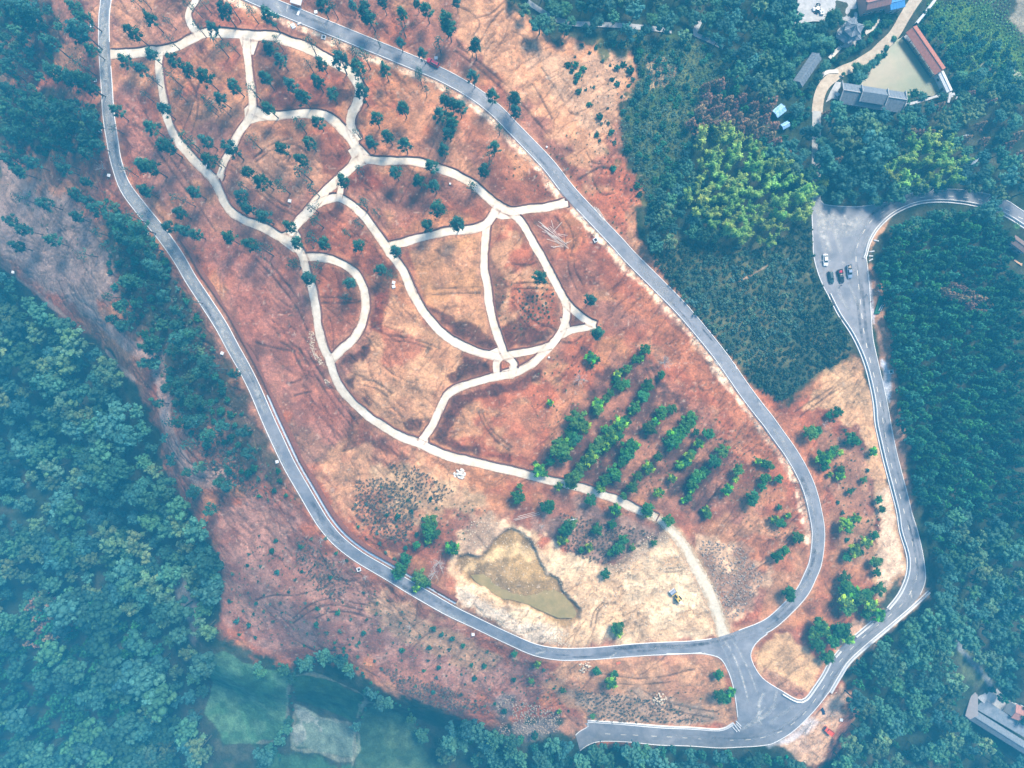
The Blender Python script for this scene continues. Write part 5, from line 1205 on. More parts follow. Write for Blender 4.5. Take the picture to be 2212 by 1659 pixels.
# ---- filled woods: places by dart throwing inside outlines read from the picture
def throw(polys, spacing, rng, avoid=(), grow=1.0, limit=4000):
    """picture-unit points inside outlines with a least distance"""
    pts = []
    cell = spacing / 1.4142; grid = {}
    for poly in polys:
        q = np.array([(a[0], a[1]) for a in poly]); x0, y0 = q.min(0); x1, y1 = q.max(0)
        n = int((x1 - x0) * (y1 - y0) / (spacing * spacing) * 14)
        cand = np.column_stack([rng.uniform(x0, x1, n), rng.uniform(y0, y1, n)])
        ok = inside(q, cand[:, 0], cand[:, 1])
        for a in avoid:
            if isinstance(a, tuple):          # (line, reach)
                ln = np.array([(b[0], b[1]) for b in a[0]]); d = np.full(n, 1e9)
                for u, w in zip(ln[:-1], ln[1:]):
                    e = w - u; t = np.clip(((cand - u) @ e) / max(e @ e, 1e-9), 0, 1); d = np.minimum(d, np.hypot(*(cand - u - t[:, None] * e).T))
                ok &= d > a[1]
            else: ok &= ~inside(np.array([(b[0], b[1]) for b in a]), cand[:, 0], cand[:, 1])
        for c in cand[ok]:
            i, j = int(c[0] // cell), int(c[1] // cell); good = True
            for u in range(i - 2, i + 3):
                for w in range(j - 2, j + 3):
                    o = grid.get((u, w))
                    if o is not None and (o[0] - c[0]) ** 2 + (o[1] - c[1]) ** 2 < spacing * spacing: good = False
            if good: grid[(i, j)] = c; pts.append((float(c[0]), float(c[1])))
            if len(pts) >= limit: return pts
    return pts
def wood(pts, metas, name, cat, group, label, h, smin, smax, lean=0.0):
    n = len(pts); rows = max(1, int(math.ceil(math.sqrt(n / 1.0)))); rows = min(rows, 20); per = int(math.ceil(n / rows)) if n else 1
    order = sorted(range(n), key=lambda i: pts[i][1]); lab = {}
    for r in range(rows):
        row = sorted(order[r * per:(r + 1) * per], key=lambda i: pts[i][0])
        for j, i in enumerate(row):
            lab[i] = label + ", %s from left in %s row" % (ORD[j] if j else "first", ("last" if r == rows - 1 and r else ORD[r] if r else "top")) if n > 1 else label
    for i, p in enumerate(pts):
        s = RNG.uniform(smin, smax); x, y, z = spot(p[0], p[1], h * s * 0.75)
        obj(name, metas[RNG.randint(len(metas))], loc=(x, y, z - 0.1), rot=(RNG.uniform(-lean, lean), RNG.uniform(-lean, lean), RNG.uniform(0, 6.28)), scale=(s, s, s * RNG.uniform(0.9, 1.12)), category=cat, group=group, label=lab[i])
def joined(pts, vfts, m, name, h, smin, smax):
    """many more of a kind as one object"""
    Vs, F4, F3, Ts = [], [], [], []; n0 = 0
    for p in pts:
        v, f, t = vfts[RNG.randint(len(vfts))]
        s = RNG.uniform(smin, smax); a = RNG.uniform(0, 6.28); x, y, z = spot(p[0], p[1], h * s * 0.75)
        c, sn = math.cos(a) * s, math.sin(a) * s
        Vs.append(np.column_stack([v[:, 0] * c - v[:, 1] * sn + x, v[:, 0] * sn + v[:, 1] * c + y, v[:, 2] * s + z]))
        F4.append(f[0] + n0)
        if len(f) > 1: F3.append(f[1] + n0)
        Ts.append(t * RNG.uniform(0.75, 1.25)); n0 += len(v)
    if not Vs: return None
    fl = [np.vstack(F4)] + ([np.vstack(F3)] if F3 else [])
    return obj(name, mesh_np(name, np.vstack(Vs), fl, [m], tint=np.vstack(Ts)), kind="stuff")

LEFTWOOD = F("0,590 60,620 150,700 215,770 260,830 330,935 345,1020 385,1085 430,1150 462,1210 470,1290 440,1370 380,1400 300,1340 180,1290 80,1330 -40,1350 -60,560")
LEFTWOOD2 = F("300,1340 420,1390 440,1460 430,1560 440,1680 300,1680 350,1560 300,1440")
PATCHG = T(0, 2, "1130,430 1240,420 1290,640 1300,860 1240,840 1200,680 1130,560")
LW = throw([LEFTWOOD, LEFTWOOD2], 29, RNG, [PATCHG, (T(0, 1, "0,60 120,150 220,220 340,330 470,430"), 9), (T(0, 1, "690,620 760,700 880,800"), 9)])
wood(LW, WOODS, "broadleaf_tree", "broadleaf tree", "broadleaf wood in blue haze at left", "big knobbly crown in the hazy left wood", 11, 0.6, 1.4, 0.06)
LEFTCON = F("-60,1350 80,1330 180,1290 300,1345 350,1440 370,1560 320,1680 -60,1680")
LC = throw([LEFTCON], 25, RNG)
wood(LC[:300], CONI_M[:4] + WOODS[:2], "slender_tree", "conifer", "slender trees leaning in the bottom left corner", "slender hazy tree, bottom left corner", 9, 1.25, 1.9, 0.05)
for i, p in enumerate(throw([F("60,1290 190,1290 150,1380 60,1400")], 22, RNG)[:14]):
    x, y, z = spot(p[0], p[1], 10); obj("rusty_conifer", RUST_M[i % 3], loc=(x, y, z), rot=(0, 0, i), scale=1.5, category="conifer", group="rusty slender trees at lower left", label="%s rusty pink slender tree in the bottom left wood" % (ORD[i] if i else 'first'))
# right hand plantation of conifers
RCON = F("1914,560 1936,500 1980,470 2050,458 2110,462 2150,478 2200,525 2225,560 2225,1000 2225,1120 2080,1110 2002,1085 1978,1000 1957,880 1937,720 1918,640")
rc = throw([RCON], 16.5, RNG, [F("2180,520 2230,520 2230,600 2180,570")])
rc.sort(key=lambda p: abs(p[0] - 1106) + 0 * p[1])
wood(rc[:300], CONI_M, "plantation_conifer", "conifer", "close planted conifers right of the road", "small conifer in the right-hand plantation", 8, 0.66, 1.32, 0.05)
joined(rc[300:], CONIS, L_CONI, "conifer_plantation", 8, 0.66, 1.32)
RBRD = F("2005,1085 2080,1110 2225,1120 2225,1560 2140,1500 2100,1420 2060,1380 2032,1325 2026,1230")
RB = throw([RBRD], 21, RNG, [(T(3, 2, "1190,780 1260,900 1350,1000 1440,1120"), 13)])
LSL = throw([F('0,190 120,195 205,230 212,300 120,335 0,325'), F('0,-20 100,-20 140,60 100,170 0,180')], 24, RNG) + throw([F('235,430 330,530 400,650 440,750 480,880 430,930 380,880 330,780 270,690 245,560'), F('300,800 400,880 470,960 480,1080 420,1060 350,960')], 46, RNG)
wood(LSL, WOODS[:4] + CONI_M[:1], 'slope_wood_tree', 'broadleaf tree', 'dark trees and scrub on the hazy left slope', 'dark tree on the hazy left slope', 7, 0.38, 0.68)
LSB = throw([F('0,190 210,230 215,330 0,335'), F('220,420 330,520 410,650 460,760 500,900 560,1040 480,1040 400,920 330,790 260,700 230,560'), F('0,-20 210,-20 210,200 0,200')], 15, RNG)
wood(LSB[:280], SHRUB_M + BUSH_M, 'slope_bush', 'bush', 'undergrowth on the hazy left slope', 'dark bush on the hazy left slope', 1.6, 0.8, 1.7)
RB2 = throw([F("1960,1345 2010,1330 2060,1400 2090,1480 2060,1560 2225,1650 2225,1690 1720,1690 1790,1660 1830,1600 1850,1550 1840,1500 1850,1460 1900,1400")], 22, RNG, [F("2070,1470 2120,1440 2225,1500 2225,1640 2075,1540"), F("2040,1370 2100,1390 2130,1480 2100,1480 2060,1430")])
wood(RB + RB2, WOODS[:5] + CONI_M[:2], "slope_tree", "broadleaf tree", "mixed trees on the lower right slope", "green tree on the lower right slope", 8, 0.6, 1.0, 0.06)
# bamboo and rusty conifers
BAMBOO = [F("1508,285 1565,270 1640,320 1700,350 1745,400 1750,440 1700,500 1640,530 1570,500 1520,470 1490,430 1520,380"), T(3, 0, "900,950 1000,880 1150,880 1260,1040 1240,1160 1180,1200 980,1210 880,1200 700,1130 800,1040"), T(3, 0, "0,1150 180,1080 280,1270 260,1400 60,1480 0,1400")]
BP = throw(BAMBOO, 21, RNG)
wood(BP[:300], BAMB_M, "bamboo_clump", "bamboo", "pale feathery bamboo at upper right", "pale feathery bamboo in the upper right grove", 11, 0.8, 1.4, 0.10)
RUSTZ = [F("1490,255 1530,180 1590,170 1660,185 1700,260 1705,330 1650,300 1570,265 1510,290"), T(3, 0, "0,780 80,800 150,950 120,1100 60,1000 0,900"), T(3, 0, "880,860 980,830 1100,860 1000,890"), T(3, 1, "1100,180 1340,180 1450,330 1400,400 1200,280")]
RZ = throw(RUSTZ, 17, RNG, [[E(90, 1080), E(310, 1080), E(370, 1430), E(180, 1460)]])
wood(RZ, RUST_M + RUST_M + CONI_M[:1], "rusty_conifer", "conifer", "rusty brown conifers beside the bamboo", "rusty brown conifer near the bamboo", 8.5, 0.8, 1.15, 0.05)
# woods at the top and upper right
TOPW = [F("1095,-30 1720,-30 1715,60 1690,120 1640,150 1570,110 1470,80 1400,75 1300,75 1240,70 1180,60 1130,35"), F("1560,110 1640,150 1690,120 1720,160 1690,230 1600,170"), F("1640,330 1740,300 1765,230 1752,420 1720,400")]
TW = throw(TOPW, 25, RNG, [(p, 10) for p in WOOD_PATHS] + [T(3, 0, "100,-60 600,-60 600,170 160,170"), [E(90, 1080), E(310, 1080), E(370, 1430), E(180, 1460)], (LANE2, 12)])
wood(TW, WOODS[:4] + [r[0] for r in ROUND[:2]], "wood_tree", "broadleaf tree", "wood along the top edge of the photo", "dark crown in the top edge wood", 10, 0.55, 0.95, 0.06)
BLDG_AV = [F("1800,165 1960,200 1960,250 1800,230"), F("1940,60 2080,190 2060,250 1960,120"), T(3, 0, "340,600 520,250 860,130 900,260 600,700 500,800")]
MIDR = [T(3, 0, "340,690 560,760 880,700 1100,640 1260,600 1659,520 1700,700 1700,1270 1560,1280 1420,1235 1280,1210 1000,1215 900,1235 830,1265 740,1290 500,1310 370,1300 345,1280 345,1100")]
SHED_AV = [E(90, 1080), E(310, 1080), E(370, 1430), E(180, 1460)]
MR = throw(MIDR, 26, RNG, [BAMBOO[1]] + BLDG_AV[:2] + [(LANE2, 13), (LANE, 14), SHED_AV])
BD = throw([F('1925,505 1985,470 2050,456 2110,458 2155,480 2100,486 2000,490 1930,545')], 13, RNG)
wood(BD, WOODS, 'bend_tree', 'broadleaf tree', 'small trees inside the upper bend', 'small green tree inside the upper bend', 6, 0.3, 0.5)
wood(MR, WOODS + [r[0] for r in ROUND[:1]] + RUST_M[:1], "hillside_tree", "broadleaf tree", "mixed wood below the village", "broadleaf crown between village and upper bend", 10, 0.6, 0.95, 0.06)
# low green thicket between tan slope and bamboo, and the dark shrub plantation
THICK = F("1290,95 1400,80 1500,85 1600,150 1530,250 1480,330 1430,420 1400,470 1395,400 1350,330 1340,250 1385,160 1370,110")
TH = throw([THICK, F("1210,90 1290,95 1385,160 1340,250 1350,330 1395,400 1390,430 1330,380 1270,250")], 14, RNG)
wood([p for p in TH if p[0] > 1370 or RNG.rand() < 0.4], BUSH_M + SHRUB_M[:2], "thicket_bush", "bush", "low bushes between the tan slope and the bamboo", "low green bush left of the bamboo", 1.6, 0.75, 1.6)
joined(throw([THICK], 6.2, RNG), [make_shrub(660 + s, 0.8, 0.24, 4, core=0.0) for s in range(4)], L_SHRUB, 'low_thicket', 1.0, 0.5, 1.3)
MIXW = throw([F("1400,470 1480,330 1530,440 1560,500 1500,520 1480,460 1430,560 1400,530"), F("1480,330 1520,380 1490,430 1530,520 1480,500")], 20, RNG)
wood(MIXW, WOODS[:4], "thicket_tree", "broadleaf tree", "dark trees at the foot of the bamboo", "dark tree at the foot of the bamboo", 8, 0.45, 0.7)
PLANT = F("1385,500 1430,545 1480,520 1560,520 1640,540 1710,505 1752,470 1758,560 1790,640 1840,740 1838,772 1780,795 1735,830 1690,862 1640,830 1560,735 1480,640 1415,565")
PL = throw([PLANT], 10.2, RNG, [(T(2, 1, "1659,60 1560,120 1460,165"), 5)])
PL.sort(key=lambda p: (p[0] - 1600) ** 2 + (p[1] - 650) ** 2)
wood(PL[:300], SHRUB_M, "planted_shrub", "shrub", "dark shrubs planted on the slope left of the through road", "dark planted shrub left of the through road", 1.6, 0.95, 2.15)
joined(PL[300:], SHRUBS, L_SHRUB, "shrub_plantation", 1.6, 0.95, 2.15)
# strip of dark trees below the bottom road, trees round the bottom fields
BOT = throw([F("1100,1600 1150,1590 1225,1600 1240,1638 1290,1622 1420,1624 1640,1637 1740,1652 1800,1690 1100,1690"), F("960,1560 1060,1580 1110,1600 1120,1690 1060,1690 1010,1620")], 20, RNG)
wood(BOT, CONI_M[:3] + WOODS[:3], "roadside_tree", "broadleaf tree", "dark trees along the bottom edge", "dark tree in the bottom edge belt", 9, 0.7, 1.0, 0.05)
HEDGE = [T(1, 2, "20,1000 120,1010 230,1030 300,960 420,930 480,960 560,940 600,1000 700,1090 760,1180 850,1220 920,1260 1000,1310 1060,1380 1100,1440"), T(1, 2, "230,1040 225,1120 215,1200 210,1300 195,1400 180,1480"), T(1, 2, "680,1200 690,1300 660,1380"), T(1, 2, "0,1560 80,1570 150,1600 60,1640")]
hp = []
for ln in HEDGE:
    for q in resample([(a[0], a[1]) for a in ln], 13, True): hp.append((q[0] + RNG.uniform(-6, 6), q[1] + RNG.uniform(-6, 6)))
hp += [(a[0], a[1]) for a in T(1, 2, "500,890 560,900 600,870 620,830 660,860 340,960 420,980")]
wood(hp, WOODS[:3] + BUSH_M, "hedge_tree", "tree", "trees and bushes bordering the green fields at lower left", "blue-green tree bordering the lower left fields", 6, 0.45, 0.75)
BIGT = T(1, 2, "1290,1480,110 1380,1420,80 1230,1560,80 1080,1440,60 60,1580,80 100,1540,60 1560,1600,70 1480,1560,50") + T(3, 0, "440,740,80 640,830,90 660,960,110 480,900,90 560,1060,90 370,1040,95 590,780,60 1480,300,40 1450,640,50 820,1260,75 800,1230,50 1440,1340,60 1400,1380,70 1120,1400,40")
for i, p in enumerate(sorted(BIGT)):
    R = p[2] / 3.0 * 0.172; s = R / 5.0; x, y, z = spot(p[0], p[1], 8 * s)
    o = obj("large_tree", WOODS[i % 7], loc=(x, y, z), rot=(0, 0, i * 1.3), scale=s * 1.1, category="broadleaf tree", group="large single crowns")
    o["label"] = "%s of the large single broadleaf crowns below village and fields" % ordinal(i, len(BIGT))
x, y, z = spot(*T(3, 0, "360,1175")[0][:2], 4)
o = place_tree("yellow_tree", YEL_M[0][0], YEL_M[0][1], x, y, z, 0.95, 0.4, "leafy tree", "bright yellow-green trees"); o["label"] = "bright yellow-green tree at the top of the wide asphalt fan"
# terraces at the top right: rows of low bushes
TERR = throw([F("2005,5 2110,0 2120,40 2190,100 2225,110 2225,230 2100,190 2060,150 2020,80"), T(3, 0, "1040,380 1160,430 1180,540 1350,560 1659,500 1659,440 1300,360 1100,240")], 14, RNG)
TERR2 = throw([F('2005,5 2110,-5 2185,-5 2180,40 2225,85 2225,230 2100,190 2060,150 2020,80')], 5.5, RNG)
joined(TERR2, [make_shrub(670 + s, 0.7, 0.24, 4, core=0.0) for s in range(3)], L_BAMB, 'terrace_crops', 1.0, 0.5, 1.0)
wood(TERR, SHRUB_M + BUSH_M, "terrace_bush", "bush", "bushes on the green terraces at top right", "low bush on the top right terraces", 1.6, 0.5, 1.1)
# low scrub on the bare slopes: single shrubs one can tell apart, then the finest as one mass
SCRUB_R = [F("640,1180 700,1150 800,1270 900,1330 1000,1390 1120,1430 1200,1450 1230,1540 1100,1550 1000,1530 880,1480 760,1420 640,1400 500,1370 490,1250 560,1150"), F("760,1050 900,1040 960,1110 920,1180 860,1220 770,1150"), F("300,760 420,760 520,880 640,1080 560,1090 480,1000 400,900"), F("1790,900 1870,960 1900,1100 1900,1220 1830,1180 1800,1050"), F("1260,110 1370,140 1340,250 1390,430 1330,420 1270,300 1230,200"), F("1220,1470 1540,1500 1560,1560 1280,1555")]
SC = throw(SCRUB_R, 22, RNG)[:290]
wood(SC, SHRUB_M + BUSH_M[:2], "scrub_bush", "shrub", "small shrubs dotted over the bare slopes", "small shrub on bare eroded soil", 0.9, 0.4, 1.15)
TINYR = SCRUB_R + [F("230,430 330,520 420,660 500,800 580,950 560,1030 470,960 400,860 330,720 260,600"), F("0,100 200,30 210,300 250,420 150,560 0,380"), F("1040,360 1340,250 1390,420 1420,560 1300,480"), F("1060,600 1200,600 1200,720 1090,740"), F("1150,600 1500,1080 1300,1060 1150,900"), F("900,1050 1060,1100 980,1200 880,1180"), F("1500,880 1650,960 1720,1180 1600,1130")]
TN = throw(TINYR, 9.5, RNG); TN = [p for p in TN if RNG.rand() < 0.55 and float(hard_d[np.searchsorted(GY, P1(*p)[1]), np.searchsorted(GX, P1(*p)[0])]) > 1.0]
BRS = throw([F('770,1040 830,1030 905,1075 875,1170 800,1150 760,1100'), F('840,1000 900,1010 980,1060 940,1090 860,1050'), F('1230,1495 1330,1500 1440,1520 1520,1560 1300,1560'), F('640,1160 700,1200 760,1260 720,1300 640,1230'), F('820,1440 960,1480 1060,1540 980,1540 860,1490'), F('400,880 500,960 560,1060 480,1060 420,960'), F('1210,1110 1380,1140 1420,1160 1300,1220 1220,1190')], 6.5, RNG)
joined(BRS, [make_shrub(690 + s, 0.8, 0.22, 4, core=0.0) for s in range(4)], mat('brown_scrub_leaves', (0.085, 0.075, 0.055), 0.85, attr='tint'), 'brown_scrub', 0.6, 0.4, 1.3)
for sd in [throw([F('1118,625 1150,640 1195,632 1188,690 1140,695 1122,670')], 8, RNG)]: wood(sd, SHRUB_M, 'seedling', 'seedling', 'seedlings in the plot left of the path tip', 'tiny seedling on the ribbed plot', 0.6, 0.35, 0.8)
TINY = [make_shrub(680 + s, 0.55, 0.2, 3, core=0.0) for s in range(4)]
joined(TN, TINY, mat("scrub_leaves", (0.060, 0.095, 0.040), 0.8, attr="tint"), "low_scrub", 0.6, 0.35, 1.1)
# ------------------------------------------------------------------ water, yards, buildings
def flat(name, pts, z, m, **kw):
    w = P(pts); bm = bmesh.new(); bm.faces.new([bm.verts.new((x, y, z)) for x, y in w]); bmesh.ops.triangulate(bm, faces=bm.faces)
    me = bpy.data.meshes.new(name); bmesh.ops.recalc_face_normals(bm, faces=bm.faces)
    for f in bm.faces:
        if f.normal.z < 0: f.normal_flip()
    bm.to_mesh(me); bm.free(); me.materials.append(m)
    return obj(name, me, **kw)
M_WATER = mat("murky_pond_water", (0.165, 0.185, 0.095), 0.30, spec=0.25, color2=(0.27, 0.22, 0.13), vscale=0.06, var=0.1)
flat("pond_water", POND, POND_Z - 0.9, M_WATER, kind="structure")
PUD = T(2, 2, "0,480 80,490 160,500 250,500 330,540 390,600 420,660 400,690 300,690 200,650 100,605 0,575") + T(1, 2, "1600,570 1500,510 1420,455 1390,415 1480,410 1560,440 1620,470")
zz = float(np.mean(zat(*P(PUD).T)))
M_PUD = mat("olive_quarry_puddle", (0.23, 0.175, 0.06), 0.35, spec=0.3, color2=(0.31, 0.22, 0.085), vscale=0.25, var=0.12)
v_, f_, _ = cdt_union([P(PUD)])
f_ = up_faces(v_, f_)
obj("puddle", mesh_np("puddle", np.column_stack([v_, np.full(len(v_), zz + 0.32)]), f_, [M_PUD]), kind="structure")
M_YARD = mat("yard_concrete", (0.36, 0.36, 0.36), 0.9, var=0.2, vscale=0.3, color2=(0.48, 0.46, 0.44))
drape("village_yard", [P([E(385, -160), E(385, 60), E(350, 268), E(560, 235), E(700, 240), E(900, 260), E(1040, 215), E(1025, 0), E(1010, -160)])], 0.25, M_YARD)
drape("hall_terrace", [P([E(690, 1120), E(740, 1000), E(800, 895), E(855, 900), E(830, 1090), E(760, 1075)])], 0.4, M_YARD)
drape("pond_walk", [P([E(1520, 1140), E(1700, 1095), E(1860, 1050), E(2000, 1000), E(2060, 1000), E(2080, 1060), E(2000, 1070), E(1900, 1062), E(1720, 1120), E(1530, 1165)])], 0.3, M_YARD)
drape("pavilion_court", [P([E(840, 430), E(960, 400), E(1050, 420), E(1030, 500), E(960, 525), E(850, 520)])], 0.3, M_YARD)
drape("garden_path", [q for p in ([E(1280, 215), E(1240, 290), E(1150, 345), E(1060, 410)], [E(850, 520), E(790, 580), E(735, 640)], [E(830, 780), E(700, 790), E(600, 880)]) for q in quads_from(resample(P(p), 2), normals2(resample(P(p), 2)), 0.75)], 0.3, mat("pale_garden_path", (0.58, 0.53, 0.46), 0.9, var=0.1))
def B(x, y): return ((3700 + x / 3.913) * 0.5486, (2600 + y / 3.913) * 0.5486)
drape("farm_yard", [P([B(700, 450), B(850, 400), B(1050, 620), B(1060, 720), B(1020, 880), B(840, 800), B(560, 560), B(640, 470)])], 0.25, M_YARD)

M_RED = mat("red_tile_roof", (0.36, 0.13, 0.085), 0.85, var=0.16, vscale=1.2, color2=(0.44, 0.175, 0.115))
M_PINK = mat("faded_red_roof", (0.42, 0.20, 0.16), 0.85, var=0.12, vscale=1.0)
M_SLATE = mat("grey_tile_roof", (0.14, 0.165, 0.20), 0.85, var=0.18, vscale=1.2, color2=(0.20, 0.225, 0.255))
M_SHEET = mat("white_sheet_roof", (0.62, 0.63, 0.64), 0.5, var=0.08, vscale=1)
M_BLUE = mat("blue_sheet_roof", (0.05, 0.22, 0.50), 0.5, var=0.15, vscale=1)
M_TARP = mat("pale_blue_tarp", (0.16, 0.38, 0.70), 0.5, var=0.2, vscale=1.2, color2=(0.42, 0.62, 0.82))
M_WALLW = mat("white_plaster", (0.72, 0.71, 0.69), 0.9, var=0.08)
M_WALLB = mat("brick_wall", (0.42, 0.22, 0.17), 0.9, var=0.12, vscale=1.5)
M_WALLG = mat("grey_wall", (0.36, 0.36, 0.36), 0.9, var=0.1)
M_TIMBER = mat("dark_timber", (0.085, 0.05, 0.04), 0.8, var=0.15)
M_GLASS = mat("dark_window_glass", (0.03, 0.045, 0.055), 0.08, spec=0.6)
M_DOOR = mat("wood_door", (0.15, 0.085, 0.055), 0.7)
M_BRN = mat("brown_roof", (0.20, 0.135, 0.115), 0.85, var=0.15)

def rect_of(pts, dz):
    """best rectangle through four picture corners a,b,c,d (a-b is the long eave) seen dz above the ground"""
    w = P(pts, dz); c = w.mean(0)
    u = (w[1] - w[0]) + (w[2] - w[3]); L = (np.hypot(*(w[1] - w[0])) + np.hypot(*(w[2] - w[3]))) / 2
    W = (np.hypot(*(w[2] - w[1])) + np.hypot(*(w[3] - w[0]))) / 2
    return c, math.atan2(u[1], u[0]), L, W
def house(name, pts, eave, rise, roof, wall, label, cat, over=0.5, doors=2, windows=3, open_side=False, ridge=None):
    c, a, L, W = rect_of(pts, eave)
    gx, gy = np.meshgrid(np.linspace(-L / 2, L / 2, 7), np.linspace(-W / 2, W / 2, 4))
    hx = c[0] + gx * math.cos(a) - gy * math.sin(a); hy = c[1] + gx * math.sin(a) + gy * math.cos(a)
    gz = zat(hx, hy); z = float(np.mean(gz)); lo = float(gz.min()) - z - 0.4
    o = thing(name, (c[0], c[1], z), label, cat, a)
    l2, w2 = L / 2 - over, W / 2 - over
    if open_side:
        n = max(4, int(L / 3.2))
        for i in range(n + 1):
            for s in (-1, 1):
                m = MB(); m.box((-l2 + 2 * l2 * i / n, s * w2, (eave + lo) / 2), (0.28, 0.28, eave - lo)); m.build("pillar", wall, o)
        m = MB(); m.box((0, 0, 0.1 + lo / 2), (L - 0.4, W - 0.4, 0.5 - lo)); m.build("floor_slab", M_YARD, o)
        m = MB(); m.box((0, -w2 + 0.02, 0.75), (2 * l2 - 0.4, 0.08, 0.9)); m.build("railing", M_TIMBER, o)
    else:
        m = MB()
        prof = [(-w2, lo), (w2, lo), (w2, eave), (0, eave + rise * (w2 / (W / 2)) - 0.05), (-w2, eave)]
        n = len(prof); v = [(-l2, y, zz_) for y, zz_ in prof] + [(l2, y, zz_) for y, zz_ in prof]
        m.add(v, [tuple(range(n)), tuple(range(n, 2 * n))] + [(i, (i + 1) % n, n + (i + 1) % n, n + i) for i in range(n)])
        m.build("wall", wall, o)
        for s in (-1, 1):
            for i in range(windows):
                x = -l2 + 2 * l2 * (i + 0.5) / windows
                if doors and i == windows // 2 and s == -1:
                    m = MB(); m.box((x, s * (w2 + 0.03), 1.05), (1.1, 0.1, 2.1)); m.build("door", M_DOOR, o)
                else:
                    m = MB(); m.box((x, s * (w2 + 0.03), 1.7), (1.3, 0.1, 1.2)); w_ = m.build("window", M_WALLW, o)
                    m = MB(); m.box((x, s * (w2 + 0.09), 1.7), (1.1, 0.05, 1.0)); m.build("pane", M_GLASS, w_)
    for s in (-1, 1):
        m = MB(); t = 0.16
        m.hexa([(-L / 2, s * W / 2, eave - 0.12), (L / 2, s * W / 2, eave - 0.12), (L / 2, 0, eave + rise), (-L / 2, 0, eave + rise)],
               [(-L / 2, s * W / 2, eave - 0.12 + t), (L / 2, s * W / 2, eave - 0.12 + t), (L / 2, 0, eave + rise + t), (-L / 2, 0, eave + rise + t)])
        m.build("roof_slope", roof, o)
    # raised ribs down the slopes read as tile courses and sheet joints
    m = MB(); k = max(4, int(L / 1.1))
    for i in range(k + 1):
        x = -L / 2 + 0.1 + (L - 0.2) * i / k
        for s in (-1, 1): m.tube((x, s * W / 2, eave + 0.05), (x, 0, eave + rise + 0.17), 0.055, n=5)
    m.build("roof_ribs", roof, o)
    m = MB(); m.box((0, 0, eave + rise + 0.2), (L + 0.1, 0.34, 0.22)); m.build("ridge_cap", ridge or roof, o)
    return o, L, W
wk, _, _ = house("covered_walk", [E(1585, 340), E(1910, 800), E(2025, 720), E(1690, 265)], 4.0, 1.3, M_RED, M_TIMBER, "long red-roofed covered walk along the right edge of the pond", "covered walk", open_side=True)
house("sheet_roof_shed", [E(1940, 790), E(2060, 985), E(2120, 950), E(1985, 750)], 3.2, 0.35, M_SHEET, M_WALLW, "white sheet-roofed shed at the lower end of the red-roofed walk", "shed", over=0.2, windows=2)
hall, HL, HW = house("tile_roof_hall", [E(838, 1095), E(1500, 1225), E(1548, 1030), E(892, 900)], 4.4, 2.6, M_SLATE, M_TIMBER, "long grey tiled hall with raised middle roof below the pond", "hall", over=0.8, windows=7, ridge=M_WALLG)
m = MB()
for s in (-1, 1):
    m.hexa([(-5.4, s * 2.9, 6.0), (4.6, s * 2.9, 6.0), (4.6, 0, 8.0), (-5.4, 0, 8.0)], [(-5.4, s * 2.9, 6.2), (4.6, s * 2.9, 6.2), (4.6, 0, 8.2), (-5.4, 0, 8.2)])
m.build("raised_roof", M_SLATE, hall)
for x in (-5.3, 4.5):
    m = MB(); m.hexa([(x - .12, -3.1, 6.2), (x + .12, -3.1, 6.2), (x + .12, 0, 8.2), (x - .12, 0, 8.2)], [(x - .12, -3.3, 6.9), (x + .12, -3.3, 6.9), (x + .12, 0, 8.5), (x - .12, 0, 8.5)])
    m.hexa([(x - .12, 3.1, 6.2), (x + .12, 3.1, 6.2), (x + .12, 0, 8.2), (x - .12, 0, 8.2)], [(x - .12, 3.3, 6.9), (x + .12, 3.3, 6.9), (x + .12, 0, 8.5), (x - .12, 0, 8.5)])
    m.build("upturned_gable", M_WALLG, hall)
for x in (-HL / 2, HL / 2):
    for s in (-1, 1):
        m = MB(); m.hexa([(x - .12, s * HW / 2, 4.3), (x + .12, s * HW / 2, 4.3), (x + .12, 0, 7.0), (x - .12, 0, 7.0)], [(x - .12, s * (HW / 2 + .5), 5.1), (x + .12, s * (HW / 2 + .5), 5.1), (x + .12, 0, 7.4), (x - .12, 0, 7.4)])
        m.build("upturned_gable", M_WALLG, hall)
house("grey_gable_shed", [E(345, 860), E(540, 590), E(632, 650), E(460, 940)], 3.2, 1.6, M_SLATE, M_WALLG, "plain grey gable-roofed shed left of the village lane", "shed", windows=5)
house("red_roof_house", [E(1135, 112), E(1400, 55), E(1375, -60), E(1110, 0)], 6.0, 1.8, M_PINK, M_WALLB, "two-storey pink-roofed brick house at the top edge", "house", windows=4)
house("red_roof_wing", [E(1125, 60), E(1235, 40), E(1215, -120), E(1105, -100)], 6.1, 1.5, M_PINK, M_WALLB, "small pink-roofed wing left of the brick house at the top edge", "house", windows=2)
house("blue_roof_shed", [E(1395, 115), E(1555, 80), E(1530, -60), E(1375, -30)], 4.2, 0.5, M_BLUE, M_WALLG, "blue sheet-roofed shed between the brick house and the lane", "shed", over=0.3, windows=2)
for i, (pts, lab) in enumerate((([E(125, 1190), E(215, 1130), E(262, 1205), E(165, 1290)], "upper pale blue tarp shed in the trees left of the lane"), ([E(205, 1352), E(272, 1318), E(310, 1372), E(235, 1410)], "lower pale blue tarp shed in the trees left of the lane"))):
    house("tarp_shed", pts, 2.6, 0.5, M_TARP, M_TIMBER, lab, "shed", over=0.15, doors=0, windows=1)
house("farm_house", [B(415, 900), B(1500, 1560), B(1620, 1440), B(540, 780)], 4.2, 1.5, M_SLATE, M_WALLG, "long grey-roofed farm building in the bottom right corner", "farm building", windows=9)
house("brown_roof_house", [B(1110, 880), B(1420, 1000), B(1480, 790), B(1180, 690)], 5.5, 1.0, M_PINK, M_WALLW, "red-brown roofed white house at the lower right edge", "house", windows=3)
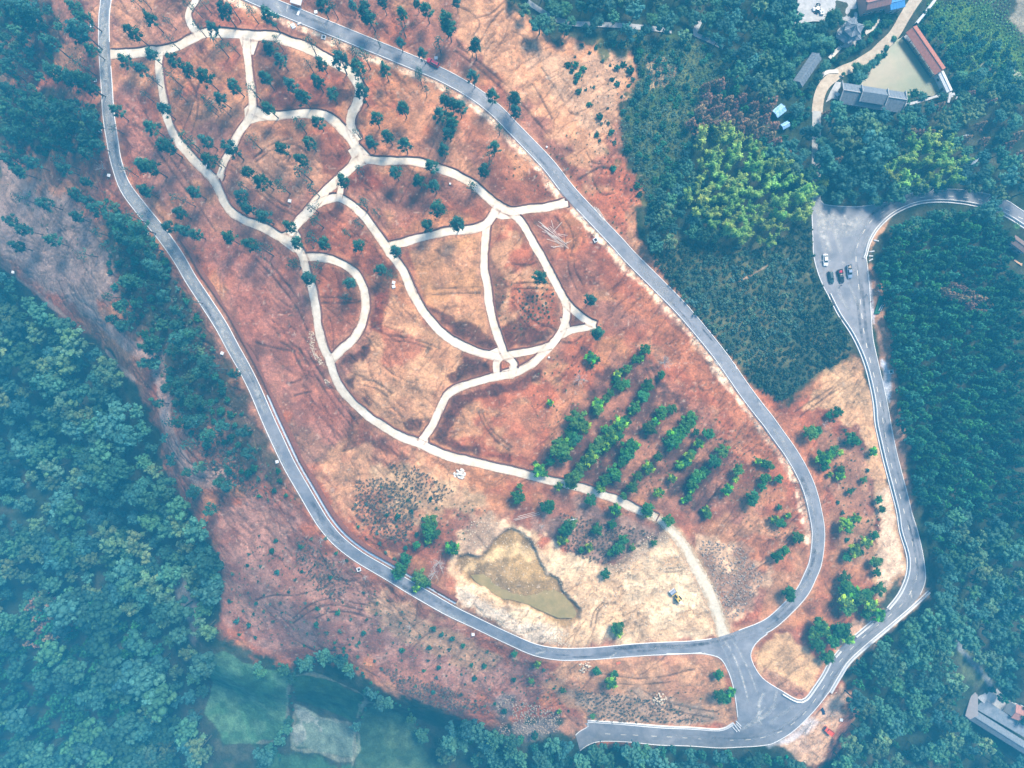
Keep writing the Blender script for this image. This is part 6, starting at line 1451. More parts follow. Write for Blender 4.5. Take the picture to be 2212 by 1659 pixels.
def Rr(x, y): return ((3700 + x / 4.147) * 0.5486, (700 + y / 4.147) * 0.5486)
house("brown_edge_house", [Rr(1140, 1050), Rr(1420, 1260), Rr(1490, 1130), Rr(1230, 940)], 4.0, 0.7, M_BRN, M_WALLG, "brown-roofed house at the right edge below the upper bend", "house", windows=3)
# open lean-to roof over the light upper side of the farm building
def slab(name, pts, dz, thick, m, label, cat, **kw):
    w = P(pts, dz); c = w.mean(0); z = float(zat(*c)) + dz
    o = MB(); o.prism([(x - c[0], y - c[1]) for x, y in w], -thick / 2, thick / 2)
    r = thing(name, (c[0], c[1], z), label, cat, me=o.mesh(name, m)); return r
sl = slab("flat_roof_annex", [B(560, 560), B(760, 640), B(1320, 1020), B(1299, 1180), B(1180, 1110), B(545, 760)], 3.6, 0.3, mat("pale_flat_roof", (0.15, 0.18, 0.22), 0.85, var=0.2, color2=(0.24, 0.26, 0.29), vscale=0.3), "pale flat roof beside the long grey farm roof", "annex")
m = MB(); w_ = P([B(575, 580), B(745, 660), B(1240, 1010), B(1170, 1070), B(565, 740)], 3.4); c_ = np.array(sl.location[:2]); m.prism([(x - c_[0], y - c_[1]) for x, y in w_], -4.2, -0.16); m.build("wall", M_WALLG, sl)
slab("farm_terrace", [B(390, 850), B(430, 880), B(520, 800), B(590, 540), B(555, 480), B(480, 640)], 1.2, 0.5, mat("pinkish_terrace", (0.26, 0.235, 0.235), 0.9, var=0.12), "pinkish concrete terrace at the left end of the farm building", "terrace")
for i, (p, lab) in enumerate(((B(1130, 760), "upper white balcony on the left side of the red-brown roofed house"), (B(1140, 950), "lower white balcony below the red-brown roofed house"))):
    x, y = P1(*p, 4); m = MB(); m.box((0, 0, 0), (2.2, 1.5, 0.2)); m.box((-1.05, 0, 0.45), (0.1, 1.5, 0.8)); m.box((0, -0.7, 0.45), (2.2, 0.1, 0.8))
    for q in (-0.9, 0.9): m.box((q, -0.5, -2.1), (0.15, 0.15, 4.2))
    thing("balcony", (x, y, float(zat(x, y)) + 4.0), lab, "balcony", math.radians(62), me=m.mesh("balcony", M_WALLW))
# white boundary wall up the lane
wl_ = resample(P([E(1660, 278), E(1700, 225), E(1790, 115), E(1890, -20), E(1930, -90)]), 2); v, q = sweep(wl_, normals2(wl_), kerb_prof(0, 0.9, 2.0, -0.8))
c_ = wl_.mean(0); c3 = np.array([c_[0], c_[1], float(sm(*c_))])
thing("boundary_wall", tuple(c3), "white plastered wall running up beside the village lane", "wall", me=mesh_np("boundary_wall", v - c3, q, [M_SHEET]))
# pavilion with two tiers of six upturned eaves
def pavilion(fx, fy):
    x, y = P1(fx, fy, 5); o = thing("pavilion", (x, y, float(zat(x, y))), "grey pavilion with pointed upturned eaves above the village pond", "pavilion", 0.3)
    for k, (R0, z0, z1, R1) in enumerate(((5.0, 3.4, 4.9, 2.4), (3.6, 5.4, 8.0, 0.15))):
        for i in range(6):
            m = MB(); a0, a1 = math.radians(60 * i), math.radians(60 * i + 60); am = (a0 + a1) / 2
            def pt(r, a, z): return (r * math.cos(a), r * math.sin(a), z)
            e0, e1, em = pt(R0 * 1.06, a0, z0 + 0.75), pt(R0 * 1.06, a1, z0 + 0.75), pt(R0 * 0.80, am, z0)
            t0, t1 = pt(R1, a0, z1), pt(R1, a1, z1); zm = z0 + (z1 - z0) * 0.36
            m0, m1 = pt((R0 + R1) * 0.46, a0, zm + .2), pt((R0 + R1) * 0.46, a1, zm + .2); mm = pt((R0 + R1) * 0.42, am, zm)
            m.add([e0, em, e1, m0, mm, m1, t0, t1], [(0, 1, 4, 3), (1, 2, 5, 4), (3, 4, 6), (4, 7, 6), (4, 5, 7)])
            m.build("roof_panel", M_SLATE, o)
            m = MB(); m.tube(e0, m0, 0.11, n=5); m.tube(m0, t0, 0.11, n=5); m.build("hip_ridge", M_WALLG, o)
    for i in range(6):
        m = MB(); a = math.radians(60 * i); m.tube((3.2 * math.cos(a), 3.2 * math.sin(a), -0.4), (3.2 * math.cos(a), 3.2 * math.sin(a), 4.3), 0.16); m.build("pillar", M_TIMBER, o)
    m = MB(); m.tube((0, 0, -0.4), (0, 0, 0.35), 4.0, 4.0, 12); m.build("base", M_YARD, o)
    m = MB(); m.tube((0, 0, 7.9), (0, 0, 9.2), 0.16, 0.04); m.build("finial", M_WALLG, o)
pavilion(*E(985, 315))
o_, _, _ = house("pavilion_annex", [E(800, 380), E(900, 470), E(960, 420), E(860, 350)], 3.0, 0.9, M_SLATE, M_TIMBER, "small dark annex roof below left of the pavilion", "shed", over=0.3, windows=2)

# ------------------------------------------------------------------ vehicles
def paint(name, c, rough=0.3): return mat(name, c, rough, spec=0.5, coat=0.5)
M_TYRE = mat("tyre_rubber", (0.025, 0.025, 0.027), 0.9)
M_RIM = mat("wheel_rim", (0.45, 0.46, 0.47), 0.4, metallic=0.6)
M_LAMP = mat("lamp_glass", (0.75, 0.75, 0.72), 0.2)
M_TAIL = mat("tail_lamp", (0.35, 0.02, 0.02), 0.3)
M_BLACK = mat("black_trim", (0.02, 0.02, 0.022), 0.6)
def loft(m, secs):
    """body sections along x: (x, half width, bottom, top)"""
    rings = []
    for x, w, zb, zt in secs:
        rings.append([(x, -w, zb), (x, -w, zt - 0.16), (x, -w + 0.13, zt), (x, 0, zt + 0.03), (x, w - 0.13, zt), (x, w, zt - 0.16), (x, w, zb)])
    n = 7; v = [p for r in rings for p in r]; f = []
    for i in range(len(rings) - 1):
        for j in range(n): f.append((i * n + j, i * n + (j + 1) % n, (i + 1) * n + (j + 1) % n, (i + 1) * n + j))
    f += [tuple(range(n))[::-1], tuple(range((len(rings) - 1) * n, len(rings) * n))]
    m.add(v, f)
def wheel(o, x, y, r=0.33, w=0.22):
    m = MB(); m.tube((x, y - w / 2, r), (x, y + w / 2, r), r, n=16); t = m.build("wheel", M_TYRE, o, 0.0)
    m = MB(); s = 1 if y > 0 else -1; m.tube((x, y + s * w * 0.35, r), (x, y + s * (w * 0.5 + 0.015), r), r * 0.6, n=12); m.build("rim", M_RIM, t)
def car(fx, fy, head, kind, m_body, label, name, cat, L=4.5, rails=None, cargo=None):
    x, y = P1(fx, fy, 0.8); o = thing(name, (x, y, float(sm(x, y)) + 0.08), label, cat, head)
    k = L / 4.6; m = MB()
    loft(m, [(-2.3 * k, 0.70, .36, .80), (-2.12 * k, .85, .30, .93), (-1.2 * k, .90, .27, .97), (0, .91, .27, .96), (1.0 * k, .90, .27, .94), (1.85 * k, .86, .29, .84), (2.2 * k, .76, .33, .74), (2.32 * k, .62, .40, .62)])
    m.build("body", m_body, o, smooth=True)
    if kind == "pickup": gx0, gx1, rx0, rx1, zt = -0.62, 1.12, -0.45, 0.42, 1.62
    elif kind == "suv": gx0, gx1, rx0, rx1, zt = -2.15, 1.08, -1.85, 0.38, 1.62
    else: gx0, gx1, rx0, rx1, zt = -1.75, 1.10, -1.02, 0.30, 1.42
    gx0, gx1, rx0, rx1 = [q * k for q in (gx0, gx1, rx0, rx1)]
    b = [(gx0, -.78, .94), (gx1, -.76, .94), (gx1, .76, .94), (gx0, .78, .94)]; t = [(rx0, -.58, zt), (rx1, -.57, zt), (rx1, .57, zt), (rx0, .58, zt)]
    def quadplate(nm, a, c_, d, e, mm, off=0.012):
        a, c_, d, e = map(Vector, (a, c_, d, e)); nrm = (c_ - a).cross(e - a).normalized(); cen = (a + c_ + d + e) / 4
        if nrm.dot(cen - Vector((0, 0, 0.9))) < 0: nrm = -nrm
        q = [p.lerp(cen, 0.09) + nrm * off for p in (a, c_, d, e)]; q2 = [p - nrm * 0.03 for p in q]
        g = MB(); g.add(q + q2, [(0, 1, 2, 3), (7, 6, 5, 4), (0, 4, 5, 1), (1, 5, 6, 2), (2, 6, 7, 3), (3, 7, 4, 0)]); g.build(nm, mm, o)
    g = MB(); g.hexa(b, t); g.build("cabin", m_body, o, 0.05)
    quadplate("windscreen", b[1], b[2], t[2], t[1], M_GLASS); quadplate("rear_window", b[3], b[0], t[0], t[3], M_GLASS)
    quadplate("side_window", b[0], b[1], t[1], t[0], M_GLASS); quadplate("side_window", b[2], b[3], t[3], t[2], M_GLASS)
    if kind == "suv" or rails:
        for s in (-1, 1):
            g = MB(); g.tube((rx0 + 0.15, s * 0.5, zt + 0.06), (rx1 - 0.1, s * 0.5, zt + 0.06), 0.03, n=6); g.build("roof_rail", rails or M_BLACK, o)
    if kind == "pickup":
        g = MB(); g.box((-1.45 * k, 0, 1.0), (1.5 * k, 1.5, 0.05)); g.build("bed_floor", M_BLACK, o)
        for c_, d_ in (((-1.45 * k, .82, 1.12), (1.66 * k, .09, .3)), ((-1.45 * k, -.82, 1.12), (1.66 * k, .09, .3)), ((-2.26 * k, 0, 1.12), (.08, 1.6, .3))):
            g = MB(); g.box(c_, d_); g.build("bed_side", m_body, o)
        if cargo:
            g = MB(); g.box((-1.5 * k, 0.1, 1.2), (0.9, 0.8, 0.36)); g.box((-1.35 * k, -0.35, 1.15), (0.6, 0.4, 0.26)); g.build("cargo", cargo, o, 0.04)
    for wx in (-1.42 * k, 1.40 * k):
        for s in (-1, 1): wheel(o, wx, s * 0.82)
    for s in (-1, 1):
        g = MB(); g.box((2.12 * k, s * 0.56, 0.66), (0.26, 0.32, 0.12)); g.build("headlight", M_LAMP, o)
        g = MB(); g.box((-2.24 * k, s * 0.60, 0.80), (0.1, 0.26, 0.14)); g.build("tail_light", M_TAIL, o)
        g = MB(); g.box((0.78 * k, s * 0.98, 1.0), (0.14, 0.18, 0.12)); g.build("mirror", m_body, o)
    return o
DOWN = -math.pi / 2
wc = car(1783.6, 561.5, DOWN + 0.04, "sedan", paint("white_car_paint", (0.80, 0.80, 0.80)), "white sedan with both front doors open on the asphalt fan", "parked_car", "car", 4.5)
for s in (-1, 1):
    g = MB(); g.box((0.25, s * 1.28, 0.72), (0.07, 0.85, 0.72), s * -0.35); g.build("open_door", MATS["white_car_paint"], wc, 0.02)
car(1795.2, 598.8, DOWN + 0.14, "suv", paint("dark_teal_paint", (0.02, 0.055, 0.065)), "dark teal estate car left of the black pickup", "parked_car", "car", 4.7)
car(1816.7, 596.4, DOWN + 0.20, "pickup", paint("black_paint", (0.012, 0.013, 0.016)), "black pickup with red cargo in its bed", "pickup_truck", "pickup truck", 5.1, rails=M_SHEET, cargo=mat("red_cargo", (0.45, 0.02, 0.05), 0.6))
car(1835.3, 586.5, DOWN + 0.10, "pickup", paint("steel_blue_paint", (0.20, 0.27, 0.38)), "steel blue pickup, rightmost of the parked vehicles", "pickup_truck", "pickup truck", 5.1, cargo=mat("tan_cargo", (0.4, 0.33, 0.25), 0.9))
car(935.4, 134.9, math.atan2(0.49, -0.87), "suv", paint("red_paint", (0.55, 0.012, 0.035)), "red car with white roof rails at the edge of the top road", "parked_car", "car", 4.9, rails=M_SHEET)
x, y = P1(*E(605, 88), 1); car(*E(605, 88), 1.3, "sedan", MATS["black_paint"], "small black car parked in the village yard at top", "parked_car", "car", 4.2)
# orange light truck
def truck(fx, fy, head):
    x, y = P1(fx, fy, 0.8); o = thing("light_truck", (x, y, float(zat(x, y)) + 0.02), "orange light truck with open flat bed on the sandy lot", "truck", head)
    mo = paint("orange_truck_paint", (0.62, 0.075, 0.02), 0.45)
    m = MB(); m.box((0, 0, 0.55), (4.3, 0.9, 0.22)); m.build("chassis", M_BLACK, o)
    m = MB(); m.hexa([(0.95, -.85, .6), (2.15, -.85, .6), (2.15, .85, .6), (0.95, .85, .6)], [(0.95, -.74, 1.75), (1.75, -.72, 1.75), (1.75, .72, 1.75), (0.95, .74, 1.75)]); m.build("cab", mo, o, 0.06)
    m = MB(); m.hexa([(2.16, -.7, 1.05), (2.17, -.7, 1.05), (2.17, .7, 1.05), (2.16, .7, 1.05)], [(1.83, -.62, 1.66), (1.86, -.62, 1.66), (1.86, .62, 1.66), (1.83, .62, 1.66)]); m.build("windscreen", M_GLASS, o)
    m = MB(); m.box((0.72, -0.2, 1.0), (0.42, 1.1, 0.7)); m.build("engine_cover", M_BLACK, o, 0.04)
    m = MB(); m.box((0.62, 0.62, 1.0), (0.6, 0.4, 0.5)); m.build("tank", mo, o, 0.04)
    m = MB(); m.box((-0.95, 0, 0.86), (2.5, 1.8, 0.1)); m.build("bed_floor", mo, o)
    for c_, d_ in (((-0.95, .9, 1.1), (2.5, .07, .45)), ((-0.95, -.9, 1.1), (2.5, .07, .45)), ((-2.2, 0, 1.1), (.07, 1.8, .45)), ((0.3, 0, 1.1), (.07, 1.8, .45))):
        m = MB(); m.box(c_, d_); m.build("bed_side", mo, o)
    for wx in (-1.5, 1.5):
        for s in (-1, 1): wheel(o, wx, s * 0.78, 0.4, 0.26)
truck(1789, 1578, math.atan2(0.62, -0.79))
def roller(fx, fy, head):
    x, y = P1(fx, fy, 1.0); o = thing("road_roller", (x, y, float(zat(x, y)) + 0.05), "yellow road roller with grey drum on the pale quarry ground", "road roller", head)
    my = paint("machine_yellow", (0.62, 0.43, 0.07), 0.5); md = mat("steel_drum", (0.30, 0.33, 0.40), 0.45, metallic=0.3, var=0.1)
    m = MB(); m.tube((2.0, -1.08, 0.78), (2.0, 1.08, 0.78), 0.78, n=28); d_ = m.build("drum", md, o, smooth=False)
    m = MB(); m.tube((2.0, -1.1, 0.78), (2.0, 1.1, 0.78), 0.2, n=10); m.build("hub", M_BLACK, d_)
    for c_, q_ in (((2.95, 0, 0.85), (0.28, 2.5, 0.36)), ((1.02, 0, 0.85), (0.26, 2.5, 0.36)), ((2.0, 1.22, 0.85), (2.1, 0.16, 0.3)), ((2.0, -1.22, 0.85), (2.1, 0.16, 0.3))):
        m = MB(); m.box(c_, q_); m.build("drum_frame", M_SHEET if c_[0] > 2.5 else (M_BLACK if abs(c_[1]) > 1 else my), o, 0.03)
    m = MB(); m.box((0.55, 0, 0.9), (0.8, 0.7, 0.6)); m.build("hitch", M_BLACK, o, 0.04)
    m = MB(); m.hexa([(-2.9, -.66, .6), (.1, -.72, .6), (.1, .72, .6), (-2.9, .66, .6)], [(-2.75, -.6, 1.65), (0, -.66, 1.75), (0, .66, 1.75), (-2.75, .6, 1.65)]); m.build("engine_hood", my, o, 0.08)
    m = MB(); m.box((-1.5, -0.1, 1.72), (0.75, 0.4, 0.10)); m.build("air_grille", M_BLACK, o)
    m = MB(); m.box((-2.35, 0, 1.68), (0.9, 1.1, 0.08)); m.build("rear_deck", M_SHEET, o, 0.02)
    m = MB(); m.box((0.05, 0, 1.9), (0.5, 0.5, 0.35)); m.build("seat", M_BLACK, o, 0.05)
    m = MB(); m.tube((0.45, 0, 1.6), (0.62, 0, 2.1), 0.04); m.tube((0.6, 0, 2.1), (0.64, 0, 2.12), 0.22, n=14); m.build("steering_wheel", M_BLACK, o)
    for s in (-1, 1): wheel(o, -1.3, s * 0.95, 0.75, 0.5)
    m = MB(); m.tube((-0.6, 0.45, 1.6), (-0.6, 0.45, 2.4), 0.06); m.build("exhaust", M_BLACK, o)
roller(1461.5, 1289.5, math.atan2(0.80, -0.60))

# ------------------------------------------------------------------ people (continuous skinned bodies)
def person(fx, fy, face, shirt, trousers, label, pose=0):
    x, y = P1(fx, fy, 0.9); sc_ = 1.72
    J = {"pel": (0, 0, .53), "che": (0, .01, .72), "nec": (0, .01, .84), "hea": (0, .015, .905), "top": (0, .01, .97)}
    for s, k in ((-1, "l"), (1, "r")):
        sw = 0.05 * s * (1 if pose else 0.4)
        J.update({k + "sh": (s * .105, .0, .80), k + "el": (s * .135, -.02 - sw, .63), k + "wr": (s * .13, .05 - sw, .49), k + "ha": (s * .125, .075 - sw, .43), k + "hi": (s * .05, 0, .50), k + "kn": (s * .055, .02 + sw, .28), k + "an": (s * .055, -.01 + sw * 1.3, .05), k + "to": (s * .06, .08 + sw * 1.3, .015)})
    RAD = dict(pel=.075, che=.085, nec=.032, hea=.058, top=.035)
    for k in "lr": RAD.update({k + "sh": .042, k + "el": .03, k + "wr": .022, k + "ha": .02, k + "hi": .055, k + "kn": .036, k + "an": .025, k + "to": .02})
    names = list(J); ix = {n: i for i, n in enumerate(names)}
    E_ = [("pel", "che"), ("che", "nec"), ("nec", "hea"), ("hea", "top")]
    for k in "lr": E_ += [("che", k + "sh"), (k + "sh", k + "el"), (k + "el", k + "wr"), (k + "wr", k + "ha"), ("pel", k + "hi"), (k + "hi", k + "kn"), (k + "kn", k + "an"), (k + "an", k + "to")]
    me = bpy.data.meshes.new("person_body"); me.from_pydata([tuple(c * sc_ for c in J[n]) for n in names], [(ix[a], ix[b]) for a, b in E_], []); me.update()
    t = bpy.data.objects.new("person", me); COL.objects.link(t)
    md = t.modifiers.new("skin", 'SKIN'); 
    for n in names: me.skin_vertices[0].data[ix[n]].radius = (RAD[n] * sc_, RAD[n] * sc_)
    me.skin_vertices[0].data[0].use_root = True
    sb = t.modifiers.new("sub", 'SUBSURF'); sb.levels = 1; sb.render_levels = 1
    dg = bpy.context.evaluated_depsgraph_get(); nm = bpy.data.meshes.new_from_object(t.evaluated_get(dg)); bpy.data.objects.remove(t)
    skin = MATS.get("skin") or mat("skin", (0.45, 0.27, 0.19), 0.6); hair = MATS.get("hair") or mat("hair", (0.015, 0.013, 0.012), 0.7)
    for mm in (shirt, trousers, skin, hair): nm.materials.append(mm)
    for p in nm.polygons:
        z = p.center.z / sc_; r = abs(p.center.x) / sc_
        p.material_index = 3 if (z > .925 or (z > .87 and p.center.y < 0)) else 2 if (z > .845 or (r > .10 and z < .60 and z > .38)) else 0 if z > .50 else 1
        p.use_smooth = True
    thing("person", (x, y, float(sm(x, y)) + 0.08), label, "person", face, group="people on the through road", me=nm)
cl = {k: mat(k, c, 0.85) for k, c in (("white_shirt", (0.75, 0.75, 0.75)), ("dark_clothes", (0.03, 0.035, 0.05)), ("red_shirt", (0.45, 0.04, 0.05)), ("grey_trousers", (0.16, 0.17, 0.19)))}
person(1873, 637, 2.0, cl["white_shirt"], cl["grey_trousers"], "person in white top walking on the road near the right kerb", 1)
person(1897, 629, -0.6, cl["white_shirt"], cl["dark_clothes"], "person in white top standing on the grey verge right of the kerb")
person(1882, 652, 1.2, cl["red_shirt"], cl["dark_clothes"], "person in a reddish top standing at the kerb below the other two", 0)
person(1817, 617, 0.4, cl["dark_clothes"], cl["dark_clothes"], "person in dark clothes in front of the black pickup", 1)

# ------------------------------------------------------------------ small built things
def box_lid(p, label, sz=1.1):
    x, y = P1(p[0], p[1], 0.4); o = thing("inspection_box", (x, y, float(zat(x, y))), label, "inspection box", RNG.uniform(-0.4, 0.4), group="white concrete inspection boxes")
    m = MB(); m.box((0, 0, 0.15), (sz, sz * 0.95, 0.6)); m.build("box", M_CONC, o, 0.02)
    m = MB(); m.box((0, 0, 0.50), (sz * 1.04, sz, 0.10)); m.build("lid", M_SHEET, o, 0.02)
BX = [(T(0, 0, "595,168"), "white inspection box left of the top left road, topmost"), (T(0, 0, "617,520"), "white inspection box left of the road, second from the top"), (T(0, 0, "648,846"), "white inspection box hard against the left kerb of the road"), (T(0, 0, "703,1135"), "white inspection box at the start of the left road bend"), (T(0, 0, "955,1508"), "white inspection box below the left road bend"), (T(0, 0, "1347,1070"), "white inspection box in the fork of two cream paths"), (T(1, 0, "387,77"), "white inspection box above the top road"), (T(1, 0, "220,1303"), "white inspection box on bare soil left of the path hub"), (T(0, 1, "1442,630"), "white inspection box left of the long straight road"), (T(0, 1, "87,105"), "white box alone at the left edge of the clearing"), (T(1, 1, "137,1333"), "white inspection box left of the lower loop road"), (T(1, 1, "890,170"), "upper of two touching white boxes beside the long diagonal path"), (T(1, 1, "890,196"), "lower of two touching white boxes beside the long diagonal path"), (T(1, 2, "1407,793"), "blue-grey box below the lower loop road"), (T(3, 2, "475,1347"), "white box at the edge of the truck lot"), (T(1, 0, "1167,376"), "white inspection box touching the red car")]
for p, lab in BX: box_lid(p[0], lab)
for p, lab in ((T(1, 0, "1258,1190"), "tiny white block in the plot right of the hub"), (T(2, 0, "225,952"), "small white stone block above the right road"), (T(2, 1, "240,657"), "small white block on the path below the island"), (T(2, 1, "1395,610"), "white block right of the right road")):
    box_lid(p[0], lab, 0.6)
def open_pit(p, label, a):
    x, y = P1(p[0], p[1]); o = thing("open_shaft", (x, y, float(zat(x, y))), label, "open shaft", a)
    for c_, d_ in (((0, .62, .2), (1.5, .22, .7)), ((0, -.62, .2), (1.5, .22, .7)), ((.64, 0, .2), (.22, 1.02, .7)), ((-.64, 0, .2), (.22, 1.02, .7))):
        m = MB(); m.box(c_, d_); m.build("rim_wall", M_SHEET, o)
    m = MB(); m.box((0, 0, 0.08), (1.02, 1.02, 0.06)); m.build("floor", M_BLACK, o)
open_pit(T(1, 2, "668,370")[0], "open white shaft below the lower left road", 0.3); open_pit(T(2, 0, "540,1557")[0], "open dark shaft left of the right road", 0.5); open_pit(T(1, 0, "440,245")[0], "open white-ended shaft below the top road", -0.25); open_pit(T(3, 1, "795,750")[0], "dark shaft in the verge right of the through road", 0.2)
# poles lying on the ground
M_POLE = mat("peeled_pole", (0.66, 0.58, 0.50), 0.8, var=0.15, vscale=3)
def pole(a, b, k, label, group, r=0.075):
    x0, y0 = P1(*a); x1, y1 = P1(*b); z0 = float(zat(x0, y0)) + r + 0.10 + k; z1 = float(zat(x1, y1)) + r + 0.10 + k
    c = Vector(((x0 + x1) / 2, (y0 + y1) / 2, (z0 + z1) / 2)); m = MB(); m.tube(Vector((x0, y0, z0)) - c, Vector((x1, y1, z1)) - c, r * 1.1, r * 0.75, 8)
    o = thing("timber_pole", tuple(c), label, "pole", group=group, me=m.mesh("timber_pole", M_POLE)); return o
def G(x, y): return ((2100 + x / 11.85) * 0.5486, (860 + y / 11.85) * 0.5486)
PL_ = sorted([(230, 140, 870, 660), (310, 190, 760, 560), (190, 320, 520, 560), (300, 390, 700, 700), (690, 420, 950, 640), (780, 380, 1070, 680), (380, 340, 1000, 760), (420, 330, 1220, 960), (530, 540, 1330, 1110), (640, 700, 1210, 1220), (880, 850, 1400, 1330), (960, 620, 1290, 990), (1290, 980, 1600, 1260), (1000, 800, 1650, 1400), (900, 780, 1500, 1180), (1250, 1140, 1640, 1420), (560, 600, 1100, 980), (700, 720, 1260, 1180)], key=lambda q: q[0])
for i, q in enumerate(PL_): pole(G(q[0], q[1]), G(q[2], q[3]), 0.05 * (i % 6), "%s pale pole lying lengthwise in the heap near the path stub" % ("leftmost" if i == 0 else ORD[i] + " from left"), "poles heaped near the path stub")
for q, lab in (((840, 100, 935, 470), "short pale pole sticking up from the top of the pole heap"), ((1320, 200, 850, 710), "pale pole lying across the top of the heap towards upper right"), ((1120, 730, 1600, 800), "pale pole jutting right from the middle of the heap"), ((1150, 770, 1370, 860), "short pole jutting right just under the one in the middle"), ((630, 980, 1140, 1140), "loose pole left of the lower half of the heap"), ((830, 1325, 1400, 1340), "level pole across the foot of the heap"), ((910, 1390, 1330, 1260), "slanting pole crossing the level one at the heap's foot"), ((1500, 1180, 1770, 1060), "pole jutting right at the heap's foot"), ((400, 620, 650, 700), "short pole jutting left from the heap")):
    pole(G(q[0], q[1]), G(q[2], q[3]), 0.30, lab, "poles heaped near the path stub")
for q, lab in (("530,1340 590,1430", "left one of three poles beside the right road"), ("542,1342 600,1436", "middle one of three poles beside the right road"), ("556,1350 612,1440", "right one of three poles beside the right road")):
    t_ = T(2, 0, q); pole(t_[0], t_[1], 0.0, lab, "poles beside the right road", 0.11)
def Qq(x, y): return ((1750 + x / 3.318) * 0.5486, (2000 + y / 3.318) * 0.5486)
for q, lab in (((905, 150, 1235, 58), "upper pale pole above the quarry"), ((925, 160, 1250, 78), "lower pale pole above the quarry"), ((960, 112, 1180, 52), "thin topmost pole above the quarry")):
    pole(Qq(q[0], q[1]), Qq(q[2], q[3]), 0.1, lab, "poles above the quarry")
# short concrete slabs beside the upper parapet, slabs dumped at the junction
def Hh(x, y): return ((3150 + x / 2.764) * 0.5486, (700 + y / 2.764) * 0.5486)
def slab_bar(a, b, w, h, lab, group, z=0.0):
    x0, y0 = P1(*a); x1, y1 = P1(*b); L = math.hypot(x1 - x0, y1 - y0); m = MB(); m.box((0, 0, h / 2), (L, w, h))
    x, y = (x0 + x1) / 2, (y0 + y1) / 2; thing("concrete_bar", (x, y, float(zat(x, y)) + z), lab, "concrete slab", math.atan2(y1 - y0, x1 - x0), group, m.mesh("concrete_bar", M_CONC, 0.02))
for i, q in enumerate(((800, 678, 852, 690), (752, 806, 806, 798), (748, 850, 792, 852), (752, 905, 792, 882))):
    slab_bar(Hh(q[0], q[1]), Hh(q[2], q[3]), 0.45, 0.4, "%s of four concrete bars outside the upper parapet" % ("topmost", "second", "third", "lowest")[i], "bars outside the upper parapet")
for i, q in enumerate(("1440,1378 1472,1418", "1452,1370 1480,1400", "1428,1390 1456,1420", "1450,1352 1482,1384", "1430,1362 1458,1400")):
    t_ = T(2, 2, q); slab_bar(t_[0], t_[1], 0.35, 0.22, "%s grey slab dumped at the corner of the lower junction" % ("outermost", "second", "innermost", "topmost", "undermost")[i], "slabs dumped at the junction", 0.1 + 0.06 * i)
# green covered tank with white rails
x, y = P1(*Hh(875, 1380), 0.5); z = float(zat(x, y)); o = thing("covered_tank", (x, y, z), "green covered tank with two white rails right of the road", "tank", 0)
w_ = [np.array(P1(*Hh(*q), 0.8)) - (x, y) for q in ((872, 1282), (925, 1300), (870, 1480), (815, 1478))]
m = MB(); m.prism([tuple(q) for q in w_], -0.4, 0.75); m.build("cover", mat("green_cover", (0.01, 0.11, 0.06), 0.6, var=0.2), o)
for a_, b_ in (((932, 1295), (860, 1445)), ((944, 1297), (882, 1446))):
    p0 = np.array(P1(*Hh(*a_), 1.2)) - (x, y); p1 = np.array(P1(*Hh(*b_), 1.2)) - (x, y); m = MB(); m.tube((*p0, 1.2), (*p1, 1.2), 0.12); m.tube((*p0, 1.2), (*p0, -0.3), 0.08); m.tube((*p1, 1.2), (*p1, -0.3), 0.08); m.build("rail", M_SHEET, o)
# power poles
def power_pole(p, h, arms, label, a):
    x, y = P1(*p); o = thing("power_pole", (x, y, float(zat(x, y)) - 0.1), label, "power pole", a)
    m = MB(); m.tube((0, 0, 0), (0, 0, h), 0.17, 0.11); m.build("mast", M_CONC, o)
    for k in range(arms):
        zk = h - 0.2 - 0.75 * k; m = MB(); m.box((0, 0.16, zk), (2.4 - 0.3 * (k % 2), 0.12, 0.12)); r = m.build("crossarm", M_SHEET, o)
        m = MB()
        for s in (-1.05, -0.55, 0.55, 1.05): m.tube((s, 0.16, zk + 0.05), (s, 0.16, zk + 0.35), 0.06, 0.04, 6)
        m.build("insulators", M_SHEET, r)
power_pole(T(3, 0, "1226,1106")[0], 11.5, 4, "concrete power pole with four white crossarms above the upper bend", 0.9)
power_pole(T(3, 0, "1185,932")[0], 9.0, 1, "power pole with one crossarm in the mixed wood below the village", 0.1)
power_pole(T(1, 2, "1480,60")[0] if False else Qq(1668, 110), 7.0, 1, "single power pole at the top of the grey dug ground", 0.2)
# bits: white bags, sheet shelter, orange board, green barrel, crumpled sheet, bench
def sack(p, n, lab):
    x, y = P1(*p); o = thing("sack_stack", (x, y, float(zat(x, y))), lab, "sack stack", 0.5)
    for i in range(n):
        m = MB(); m.box((0, -0.9 + 0.62 * i, 0.3 + 0.1 * (i % 2)), (1.5, 0.6, 0.5)); m.build("sack", M_SHEET, o, 0.14, True)
sack(T(1, 0, "240,168")[0], 3, "stack of white sacks beside the top road, next to a pine"); sack(T(1, 0, "275,142")[0], 1, "single white sack on the inner kerb of the top road")
x, y = P1(*T(1, 0, "262,6")[0], 2); o = thing("sheet_shelter", (x, y, float(zat(x, y))), "white sheet shelter cut by the top edge of the photo", "shelter", -0.3)
m = MB(); m.hexa([(-2, -1.2, 2), (2, -1.2, 2), (2, 1.2, 2), (-2, 1.2, 2)], [(-2, -1.2, 2.1), (2, -1.2, 2.1), (2, 1.2, 2.4), (-2, 1.2, 2.4)]); m.build("sheet", M_SHEET, o)
for sx_ in (-1.8, 1.8):
    for sy_ in (-1, 1): m = MB(); m.tube((sx_, sy_, -0.2), (sx_, sy_, 2.05), 0.06); m.build("post", M_CONC, o)
m = MB(); m.box((1.2, -2.6, 0.15), (0.8, 2.8, 0.3), -0.1); m.build("step_slab", M_SHEET, o)
